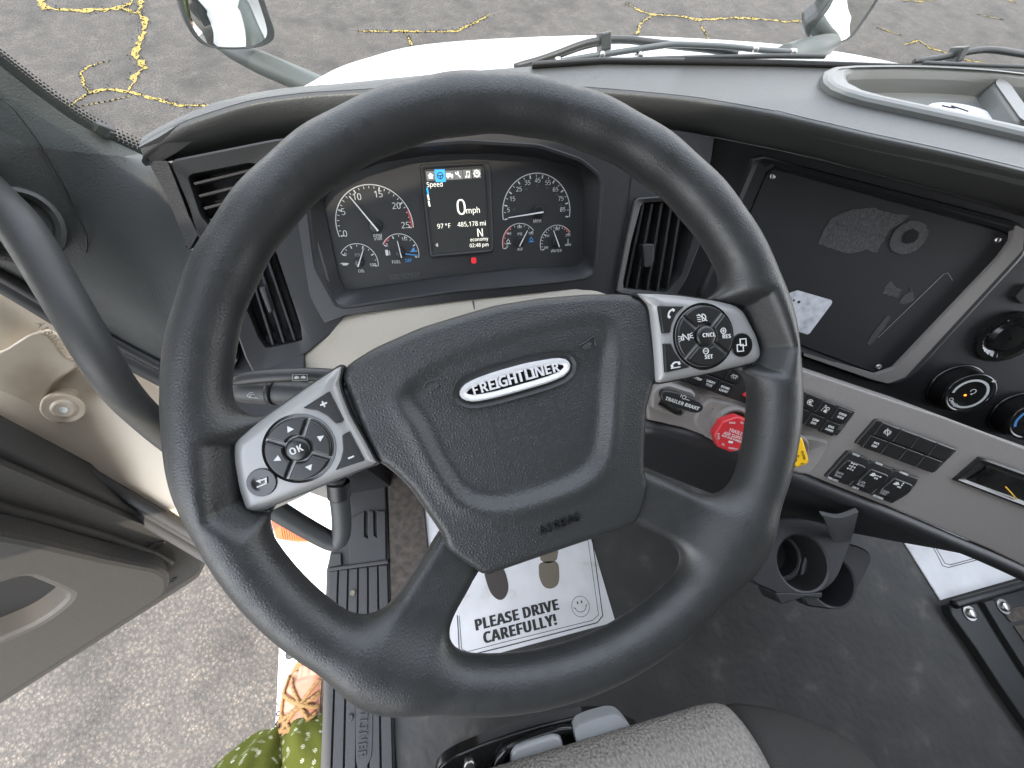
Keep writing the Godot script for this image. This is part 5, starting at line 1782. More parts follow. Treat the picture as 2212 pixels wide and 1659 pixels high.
func steering_wheel() -> void:
	var o := at_d(Vector2(1120.8, 858.2), 0.2789)
	var n := Vector3(0, 0.9075, 0.42).normalized()
	wf = frame(o, n, Vector3.RIGHT)
	wf = frame(o, n, meet(Vector2(1212, 801.3), wf) - meet(Vector2(1020.3, 854.6), wf))
	var t := thing("steering_wheel", "black leather four-spoke steering wheel with silver switch pods and a chrome name badge", "steering wheel", wf)
	var R := 0.234
	part(t, "rim", nets(wheel_field, Vector3(-R, -R, -0.036), Vector3(R, R, 0.026), 0.0034), mats["spoke leather"], wf)
	# airbag pad
	var ph := -0.004
	var pad := rounded(locs(px(V0, [731, 812, 745, 787, 804, 750, 904, 706, 987, 680, 1070, 656, 1170, 640, 1270, 632, 1354, 631, 1389, 640, 1406, 662, 1414, 720, 1424, 812, 1418, 832, 1403, 886, 1398, 986, 1399, 1020, 1406, 1046, 1392, 1112, 1374, 1140, 1237, 1186, 1056, 1249, 1040, 1247, 967, 1196, 957, 1180, 953, 1160, 934, 1133, 887, 1063, 854, 1030, 826, 1008, 814, 1002, 787, 953]), wf, ph), 0.005, 3)
	var dent := smooth_loop(locs(px(V0, [868, 846, 905, 925, 945, 1005, 985, 1065, 1030, 1092, 1090, 1096, 1170, 1076, 1250, 1044, 1296, 1004, 1314, 940, 1320, 850, 1326, 760, 1322, 700, 1270, 680, 1100, 720, 960, 770]), wf, ph))
	var pc := wl(Vector2(1110, 900), ph)
	var yt := wl(Vector2(1180, 640), ph).y
	var pad_h := func(q: Vector2, tt: float) -> float:
		var edge := clampf(in_poly_dist(q, pad), 0.0, 0.03)
		var z := -0.0125 + 0.0100 * sqrt(1.0 - pow(1.0 - minf(edge / 0.0075, 1.0), 2.0)) + 0.0012 * (1.0 - tt * tt)
		var dd := in_poly_dist(q, dent)
		var open := smoothstep(0.045, 0.0, q.y)
		z -= 0.0066 * smoothstep(-0.003, 0.0095, dd) * lerpf(0.25, 1.0, open)
		z += 0.0014 * exp(-pow((dd + 0.004) / 0.006, 2.0)) * open
		# shallow groove round the badge
		return z
	var padm := part(t, "airbag_pad", dome(pad, pc, pad_h, -0.034, 176, 46), mats["pad leather"], wf)
	# badge: chrome ring, black field, raised letters
	var bring := rounded(locs(px(R5, [763, 912, 768, 868, 800, 828, 870, 792, 1000, 745, 1200, 690, 1400, 655, 1462, 660, 1498, 695, 1494, 742, 1450, 785, 1360, 822, 1200, 870, 1000, 925, 860, 951, 800, 940]), wf, 0.0), 0.006)
	var bc := wl(p1(R5, 1130, 805))
	var bl := polar(bring, bc, 96)
	var zb := -0.010
	var badge := Node3D.new()
	badge.name = "name_badge"
	t.add_child(badge)
	badge.global_transform = wf * here(v3(bc, zb))
	part(badge, "badge_recess", bands([[inset(bl, -0.0045), zb + 0.0062], [inset(bl, -0.002), zb + 0.0048], [inset(bl, -0.0005), zb + 0.003]]), mats["black satin"], wf)
	part(badge, "chrome_ring", bands([[bl, zb], [inset(bl, 0.0004), zb + 0.0068], [inset(bl, 0.0016), zb + 0.0085], [inset(bl, 0.0034), zb + 0.0082], [inset(bl, 0.0050), zb + 0.0066], [inset(bl, 0.0052), zb + 0.005]]), mats["bright silver"], wf)
	part(badge, "badge_field", ext(inset(bl, 0.0046), zb, zb + 0.0058, 0.0), mats["black gloss"], wf)
	var la := wl(p1(R5, 850, 905), 0.0)
	var lb := wl(p1(R5, 1425, 745), 0.0)
	var word := "FREIGHTLINER"
	var lw := (lb - la).length()
	# letters grow toward the middle of the badge
	var widths := [0.93, 1.0, 0.90, 0.46, 1.05, 1.07, 0.92, 0.84, 0.46, 1.07, 0.90, 1.0]
	var sum := 0.0
	for x in widths:
		sum += x
	var at := 0.0
	for i in word.length():
		var cxp: float = (at + widths[i] / 2.0) / sum
		at += widths[i]
		var dir := (lb - la).normalized()
		var mid := la.lerp(lb, cxp)
		var hgt := 0.0082 - 0.0020 * pow(absf(cxp - 0.5) * 2.0, 2.0)
		write(badge, word[i], wf, mid + dir.orthogonal() * -(hgt * 0.5), hgt, mats["bright silver"], dir.angle(), bold, zb + 0.0068, 0.0026, "badge_letter")
	# pressed lettering and horn signs
	var aw := wl(Vector2(1162, 1146), ph)
	var bw := wl(Vector2(1250, 1112), ph)
	var s := "AIRBAG"
	for i in 6:
		var q := aw.lerp(bw, (i + 0.5) / 6.0)
		write(padm, s[i], wf, q, 0.0060, mats["black plastic"], (bw - aw).angle(), plain_font, pad_h.call(q, 0.6), 0.0034)
	for h in [[[530, 850, 560, 815, 640, 790, 665, 815], [600, 848]], [[1540, 580, 1585, 560, 1635, 520, 1655, 580], [1597, 585]]]:
		var line := PackedVector3Array()
		for q in px(R5, h[0]):
			var l2 := wl(q, ph)
			line.append(v3(l2, pad_h.call(l2, 0.5) + 0.0002))
		part(padm, "horn_mark", tube(line, [0.0008], 6), mats["pad leather"], wf)
		var hc := wl(p1(R5, h[1][0], h[1][1]), ph)
		part(padm, "horn_mark", ext(circle(hc, 0.0044, 18, 0.0026, 0.2), pad_h.call(hc, 0.5) - 0.002, pad_h.call(hc, 0.5) + 0.0008, 0.0006), mats["pad leather"], wf)
	# hub body behind the pad
	part(t, "hub_shell", ext(polar(inset(pad, 0.006), pc, 64), -0.075, -0.030, 0.0), mats["lower trim"], wf)
	pod(t, ZL, [938, 256, 905, 395, 918, 480, 1000, 690, 1120, 900, 1215, 1080, 1240, 1098, 1150, 1125, 260, 1485, 165, 1503, 122, 1480, 60, 1290, 20, 1050, 25, 930, 60, 868, 400, 620, 700, 410, 850, 312], Vector2(605, 955), 300.0, 104.0, Vector2(295, 1235), 124.0, true)
	pod(t, ZR, [-8, 104, 200, 108, 400, 125, 700, 168, 880, 208, 955, 262, 1020, 380, 1080, 500, 1110, 620, 1108, 695, 1060, 735, 700, 820, 240, 912, 186, 915, 178, 880, 168, 700, 150, 500, 125, 260, 95, 180, 30, 120], Vector2(565, 500), 262.0, 86.0, Vector2(900, 578), 98.0, false)

func pod(t: Node3D, V: Array, outline: Array, c: Vector2, r: float, rk: float, c3: Vector2, r3: float, left: bool) -> void:
	var h := 0.004
	var o := rounded(locs(px(V, outline), wf, h), 0.004, 3)
	var p := Node3D.new()
	p.name = "switch_pod"
	t.add_child(p, true)
	var cc := wl(p1(V, c.x, c.y), h)
	p.global_transform = wf * here(v3(cc, h))
	var rr := (wl(p1(V, c.x + r, c.y), h) - wl(p1(V, c.x - r, c.y), h)).length() / 2.0
	var pod_h := func(q: Vector2, _t: float) -> float:
		var edge := clampf(in_poly_dist(q, o), 0.0, 0.02)
		return h - 0.0075 + 0.0075 * sqrt(1.0 - pow(1.0 - minf(edge / 0.009, 1.0), 2.0))
	var plate := part(p, "silver_plate", dome(o, cc, pod_h, -0.014, 144, 30), mats["silver"], wf)
	part(p, "pad_gap", bands([[inset(o, -0.0013), -0.010], [inset(o, -0.0011), h - 0.0072], [inset(o, 0.0002), h - 0.0072]]), mats["black satin"], wf)
	# round four-way key pad
	part(p, "key_ring", bands([[circle(cc, rr + 0.0012, 56), h - 0.001], [circle(cc, rr + 0.0006, 56), h + 0.0004], [circle(cc, rr - 0.0010, 56), h + 0.0002], [circle(cc, rr - 0.0012, 56), h - 0.004], [circle(cc, 0.001, 56), h + 0.0003]]), mats["black gloss"], wf)
	var rkm := rr * rk / r
	var cross := (wl(p1(V, 540, 740), h) - wl(p1(V, 420, 680), h)) if left else Vector2.ZERO
	var a_split: Array = []
	var seps := [[690, 700], [345, 880], [505, 1215], [880, 1035]] if left else [[705, 320], [380, 335], [410, 685], [745, 640]]
	for q in seps:
		a_split.append((wl(p1(V, q[0], q[1]), h) - cc).angle())
	a_split.sort()
	for i in 4:
		var s: float = a_split[i]
		var e: float = a_split[(i + 1) % 4]
		if e < s:
			e += TAU
		var pts := PackedVector2Array()
		var gap := 0.0011
		for k in 13:
			var ang := lerpf(s + gap / rr, e - gap / rr, k / 12.0)
			pts.append(cc + Vector2.from_angle(ang) * (rr - 0.0016))
		for k in 9:
			var ang := lerpf(e - gap / rkm, s + gap / rkm, k / 8.0)
			pts.append(cc + Vector2.from_angle(ang) * (rkm + 0.0012))
		part(p, "key", ext(pts, h - 0.003, h + 0.0030, 0.0014), mats["black plastic"], wf)
	part(p, "centre_key", lathe([Vector2(rkm, -0.003), Vector2(rkm, 0.0026), Vector2(rkm * 0.93, 0.0038), Vector2(rkm * 0.7, 0.0046), Vector2(0, 0.0050)], 32), mats["black plastic"], wf * here(v3(cc, h)))
	# lone round key at the outer end
	var c3l := wl(p1(V, c3.x, c3.y), h)
	var r3m := rr * r3 / r
	part(p, "round_key", lathe([Vector2(r3m, -0.003), Vector2(r3m, 0.0006), Vector2(r3m * 0.94, 0.0012), Vector2(r3m * 0.6, 0.0006), Vector2(0, 0.0004)], 32), mats["black gloss"], wf * here(v3(c3l, h)))
	var kz := h + 0.0030
	var wp := mats["white print"] as Material
	var tu := 0.0
	if left:
		for q in [[656, 881, 712, 845, 743, 909, 726, 915, 708, 898, 687, 887], [740, 940, 755, 931, 788, 994, 726, 1015, 737, 993, 742, 970]]:
			part(p, "key", ext(rounded(locs(px(V0, q), wf, h), 0.0008), h - 0.003, h + 0.0018, 0.0008), mats["black plastic"], wf)
		tu = (wl(p1(V, 650, 935), h) - wl(p1(V, 555, 975), h)).angle()
		write(p, "+", wf, wl(p1(V, 812, 586), h), 0.0066, wp, tu, bold, h + 0.0019, 0.0004)
		write(p, "–", wf, wl(p1(V, 1033, 1015), h), 0.0066, wp, tu, bold, h + 0.0019, 0.0004)
		write(p, "OK", wf, wl(p1(V, 602, 955), h), 0.0044, wp, tu, bold, h + 0.0052, 0.0004)
		for q in [[505, 770, 560, 795, 508, 825], [750, 855, 808, 848, 778, 898], [390, 1058, 428, 1010, 455, 1055], [652, 1108, 710, 1085, 700, 1138]]:
			part(p, "arrow_mark", ext(locs(px(V, q), wf, kz), kz, kz + 0.0004, 0.0), wp, wf)
		var b := MB.new()
		for q in [[252, 1222, 290, 1205, 292, 1238], [285, 1212, 340, 1190, 343, 1240, 330, 1245, 326, 1208, 288, 1224], [258, 1268, 330, 1238, 334, 1246, 262, 1277]]:
			add_ext(b, locs(px(V, q), wf, h), h + 0.0010, h + 0.0016, 0.0)
		part(p, "back_icon", b.done(), wp, wf)
	else:
		for q in [[1421, 661, 1475, 662, 1458, 680, 1449, 702, 1446, 719, 1430, 720], [1432, 742, 1447.5, 742, 1455, 760, 1470, 780, 1488, 793, 1436, 805]]:
			part(p, "key", ext(rounded(locs(px(V0, q), wf, h), 0.0008), h - 0.003, h + 0.0018, 0.0008), mats["black plastic"], wf)
		tu = (wl(p1(V, 780, 505), h) - wl(p1(V, 710, 510), h)).angle()
		write(p, "CNCL", wf, wl(p1(V, 576, 494), h), 0.0030, wp, tu, bold, h + 0.0050, 0.0004)
		write(p, "RES", wf, wl(p1(V, 744, 504), h), 0.0031, wp, tu, bold, kz + 0.0001, 0.0004)
		write(p, "SET", wf, wl(p1(V, 588, 684), h), 0.0031, wp, tu, bold, kz + 0.0001, 0.0004)
		for q in [[740, 452, true], [584, 632, false]]:
			var b := MB.new()
			var io := wl(p1(V, q[0], q[1]), kz)
			ring_arc(b, io, 0.0018, 0.0024, 0, TAU, kz, kz + 0.0004)
			add_ext(b, rect(io, 0.0024, 0.0006, tu), kz, kz + 0.0004, 0)
			if q[2]:
				add_ext(b, rect(io, 0.0006, 0.0024, tu), kz, kz + 0.00045, 0)
			part(p, "sign_mark", b.done(), wp, wf)
		# lamp-off sign and horn-off sign
		var b := MB.new()
		var lo := wl(p1(V, 556, 334), kz)
		ring_arc(b, lo, 0.0022, 0.0029, -1.7, 1.7, kz, kz + 0.0004)
		add_ext(b, rect(lo + Vector2(-0.0004, 0), 0.0006, 0.0056, tu), kz, kz + 0.0004, 0)
		add_ext(b, rect(lo, 0.0088, 0.0007, -0.85), kz, kz + 0.00045, 0)
		for i in 4:
			add_ext(b, rect(lo + Vector2(-0.0033, 0.0025 - i * 0.0016), 0.0028, 0.0005, -0.25), kz, kz + 0.0004, 0)
		part(p, "lamp_mark", b.done(), wp, wf)
		b = MB.new()
		lo = wl(p1(V, 406, 508), kz)
		for sx in [-1.0, 1.0]:
			ring_arc(b, lo + Vector2(0.0021 * sx, 0), 0.0014, 0.0020, PI / 2 if sx < 0 else -PI / 2, PI * 1.5 if sx < 0 else PI / 2, kz, kz + 0.0004)
			add_ext(b, rect(lo + Vector2(0.0021 * sx, 0), 0.0006, 0.0037), kz, kz + 0.0004, 0)
			for i in 3:
				add_ext(b, rect(lo + Vector2(0.0051 * sx, 0.0017 - i * 0.0017), 0.0021, 0.0005, (0.35 - i * 0.35) * sx), kz, kz + 0.0004, 0)
		add_ext(b, rect(lo, 0.0075, 0.0006, -0.95), kz, kz + 0.00045, 0)
		part(p, "horn_mark", b.done(), wp, wf)
		b = MB.new()
		for q in [[880, 605, -1], [905, 555, 1]]:
			var mo := wl(p1(V, q[0], q[1]), h)
			for k in 4:
				add_ext(b, rect(mo + Vector2.from_angle(k * PI / 2 + tu) * 0.0026, 0.0008, 0.0058, k * PI / 2 + tu), h + 0.0012 + k * 0.00004, h + 0.0016 + k * 0.00004, 0)
		part(p, "window_icon", b.done(), wp, wf)
		# handset signs
		for q in [[262, 300, 0.75, 1.0], [302, 752, 0.12, 1.0]]:
			b = MB.new()
			var po := wl(p1(V, q[0], q[1]), h)
			var dn := Vector2(0, -1).rotated(q[2])
			ring_arc(b, po + dn * 0.0024, 0.0034, 0.0046, PI / 2 + q[2] - 0.95, PI / 2 + q[2] + 0.95, h + 0.0018, h + 0.0022)
			for sx in [-1, 1]:
				add_ext(b, rect(po + dn * 0.0024 + Vector2.from_angle(PI / 2 + q[2] + 0.95 * sx) * 0.0038, 0.0018, 0.0023, q[2]), h + 0.0018, h + 0.00225, 0)
			if q[1] > 500:
				add_ext(b, rect(po + Vector2(0, -0.0024).rotated(tu), 0.0078, 0.0007, tu + 0.1), h + 0.0018, h + 0.0022, 0)
			part(p, "handset_mark", b.done(), wp, wf)

# ---------------------------------------------------------------- column and stalks
func column() -> void:
	var t := thing("steering_column", "dark grey steering column shroud under the wheel hub", "steering column", here(at_d(Vector2(1050, 800), 0.42)))
	var top := at_d(Vector2(1000, 760), 0.40)
	var sh := []
	for q in [[0.355, 0.075], [0.40, 0.085], [0.46, 0.090], [0.53, 0.092]]:
		sh.append(q)
	var rows := []
	var ax := -wf.basis.z
	for k in 6:
		var line := PackedVector3Array()
		var o := wf.origin + ax * (0.07 + k * 0.04) + Vector3(-0.005, 0.0, 0)
		for i in 28:
			var a := TAU * i / 28
			var w := 0.092 + 0.004 * k
			line.append(o + Vector3.RIGHT * cos(a) * w + Vector3(0, 0.42, -0.9075) * sin(a) * (0.066 if sin(a) > 0 else 0.055))
		rows.append(line)
	part(t, "shroud", grid(rows, true, true), mats["lower trim"])
	var b := MB.new()
	part(t, "tube", tube(PackedVector3Array([wf.origin + ax * 0.05, wf.origin + ax * 0.5]), [0.035], 20), mats["black satin"])
	# indicator stalk
	t = thing("indicator_stalk", "slim black indicator stalk with a white double-arrow sign behind the wheel", "stalk", here(at_d(Vector2(700, 812), 0.36)))
	var pts := []
	for q in [[500, 828, 0.345], [520, 820, 0.345], [560, 814, 0.346], [620, 810, 0.348], [680, 809, 0.352], [760, 815, 0.36], [900, 830, 0.38]]:
		pts.append(at_d(Vector2(q[0], q[1]), q[2]))
	part(t, "lever", tube(curve(pts, 4), [0.0015, 0.003, 0.0042, 0.005, 0.0056, 0.006, 0.0062, 0.0063, 0.0064, 0.0065], 14, false, 0.8), mats["black satin"])
	var sf := frame(at_d(Vector2(648, 815.5), 0.3425), (eye - at_d(Vector2(648, 815), 0.34)).normalized(), at_d(Vector2(662, 814.6), 0.3425) - at_d(Vector2(635, 815.4), 0.3425))
	b = MB.new()
	for e in [[0, 0.0026, 0.0118, 0.0003], [0, -0.0026, 0.0118, 0.0003], [-0.0058, 0, 0.0003, 0.0054], [0.0058, 0, 0.0003, 0.0054]]:
		add_ext(b, rect(Vector2(e[0], e[1]), e[2], e[3]), 0, 0.0003, 0)
	for s in [-1.0, 1.0]:
		add_ext(b, PackedVector2Array([Vector2(0.0048 * s, 0), Vector2(0.0028 * s, 0.0017), Vector2(0.0028 * s, 0.0007), Vector2(0.0008 * s, 0.0007), Vector2(0.0008 * s, -0.0007), Vector2(0.0028 * s, -0.0007), Vector2(0.0028 * s, -0.0017)]), 0, 0.0003, 0)
	part(t, "arrow_sign", b.done(), mats["white print"], sf)
	# wiper stalk under it
	t = thing("wiper_stalk", "thicker black wiper stalk with a ribbed collar below the indicator stalk", "stalk", here(at_d(Vector2(640, 850), 0.36)))
	pts = []
	for q in [[503, 840, 0.36], [530, 845, 0.36], [590, 848, 0.362], [650, 850, 0.366], [800, 856, 0.38]]:
		pts.append(at_d(Vector2(q[0], q[1]), q[2]))
	part(t, "lever", tube(curve(pts, 4), [0.004, 0.008, 0.0098, 0.0105, 0.011], 16), mats["handle"])
	var c0 := at_d(Vector2(585, 848), 0.362)
	part(t, "collar", tube(PackedVector3Array([c0, at_d(Vector2(590, 848), 0.362), at_d(Vector2(598, 848.5), 0.362)]), [0.0118], 18), mats["black satin"])
	var ws := frame(at_d(Vector2(546, 858), 0.350), (eye - at_d(Vector2(546, 858), 0.35)).normalized(), Vector3.RIGHT)
	b = MB.new()
	ring_arc(b, Vector2(0, 0), 0.0040, 0.0046, 0.5, PI - 0.3, 0, 0.0003)
	ring_arc(b, Vector2(0, 0.0005), 0.0018, 0.0024, -0.4, PI + 0.4, 0, 0.0003)
	add_ext(b, rect(Vector2(0.0005, -0.0005), 0.008, 0.0006, -0.35), 0.00005, 0.00035, 0)
	part(t, "wiper_sign", b.done(), mats["white print"], ws)

# ---------------------------------------------------------------- door, handles
func door() -> void:
	var df := frame(at_d(Vector2(440, 1215), 0.86), Vector3(0.457, 0.12, 0.889), Vector3(-0.889, 0, 0.457))
	var t := thing("driver_door", "open driver door seen from inside, taupe trim with a map pocket", "door", here(df.origin + Vector3(0, -0.05, 0)))
	var base := rounded(locs(px(V0, [-420, 800, -100, 960, 0, 1003, 280, 1122, 410, 1170, 436, 1192, 444, 1218, 428, 1248, 352, 1296, 0, 1520, -420, 1790]), df, 0.0), 0.012)
	part(t, "door_shell", ext(base, -0.07, 0.0, 0.006), mats["door trim"], df)
	part(t, "edge_gasket", ext(inset(base, -0.008), -0.075, -0.012, 0.006), mats["rubber"], df)
	# lower panel, with the pocket sunk into it
	var pc := loc(Vector2(20, 1315), df, 0.040)
	var n := 120
	var po := polar(rounded(locs(px(V0, [-420, 1075, 0, 1153, 83, 1169, 233, 1206, 347, 1229, 370, 1246, 364, 1279, 333, 1301, 0, 1514, -420, 1780]), df, 0.040), 0.014), pc, n)
	var pin := polar(smooth_loop(locs(px(V0, [-200, 1290, -80, 1276, 0, 1262, 50, 1249, 93, 1262, 138, 1282, 146, 1290, 133, 1310, 83, 1346, 0, 1384, -90, 1420, -200, 1440]), df, 0.040)), pc, n)
	part(t, "lower_panel", bands([[po, -0.002], [inset(po, 0.001), 0.034], [inset(po, 0.004), 0.039], [inset(po, 0.010), 0.041], [inset(pin, -0.010), 0.041], [inset(pin, -0.004), 0.039], [pin, 0.034], [inset(pin, 0.003), 0.004]]), mats["door trim"], df)
	part(t, "map_pocket", ext(inset(pin, 0.001), -0.01, 0.005, 0.0), mats["lower trim"], df)
	# upper half of the door: sail panel by the hinge, posts, rail and the pane
	var hz := frame(df.origin, Vector3(0.457, 0.0, 0.889), Vector3(-0.889, 0, 0.457))
	hz = Transform3D(Basis(hz.basis.x, Vector3.UP, hz.basis.x.cross(Vector3.UP)), df.origin)   # z points out of the cab
	var y0 := 1.78 - df.origin.y
	var y1 := 2.66 - df.origin.y
	part(t, "upper_shell", ext(PackedVector2Array([Vector2(0.0, 0.28), Vector2(1.05, 0.28), Vector2(1.05, y0), Vector2(0.0, y0)]), 0.13, 0.20, 0.004), mats["paint"], hz)
	part(t, "sail_panel", ext(PackedVector2Array([Vector2(0.0, y0), Vector2(0.30, y0), Vector2(0.28, y1), Vector2(0.06, y1)]), 0.14, 0.19, 0.004), mats["lower trim"], hz)
	part(t, "window_rail", ext(PackedVector2Array([Vector2(0.06, y1), Vector2(1.05, y1), Vector2(1.05, y1 + 0.06), Vector2(0.06, y1 + 0.06)]), 0.14, 0.19, 0.004), mats["lower trim"], hz)
	part(t, "rear_post", ext(PackedVector2Array([Vector2(0.99, y0), Vector2(1.05, y0), Vector2(1.05, y1), Vector2(0.99, y1)]), 0.14, 0.19, 0.004), mats["lower trim"], hz)
	part(t, "pane", ext(PackedVector2Array([Vector2(0.29, y0), Vector2(0.99, y0), Vector2(0.99, y1), Vector2(0.28, y1)]), 0.162, 0.166, 0.0), mats["glass"], hz)
	# long moulded groove above it and two fixing holes
	var gr := PackedVector3Array()
	for p in px(V0, [-300, 1010, -60, 1075, 0, 1096, 120, 1128, 240, 1163, 330, 1195, 368, 1216]):
		gr.append(meet(p, df, 0.001))
	part(t, "moulded_ridge", tube(curve(Array(gr), 4), [0.007], 10), mats["door trim"])
	for q in [[1010, 220, 0.014], [1120, 440, 0.008]]:
		var o := loc(p1(R7, q[0], q[1]), df, 0.001)
		part(t, "fixing_hole", lathe([Vector2(q[2], 0.0), Vector2(q[2] * 0.92, 0.0022), Vector2(q[2] * 0.75, 0.0015), Vector2(q[2] * 0.7, 0.0005), Vector2(0, 0.0004)], 24), mats["lower trim"], df * here(v3(o, 0.0)))

func grab_handle() -> void:
	var P := [[-90, 330, 0.40], [-40, 400, 0.395], [25, 468, 0.392], [70, 530, 0.395], [115, 605, 0.402], [165, 690, 0.412], [215, 775, 0.43], [262, 845, 0.46], [320, 905, 0.51], [390, 965, 0.57], [470, 1020, 0.63], [560, 1078, 0.69], [640, 1128, 0.74], [700, 1162, 0.775], [722, 1170, 0.785], [734, 1162, 0.785], [738, 1140, 0.78], [737, 1110, 0.77], [733, 1075, 0.76], [725, 1030, 0.75]]
	var pts := []
	for q in P:
		pts.append(at_d(Vector2(q[0], q[1]), q[2]))
	var t := thing("grab_handle", "long bent dark grey grab handle running down the windshield pillar to the sill", "handle", here(pts[13]))
	var rad := [0.0185]
	part(t, "bar", tube(curve(pts, 5), rad, 22), mats["handle"])
	var bf := frame(at_d(Vector2(733, 1072), 0.755), (at_d(Vector2(735, 1110), 0.77) - at_d(Vector2(730, 1050), 0.755)).normalized(), Vector3.RIGHT)
	part(t, "foot_collar", lathe([Vector2(0.021, -0.03), Vector2(0.0215, 0.0), Vector2(0.019, 0.004)], 24), mats["black satin"], bf)
	# upper mount: a moulded lip round a dark recess in the pillar trim
	var rf := frame(at_d(Vector2(30, 470), 0.408), (eye - at_d(Vector2(30, 470), 0.41)).normalized(), at_d(Vector2(100, 500), 0.41) - at_d(Vector2(30, 470), 0.408))
	var lp := smooth_loop(locs(px(V0, [-90, 440, -30, 417, 30, 413, 80, 428, 118, 462, 132, 500, 120, 540, 60, 560, -40, 540, -100, 500]), rf))
	var c := loc(Vector2(20, 485), rf)
	var l1 := polar(lp, c, 48)
	part(t, "mount_lip", bands([[inset(l1, -0.006), -0.012], [inset(l1, -0.004), 0.002], [l1, 0.004], [inset(l1, 0.004), 0.0], [inset(l1, 0.006), -0.012]]), mats["pillar trim"], rf)
	part(t, "mount_recess", ext(inset(l1, 0.004), -0.016, -0.010, 0.0), mats["pillar trim"], rf)

# ---------------------------------------------------------------- outside: mirrors, wipers, lamp, step
func hood_mirror(head: Array, glass: Array, o: Vector2, d: float, n: Vector3, arm: Array, label: String) -> void:
	var f := frame(at_d(o, d), n, Vector3.RIGHT)
	var t := thing("hood_mirror", label, "mirror", here(at_d(Vector2(arm[-1][0], arm[-1][1]), arm[-1][2])), "hood mirrors")
	var c := loc(o, f)
	var hl := polar(smooth_loop(locs(head, f)), c, 72)
	var gl := polar(smooth_loop(locs(glass, f)), c, 72)
	var back := PackedVector2Array()
	for q in hl:
		back.append(c + (q - c) * 0.55)
	part(t, "mirror_shell", bands([[back, -0.09], [circle(c, 0.001, 72), -0.092]]), mats["mirror shell"], f)
	var mid := PackedVector2Array()
	for q in hl:
		mid.append(c + (q - c) * 0.9)
	part(t, "mirror_shell", bands([[back, -0.09], [mid, -0.055], [inset(hl, -0.001), -0.015], [hl, 0.0], [inset(hl, 0.003), 0.003], [gl, 0.001]]), mats["mirror shell"], f)
	var dome_h := func(_q: Vector2, tt: float) -> float:
		return 0.0105 - 0.010 * tt * tt
	part(t, "mirror_glass", dome(gl, c, dome_h, -0.01, 72, 14), mats["mirror"], f)
	var pts := []
	for q in arm:
		pts.append(at_d(Vector2(q[0], q[1]), q[2]))
	part(t, "arm", tube(curve(pts, 4), [0.018, 0.019, 0.020, 0.022, 0.024, 0.026, 0.028, 0.030, 0.032], 16), mats["arm paint"])

func wiper(label: String, arm: Array, rod: Array, frame_pts: Array, blade: Array, clip: Vector2, knots: Array) -> void:
	var f := glass_frame * here(Vector3(0, 0, -0.012))
	var t := thing("wiper", label, "wiper", here(meet(arm[-1], f)), "windshield wipers")
	var line := []
	for p in arm:
		line.append(meet(p, f, -0.030))
	part(t, "arm", tube(curve(line, 4), [0.0042, 0.0048, 0.0052], 10), mats["black satin"])
	if rod.size():
		line = []
		for p in rod:
			line.append(meet(p, f, -0.028))
		part(t, "washer_pipe", tube(curve(line, 4), [0.0022], 8), mats["black satin"])
	if frame_pts.size():
		line = []
		for p in frame_pts:
			line.append(meet(p, f, -0.016))
		part(t, "blade_frame", tube(curve(line, 4), [0.0025, 0.0032, 0.0036, 0.004], 10), mats["wiper metal"])
	line = []
	for p in blade:
		line.append(meet(p, f, -0.004))
	part(t, "blade", tube(curve(line, 4), [0.0035], 8), mats["black satin"])
	part(t, "clip", ext(rounded(rect(loc(clip, f, -0.026), 0.016, 0.022, 0.15), 0.002), -0.040, -0.018, 0.003), mats["mirror shell"], f)
	for p in knots:
		part(t, "rivet", lathe([Vector2(0.005, -0.012), Vector2(0.005, -0.002), Vector2(0.003, 0.0), Vector2(0, 0.0002)], 14), mats["steel"], f * here(v3(loc(p, f, -0.010), -0.008)))

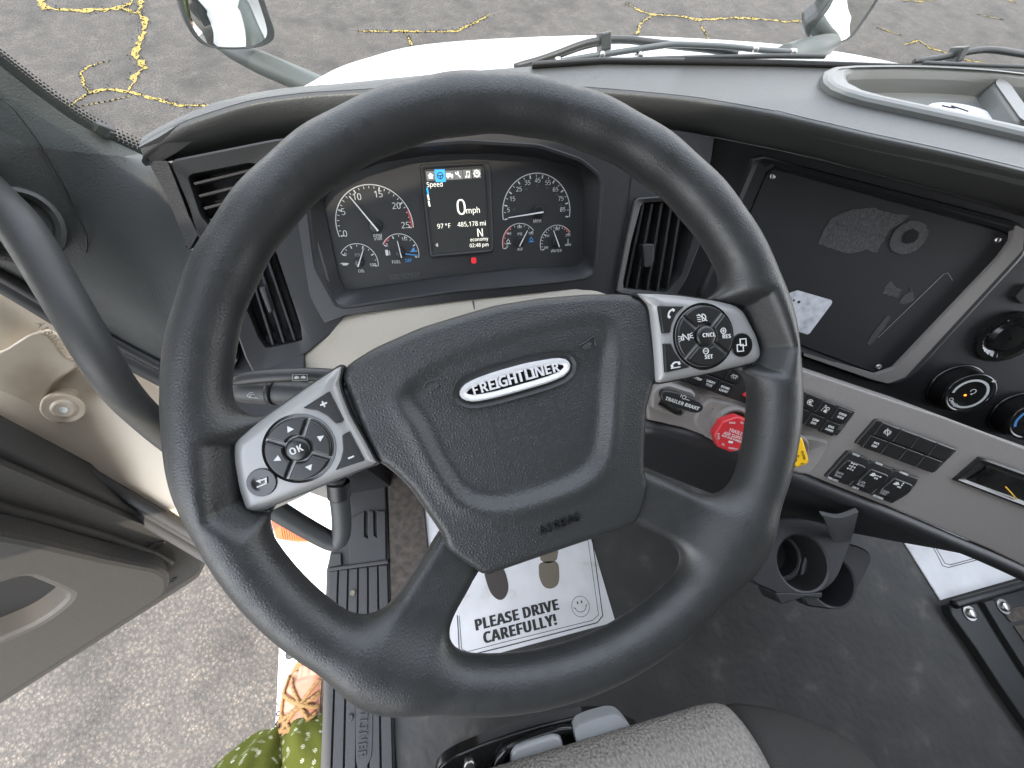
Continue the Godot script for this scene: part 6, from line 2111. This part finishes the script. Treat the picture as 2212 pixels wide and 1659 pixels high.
func outside() -> void:
	hood_mirror(px(R1, [1120, -160, 1150, -20, 1190, 110, 1245, 220, 1310, 285, 1400, 314, 1550, 320, 1690, 302, 1765, 262, 1778, 200, 1745, 100, 1700, -40, 1660, -170, 1380, -220]), px(R1, [1150, -140, 1185, 0, 1215, 100, 1270, 210, 1335, 278, 1410, 304, 1545, 310, 1660, 290, 1722, 245, 1730, 190, 1700, 80, 1655, -50, 1625, -140, 1380, -185]), Vector2(480, 40), 1.06, Vector3(0.42, -0.04, 0.91), [[470, 92, 1.22], [500, 108, 1.21], [560, 134, 1.19], [630, 164, 1.17], [705, 196, 1.15], [760, 222, 1.13]], "convex hood mirror on a tapered grey arm, reflecting the truck's white flank")
	hood_mirror(px(R3, [1050, -200, 970, -40, 905, 60, 870, 105, 800, 155, 786, 195, 812, 245, 880, 272, 1030, 275, 1105, 232, 1175, 140, 1255, 20, 1300, -60, 1330, -190]), px(R3, [1060, -180, 985, -20, 945, 60, 880, 140, 822, 225, 850, 262, 920, 270, 1025, 268, 1095, 222, 1165, 130, 1240, 15, 1280, -60, 1305, -170]), Vector2(1822, 50), 1.28, Vector3(0.06, -0.15, 0.98), [[1818, 80, 1.40], [1800, 90, 1.36], [1770, 102, 1.26], [1725, 112, 1.22], [1690, 125, 1.18]], "convex hood mirror standing beyond the wiper, reflecting asphalt")
	wiper("black windshield wiper with a riveted blue-grey blade frame lying across the white hood", px(R2, [1120, 434, 1260, 398, 1400, 350, 1560, 290, 1700, 262, 1850, 258, 2000, 275, 2212, 300, 2400, 322, 2560, 350]), px(R2, [1270, 416, 1400, 372, 1550, 318, 1680, 286]), px(R2, [1400, 394, 1690, 355, 1850, 330, 2050, 300, 2160, 288, 2300, 292, 2500, 302, 2690, 322, 2800, 330, 2940, 340]), px(R2, [1290, 412, 1600, 398, 1900, 388, 2212, 377, 2500, 370, 2800, 364, 3130, 366]), p1(R2, 1708, 270), px(R2, [1408, 393, 1693, 354, 1940, 357, 2690, 318, 2938, 338]))
	wiper("second black windshield wiper reaching over the dotted edge of the glass beyond the storage tray", px(R3, [1500, 400, 1650, 378, 1790, 350, 1980, 322, 2212, 352, 2500, 395]), [], [], px(R3, [1560, 408, 1900, 420, 2212, 432, 2500, 442]), p1(R3, 1790, 352), [])
	# small sensor clip on the pane
	var f := pillar_glass()
	var t := thing("pane_clip", "small black plastic clip at the dotted edge of the windshield by the pillar", "clip", f * here(v3(loc(Vector2(226, 285), f), 0)))
	part(t, "body", ext(rounded(locs(px(R1, [600, 850, 630, 797, 755, 845, 745, 905, 700, 905]), f, 0.01), 0.001), -0.002, 0.012, 0.002), mats["black satin"], f)
	part(t, "ledge", ext(rounded(locs(px(R1, [690, 885, 710, 850, 752, 862, 745, 900]), f, 0.014), 0.0008), 0.01, 0.016, 0.001), mats["black plastic"], f)
	# side marker on the fairing
	var ff := frame(Vector3(0, 0.806, 0), Vector3.UP, Vector3.RIGHT)
	t = thing("side_marker", "orange ribbed side marker lamp on the white fairing below the doorway", "lamp", ff * here(v3(loc(Vector2(635, 1145), ff), 0)))
	var lens := locs(px(V0, [586, 1124, 598, 1164, 640, 1171, 692, 1170, 680, 1140, 620, 1130]), ff)
	part(t, "lens", ext(rounded(lens, 0.006), -0.02, 0.004, 0.003), mats["lens"], ff)
	for i in 15:
		var x := 606.0 + i * 5.0
		var a := loc(Vector2(x, 1134 + i * 0.7), ff, 0.004)
		var b := loc(Vector2(x + 5, 1164 + i * 0.2), ff, 0.004)
		part(t, "lens_rib", ext(rect((a + b) / 2, (b - a).length(), 0.0035, (b - a).angle()), 0.003, 0.0062, 0.0008), mats["lens"], ff)
	# perforated step
	var sf := frame(Vector3(0, 0.80, 0), Vector3.UP, Vector3.RIGHT)
	t = thing("boarding_step", "white perforated metal boarding step under the sandalled foot", "step", sf * here(v3(loc(Vector2(650, 1520), sf), 0)))
	var sp := locs(px(V0, [606, 1382, 600, 1520, 594, 1600, 585, 1780, 760, 1790, 760, 1376]), sf)
	part(t, "tread", ext(sp, -0.03, 0.012, 0.006), mats["step metal"], sf)
	for i in 11:
		var hp := Vector2(611 - i * 1.6, 1408 + i * 22.2)
		part(t, "tread_hole", lathe([Vector2(0.0062, 0.0), Vector2(0.0062, 0.0022), Vector2(0.0046, 0.0030), Vector2(0.0040, 0.0010), Vector2(0, 0.0008)], 14), mats["black satin"] if i % 1 else mats["lower trim"], sf * here(v3(loc(hp, sf, 0.012), 0.0105)))
	part(t, "rubber_plug", lathe([Vector2(0.013, 0.0), Vector2(0.013, 0.006), Vector2(0.009, 0.009), Vector2(0, 0.009)], 18), mats["lower trim"], sf * here(v3(loc(Vector2(627, 1413), sf, 0.012), 0.010)))

# ---------------------------------------------------------------- on the cab floor
func mats_on_floor() -> void:
	var o := at_y(Vector2(1329, 1343), FL + 0.003)
	var f := frame(o, Vector3.UP, o - at_y(Vector2(1054, 1415), FL + 0.003))
	var t := thing("paper_floor_mat", "white paper floor mat printed PLEASE DRIVE CAREFULLY with shoe prints and a smiling face", "floor mat", f)
	var pts := locs(px(V0, [1329, 1343, 1225, 990, 884, 1052, 901, 1189, 932, 1450]), f)
	part(t, "sheet", ext(pts, -0.002, 0.001, 0.0), mats["paper"], f)
	var u := func(x: float, y: float) -> Vector2: return loc(Vector2(x, y), f, 0.001)
	# double border
	var b := MB.new()
	for q in [[0, 0.0022], [10, 0.0012]]:
		var e: float = q[0]
		var corner := [u.call(1222 + 40 - e, 1040), u.call(1302 - e * 0.9, 1330 - e * 0.2), u.call(1290 - e, 1345 - e * 0.5), u.call(1085, 1398 - e), u.call(1003 + e * 0.6, 1418 - e), u.call(992 + e * 0.5, 1405 - e * 0.3), u.call(988 + e * 0.4, 1330)]
		for i in corner.size() - 1:
			var a: Vector2 = corner[i]
			var c: Vector2 = corner[i + 1]
			add_ext(b, rect((a + c) / 2, (c - a).length() + q[1] * 0.6, q[1], (c - a).angle()), 0.001, 0.0014 + i * 0.00003, 0)
	part(t, "border", b.done(), mats["black print"], f)
	var ang: float = (u.call(1215, 1312) as Vector2 - u.call(1020, 1362)).angle()
	for k in 3:
		var off := Vector2(0.0011 * (k - 1), 0.0).rotated(ang)
		write(t, "PLEASE DRIVE", f, u.call(1117, 1328) + off, 0.0222, mats["black print"], ang, bold, 0.0013 + k * 0.0001, 0.0004)
		write(t, "CAREFULLY!", f, u.call(1124, 1358) + off, 0.0222, mats["black print"], ang, bold, 0.0013 + k * 0.0001, 0.0004)
	# round smiling face, plain line drawing
	b = MB.new()
	var so: Vector2 = u.call(1254, 1310)
	ring_arc(b, so, 0.0212, 0.0222, 0, TAU, 0.001, 0.0015)
	ring_arc(b, so + Vector2(0, 0.003), 0.0140, 0.0152, PI + 0.25 + ang, TAU - 0.25 + ang, 0.001, 0.0015)
	for sx in [-1.0, 1.0]:
		add_ext(b, circle(so + Vector2(0.0052 * sx, 0.009).rotated(ang), 0.0017, 12, 0.0032, ang), 0.001, 0.0015, 0)
		add_ext(b, rect(so + Vector2(0.0146 * sx, -0.0005).rotated(ang), 0.006, 0.0014, ang + 0.5 * sx), 0.001, 0.0016, 0)
	part(t, "smiling_face", b.done(), mats["black print"], f)
	for q in [[[1046, 1235, 1060, 1232, 1085, 1225, 1098, 1262, 1094, 1286, 1082, 1296, 1068, 1290, 1056, 1272], "dark sole print"], [[1168, 1216, 1202, 1214, 1208, 1240, 1205, 1262, 1192, 1271, 1176, 1268, 1166, 1250, 1164, 1232], "sunlit sole and rivet brown"], [[1170, 1150, 1200, 1148, 1203, 1208, 1168, 1210], "sunlit sole and rivet brown"]]:  # the brown ones carry a sunspot in their colour
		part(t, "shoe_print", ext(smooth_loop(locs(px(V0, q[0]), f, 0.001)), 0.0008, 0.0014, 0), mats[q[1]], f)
	# mat on the passenger side
	o = at_y(Vector2(2031, 1296), FL + 0.003)
	f = frame(o, Vector3.UP, at_y(Vector2(2212, 1244), FL + 0.003) - o)
	t = thing("paper_floor_mat", "blank corner of a second white paper floor mat beyond the cup holder", "floor mat", f)
	part(t, "sheet", ext(locs(px(V0, [2031, 1296, 1955, 1175, 1890, 1060, 2300, 1000, 2420, 1184]), f), -0.002, 0.001, 0.0), mats["paper"], f)
	b = MB.new()
	for k in 2:
		var e := k * 5.0
		var ps := [loc(Vector2(2008 + e, 1170), f, 0.001), loc(Vector2(2022 + e, 1194 - e * 0.3), f, 0.001), loc(Vector2(2036 + e, 1222 - e), f, 0.001), loc(Vector2(2048 + e, 1226 - e * 1.2), f, 0.001), loc(Vector2(2150, 1199 - e), f, 0.001)]
		for i in ps.size() - 1:
			var a: Vector2 = ps[i]
			var c: Vector2 = ps[i + 1]
			add_ext(b, rect((a + c) / 2, (c - a).length(), 0.0018, (c - a).angle()), 0.001, 0.0014 + i * 0.00003, 0)
	part(t, "border", b.done(), mats["black print"], f)
	# cup holder under the switch panel
	var c1 := at_d(p1(R9, 780, 330), 0.64)
	var c2p := at_d(p1(R9, 985, 455), 0.675)
	t = thing("cup_holder", "dark double cup holder hanging under the switch panel above the cab floor", "cup holder", here(c1 + Vector3(0, -0.12, 0)))
	var hf := frame(c1, Vector3(-0.05, 0.98, 0.18), Vector3.RIGHT)
	var k1 := loc(p1(R9, 780, 330), hf)
	var body := smooth_loop(locs(px(R9, [430, 430, 600, 525, 640, 560, 790, 545, 920, 510, 1010, 420, 1060, 290, 1095, 180, 1000, 100, 800, 40, 560, 60, 420, 250]), hf))
	var bl := polar(body, k1, 72)
	var hole := circle(k1, 0.0435, 72)
	part(t, "holder_body", bands([[inset(bl, 0.008), -0.075], [bl, -0.02], [bl, -0.003], [inset(bl, 0.003), 0.0], [inset(hole, -0.003), 0.0], [hole, -0.002]]), mats["lower trim"], hf)
	part(t, "cup_wall", bands([[hole, -0.002], [circle(k1, 0.040, 72), -0.05], [circle(k1, 0.033, 72), -0.052], [circle(k1, 0.032, 72), -0.08], [circle(k1, 0.002, 72), -0.082]]), mats["black satin"], hf)
	var step_ring := PackedVector3Array()
	for q in circle(k1, 0.036, 40):
		step_ring.append(hf * v3(q, -0.050))
	part(t, "step_ring", tube(step_ring, [0.0018], 8, true), mats["handle"])
	part(t, "front_lip", ext(rounded(locs(px(R9, [600, 528, 640, 522, 800, 528, 905, 520, 900, 560, 790, 552, 640, 600]), hf, 0.002), 0.003), -0.04, 0.003, 0.002), mats["lower trim"], hf)
	var h2 := frame(c2p, Vector3(-0.05, 0.98, 0.18), Vector3.RIGHT)
	var k2 := loc(p1(R9, 975, 455), h2)
	var b2 := polar(smooth_loop(locs(px(R9, [800, 600, 880, 622, 1000, 632, 1090, 590, 1140, 500, 1225, 330, 1200, 250, 1060, 200, 900, 200, 800, 300, 770, 480]), h2)), k2, 72)
	var hole2 := circle(k2, 0.040, 72)
	part(t, "outer_holder", bands([[inset(b2, 0.008), -0.075], [b2, -0.02], [b2, -0.003], [inset(b2, 0.003), 0.0], [inset(hole2, -0.003), 0.0], [hole2, -0.002], [circle(k2, 0.036, 72), -0.08], [circle(k2, 0.002, 72), -0.082]]), mats["lower trim"], h2)
	part(t, "bracket", slab([curve([at_d(p1(R9, 900, 20), 0.60), at_d(p1(R9, 1020, 40), 0.60), at_d(p1(R9, 1140, 0), 0.60)], 4), curve([at_d(p1(R9, 930, 60), 0.605), at_d(p1(R9, 1000, 80), 0.605), at_d(p1(R9, 1110, 120), 0.615)], 4), curve([at_d(p1(R9, 965, 170), 0.63), at_d(p1(R9, 1000, 190), 0.63), at_d(p1(R9, 1090, 190), 0.65)], 4)], Vector3(-0.3, 0.5, 0.8), 0.008), mats["handle"])

# ---------------------------------------------------------------- seats
func seats() -> void:
	var sy := 1.69
	var t := thing("driver_seat", "driver seat cushion with pale grey woven centre and dark bolsters", "seat", here(Vector3(0.045, FL, 0.45)))
	# cushion: front face, rolled front edge and top, the corners drawn back and the flanks rounded off
	var w := 0.40
	var bx := 0.232
	var prof := []
	for k in 5:
		prof.append(Vector2(0.11 * pow(1.0 - k / 4.0, 1.5), -0.15 + k * 0.022))
	for k in range(1, 10):
		var a := k / 9.0 * PI / 2
		prof.append(Vector2(0.062 * (1.0 - cos(a)), -0.062 + 0.062 * sin(a)))
	for k in range(1, 15):
		prof.append(Vector2(0.062 + k * 0.034, 0.0 - 0.012 * sin(k / 14.0 * PI)))
	var pt := func(x: float, q: Vector2, lift: float) -> Vector3:
		var far := maxf(0.0, (absf(x) - 0.19) / (w - 0.19))
		var flank := maxf(0.0, (absf(x) - (w - 0.085)) / 0.085)
		var roll := 1.0 - sqrt(maxf(0.0, 1.0 - flank * flank))
		return Vector3(0.045 + x, sy + lift + q.y - 0.085 * roll * clampf((q.y + 0.15) / 0.15, 0.0, 1.0) + 0.010 * smoothstep(0.19, 0.27, absf(x)) * (1.0 - roll), 0.232 + q.x + 0.10 * far * far - lift * 0.6)
	for side in [-1, 0, 1]:
		var rows := []
		for q in prof:
			var line := PackedVector3Array()
			var n := 36 if side == 0 else 22
			for k in n + 1:
				var x := lerpf(-bx, bx, float(k) / n) if side == 0 else lerpf(bx * side, w * side, float(k) / n)
				var e := absf(absf(x) - bx)
				var puff := 0.0075 * sqrt(1.0 - pow(1.0 - minf(e / 0.012, 1.0), 2.0)) - 0.002
				line.append(pt.call(x, q, puff))
			rows.append(line)
		part(t, "centre_panel" if side == 0 else "bolster", slab(rows, Vector3(0, 0.8, -0.6), 0.02), mats["seat grey" if side == 0 else "seat dark"])
	part(t, "pedestal", box_mesh(Vector3(-0.12, FL + 0.001, 0.36), Vector3(0.21, 1.54, 0.66)), mats["lower trim"])
	# control bracket under the front edge
	var cf := frame(Vector3(0.0, 1.60, 0.2), Vector3(0, 0.93, -0.37), Vector3.RIGHT)
	cf = frame(at_d(Vector2(1180, 1600), 0.475), Vector3(0.0, 0.98, 0.2), Vector3.RIGHT)
	t = thing("seat_control_panel", "glossy black seat control bracket with two pale grey paddles under the cushion edge", "seat controls", cf)
	part(t, "bracket", ext(rounded(locs(px(R8, [600, 1700, 655, 1630, 760, 1570, 900, 1512, 1100, 1440, 1300, 1380, 1560, 1322, 1740, 1318, 1960, 1420, 2000, 1800, 600, 1850]), cf), 0.006), -0.02, 0.0, 0.003), mats["black gloss"], cf)
	var wall := PackedVector3Array()
	for p in px(R8, [1000, 1720, 1010, 1640, 1050, 1560, 1120, 1510, 1300, 1445, 1420, 1412, 1500, 1405]):
		wall.append(meet(p, cf, 0.004))
	part(t, "guard_rim", tube(curve(Array(wall), 4), [0.005], 10), mats["black gloss"])
	var pad1 := rounded(locs(px(R8, [1100, 1720, 1103, 1570, 1125, 1535, 1200, 1505, 1370, 1452, 1415, 1460, 1435, 1490, 1448, 1565, 1330, 1605, 1180, 1660, 1180, 1720]), cf, 0.014), 0.004)
	part(t, "paddle", ext(pad1, -0.002, 0.014, 0.005), mats["blue-grey plastic"], cf)
	var pad2 := rounded(locs(px(R8, [1545, 1560, 1520, 1470, 1512, 1430, 1545, 1385, 1620, 1352, 1740, 1318, 1800, 1320, 1840, 1350, 1888, 1410, 1905, 1450, 1905, 1560]), cf, 0.018), 0.005)
	part(t, "paddle", ext(pad2, -0.002, 0.018, 0.006), mats["blue-grey plastic"], cf)
	for i in 13:
		var q := loc(p1(R8, 1200 + i * 19, 1655 - i * 7.2), cf, 0.004)
		part(t, "ridge", ext(rect(q, 0.0026, 0.010, -0.25), -0.001, 0.006, 0.0006), mats["black satin"], cf)
	part(t, "bolt", lathe([Vector2(0.008, 0), Vector2(0.008, 0.004), Vector2(0.006, 0.006), Vector2(0, 0.006)], 6), mats["steel"], cf * here(v3(loc(p1(R8, 830, 1640), cf), 0.0)))
	# passenger seat base
	var pf := frame(Vector3(0.9, FL + 0.022, 0.35), Vector3.UP, Vector3.RIGHT)
	t = thing("passenger_seat_base", "black steel passenger seat base with bolts, standing on the cab floor", "seat base", here(Vector3(1.0, FL, 0.4)))
	var pb := locs(px(R9, [1733, 618, 1790, 600, 2040, 530, 2300, 455, 2700, 360, 3000, 1500, 2330, 1500, 2212, 1345, 2050, 1110, 1900, 880, 1748, 668]), pf)
	part(t, "plate", ext(pb, -0.021, 0.0, 0.003), mats["black satin"], pf)
	var rail := locs(px(R9, [1950, 585, 2010, 570, 2120, 760, 2330, 1060, 2500, 1290, 2420, 1290, 2230, 1040, 2060, 770]), pf, 0.01)
	part(t, "rail", ext(rounded(rail, 0.004), 0.0, 0.012, 0.003), mats["black satin"], pf)
	for q in [[2070, 640, 2200, 610, 2290, 660, 2290, 690, 2130, 715], [2150, 740, 2290, 720, 2400, 810, 2230, 860]]:
		part(t, "slot_plate", ext(rounded(locs(px(R9, q), pf, 0.003), 0.003), 0.0, 0.003, 0.0005), mats["carpet"], pf)
	part(t, "cross_bar", tube(PackedVector3Array([meet(p1(R9, 1760, 600), pf, 0.012), meet(p1(R9, 2050, 515), pf, 0.012), meet(p1(R9, 2400, 415), pf, 0.012)]), [0.010], 12), mats["black satin"])
	for q in [[1855, 655], [2035, 607]]:
		var o := loc(p1(R9, q[0], q[1]), pf)
		part(t, "bolt", lathe([Vector2(0.017, 0), Vector2(0.017, 0.003), Vector2(0.017, 0.003), Vector2(0.0115, 0.003), Vector2(0.0115, 0.003), Vector2(0.011, 0.009), Vector2(0.008, 0.011), Vector2(0, 0.011)], 20), mats["steel"], pf * here(v3(o, 0.012 if q[0] > 1900 else 0.0)))

# ---------------------------------------------------------------- loose papers on the dashboard
func papers() -> void:
	var tf := frame(Vector3(0, TOP - 0.0205, 0), Vector3.UP, Vector3.RIGHT)
	var el := smooth_loop(locs(px(R3, [1585, 692, 1620, 672, 1700, 668, 1840, 684, 1980, 728, 2085, 800, 2100, 835, 1980, 818, 1840, 775, 1700, 735, 1600, 710]), tf))
	var t := thing("paper_disc", "white paper disc with a faint drawn curl lying in the dash tray", "paper", tf * here(v3(loc(p1(R3, 1840, 730), tf), 0)))
	part(t, "sheet", ext(el, -0.0008, 0.0008, 0.0), mats["paper"], tf)
	var l := PackedVector3Array()
	for p in px(R3, [1680, 684, 1720, 694, 1770, 700, 1740, 686, 1800, 705, 1850, 722]):
		l.append(meet(p, tf, 0.0012))
	part(t, "drawn_curl", tube(curve(Array(l), 3), [0.0009], 6), mats["black print"])
	var sk := locs(px(R6, [640, 300, 700, 236, 745, 222, 962, 285, 969, 298, 962, 315, 822, 502, 806, 508, 745, 488, 650, 420]), cpf, 0.005)
	t = thing("paper_label", "blank scuffed white paper label stuck on the black blanking plate", "label", cpf * here(v3(loc(p1(R6, 820, 370), cpf), 0.005)))
	part(t, "sheet", ext(sk, 0.0045, 0.0052, 0.0), mats["sticker paper"], cpf)
	for q in [[720, 288, 0.0022], [752, 298, 0.0026], [700, 282, 0.0015]]:
		part(t, "ink_fleck", ext(jag(circle(loc(p1(R6, q[0], q[1]), cpf, 0.005), q[2], 7), 0.001), 0.0052, 0.0054, 0), mats["black print"], cpf)

# ---------------------------------------------------------------- the person on the step
var bones := []

func body_field(p: Vector3) -> float:
	var best := 1.0
	for b in bones:
		var a: Vector3 = b[0]
		var e: Vector3 = b[1]
		var t := clampf((p - a).dot(e - a) / (e - a).length_squared(), 0.0, 1.0)
		var d := p.distance_to(a.lerp(e, t)) - lerpf(b[2], b[3], t)
		best = smin(best, d, b[4]) if best < 0.9 else d
	return best

func person() -> void:
	var sy := 0.812
	var heel := at_y(Vector2(655, 1640), sy)
	var toe := at_y(Vector2(664, 1436), sy)
	var t := thing("person", "person in olive printed trousers and rope sandals standing on the boarding step", "person", here(heel))
	var fwd := (toe - heel).normalized()
	var side := Vector3(-fwd.z, 0, fwd.x)
	if side.x > 0:
		side = -side        # toward the outer, little-toe side
	var up := Vector3.UP
	var P := func(a: float, s: float, h: float) -> Vector3: return heel + fwd * a + side * s + up * h
	bones = [
		[P.call(-0.005, 0.0, 0.034), P.call(0.07, 0.004, 0.036), 0.032, 0.034, 0.03],
		[P.call(0.07, 0.002, 0.040), P.call(0.165, 0.006, 0.026), 0.036, 0.025, 0.03],
		[P.call(0.07, -0.016, 0.036), P.call(0.175, -0.028, 0.022), 0.030, 0.019, 0.03],
		[P.call(0.08, 0.018, 0.026), P.call(0.160, 0.034, 0.018), 0.022, 0.016, 0.03],
		[P.call(0.015, 0.0, 0.05), P.call(0.0, 0.0, 0.11), 0.034, 0.034, 0.04]]
	var toes := [[-0.030, 0.172, 0.228, 0.0125], [-0.009, 0.176, 0.222, 0.0095], [0.008, 0.172, 0.212, 0.0088], [0.023, 0.164, 0.200, 0.0082], [0.036, 0.152, 0.184, 0.0078]]
	for q in toes:
		bones.append([P.call(q[1] - 0.02, q[0], 0.020), P.call((q[1] + q[2]) / 2, q[0] * 1.06, 0.019), q[3] * 1.05, q[3], 0.006])
		bones.append([P.call((q[1] + q[2]) / 2, q[0] * 1.06, 0.019), P.call(q[2], q[0] * 1.08, 0.012), q[3], q[3] * 0.92, 0.006])
	var lo := heel + Vector3(-0.16, -0.004, -0.30)
	var hi := heel + Vector3(0.16, 0.22, 0.12)
	part(t, "body", nets(body_field, lo, hi, 0.0052), mats["skin"])
	# sandal: sole and crossing ropes
	var ff := frame(heel, Vector3.UP, fwd)
	var sole := smooth_loop(PackedVector2Array([Vector2(-0.04, 0.0), Vector2(-0.02, 0.036), Vector2(0.07, 0.036), Vector2(0.15, 0.052), Vector2(0.21, 0.040), Vector2(0.24, 0.012), Vector2(0.235, -0.02), Vector2(0.17, -0.042), Vector2(0.07, -0.034), Vector2(-0.02, -0.034)]))
	if ff.basis.y.dot(side) < 0:
		for i in sole.size():
			sole[i].y = -sole[i].y
	var sd := Node3D.new()
	sd.name = "sandal"
	t.add_child(sd)
	sd.global_position = heel
	part(sd, "sole", ext(sole, 0.0, 0.008, 0.003), mats["rope"], ff)
	var bands_ := [[0.195, 0.030, 0.085, -0.045], [0.180, -0.048, 0.075, 0.048], [0.165, 0.050, 0.120, -0.050], [0.150, -0.050, 0.105, 0.052], [0.125, 0.052, 0.060, -0.044], [0.110, -0.048, 0.050, 0.044], [0.090, 0.048, 0.090, -0.046], [0.200, 0.044, 0.060, 0.050], [0.060, 0.044, 0.010, -0.036]]
	for q in bands_:
		for strand in 2:
			var line := []
			for k in 17:
				var s := k / 16.0
				var a := lerpf(q[0], q[2], s)
				var l := lerpf(q[1], q[3], s)
				var base: Vector3 = P.call(a, l, 0.10)
				# come down on to the foot
				var h := 0.10
				while h > 0.012 and body_field(P.call(a, l, h)) > 0.0045:
					h -= 0.003
				var tw := sin(k * 2.2 + strand * PI) * 0.0022
				line.append(P.call(a + tw, l, h + cos(k * 2.2 + strand * PI) * 0.0016 + 0.001))
			part(sd, "rope", tube(curve(line, 2), [0.0040], 7), mats["rope"])
	# loose trouser legs, bunched over the ankle and the bent knee
	cloth_leg(t, [[672, 1535, 1.10, 0.012], [668, 1552, 1.09, 0.048], [665, 1575, 1.07, 0.068], [664, 1605, 1.04, 0.078], [668, 1650, 1.0, 0.088], [690, 1730, 0.94, 0.095], [720, 1850, 0.86, 0.10], [740, 2000, 0.8, 0.10]], 0.0)
	cloth_leg(t, [[604, 1586, 1.07, 0.012], [598, 1600, 1.06, 0.050], [586, 1622, 1.04, 0.068], [566, 1655, 1.0, 0.082], [535, 1700, 0.95, 0.090], [500, 1780, 0.88, 0.10], [450, 1900, 0.8, 0.11], [420, 2000, 0.75, 0.11]], 1.7)

func cloth_leg(t: Node3D, spine: Array, shift: float) -> void:
	var pts := []
	var rad := []
	for q in spine:
		pts.append(at_d(Vector2(q[0], q[1]), q[2]))
		rad.append(Vector3(q[3], 0, 0))
	var path := curve(pts, 5)
	var rr := curve(rad, 5)
	var rows := []
	var prev := Vector3.RIGHT
	for i in path.size():
		var d := (path[mini(i + 1, path.size() - 1)] - path[maxi(i - 1, 0)]).normalized()
		var s := (prev - d * prev.dot(d)).normalized()
		prev = s
		var w := d.cross(s)
		var line := PackedVector3Array()
		for k in 64:
			var a := TAU * k / 64
			var fold: float = 1.0 + 0.07 * sin(a * 3.0 + i * 0.18 + shift) + 0.045 * sin(a * 7.0 - i * 0.25 + shift) + 0.02 * sin(a * 12.0 + i * 0.4)
			line.append(path[i] + (s * cos(a) + w * sin(a)) * rr[i].x * fold)
		rows.append(line)
	part(t, "trouser_leg", grid(rows, true), mats["printed cloth"])

func _ready() -> void:
	view_and_light()

	make_materials()

	ground()

	var cab := shell()

	bodywork(cab)

	dashboard()

	instruments()

	steering_wheel()

	column()

	brake_controls()

	door()

	grab_handle()

	outside()

	mats_on_floor()

	seats()

	papers()

	person()
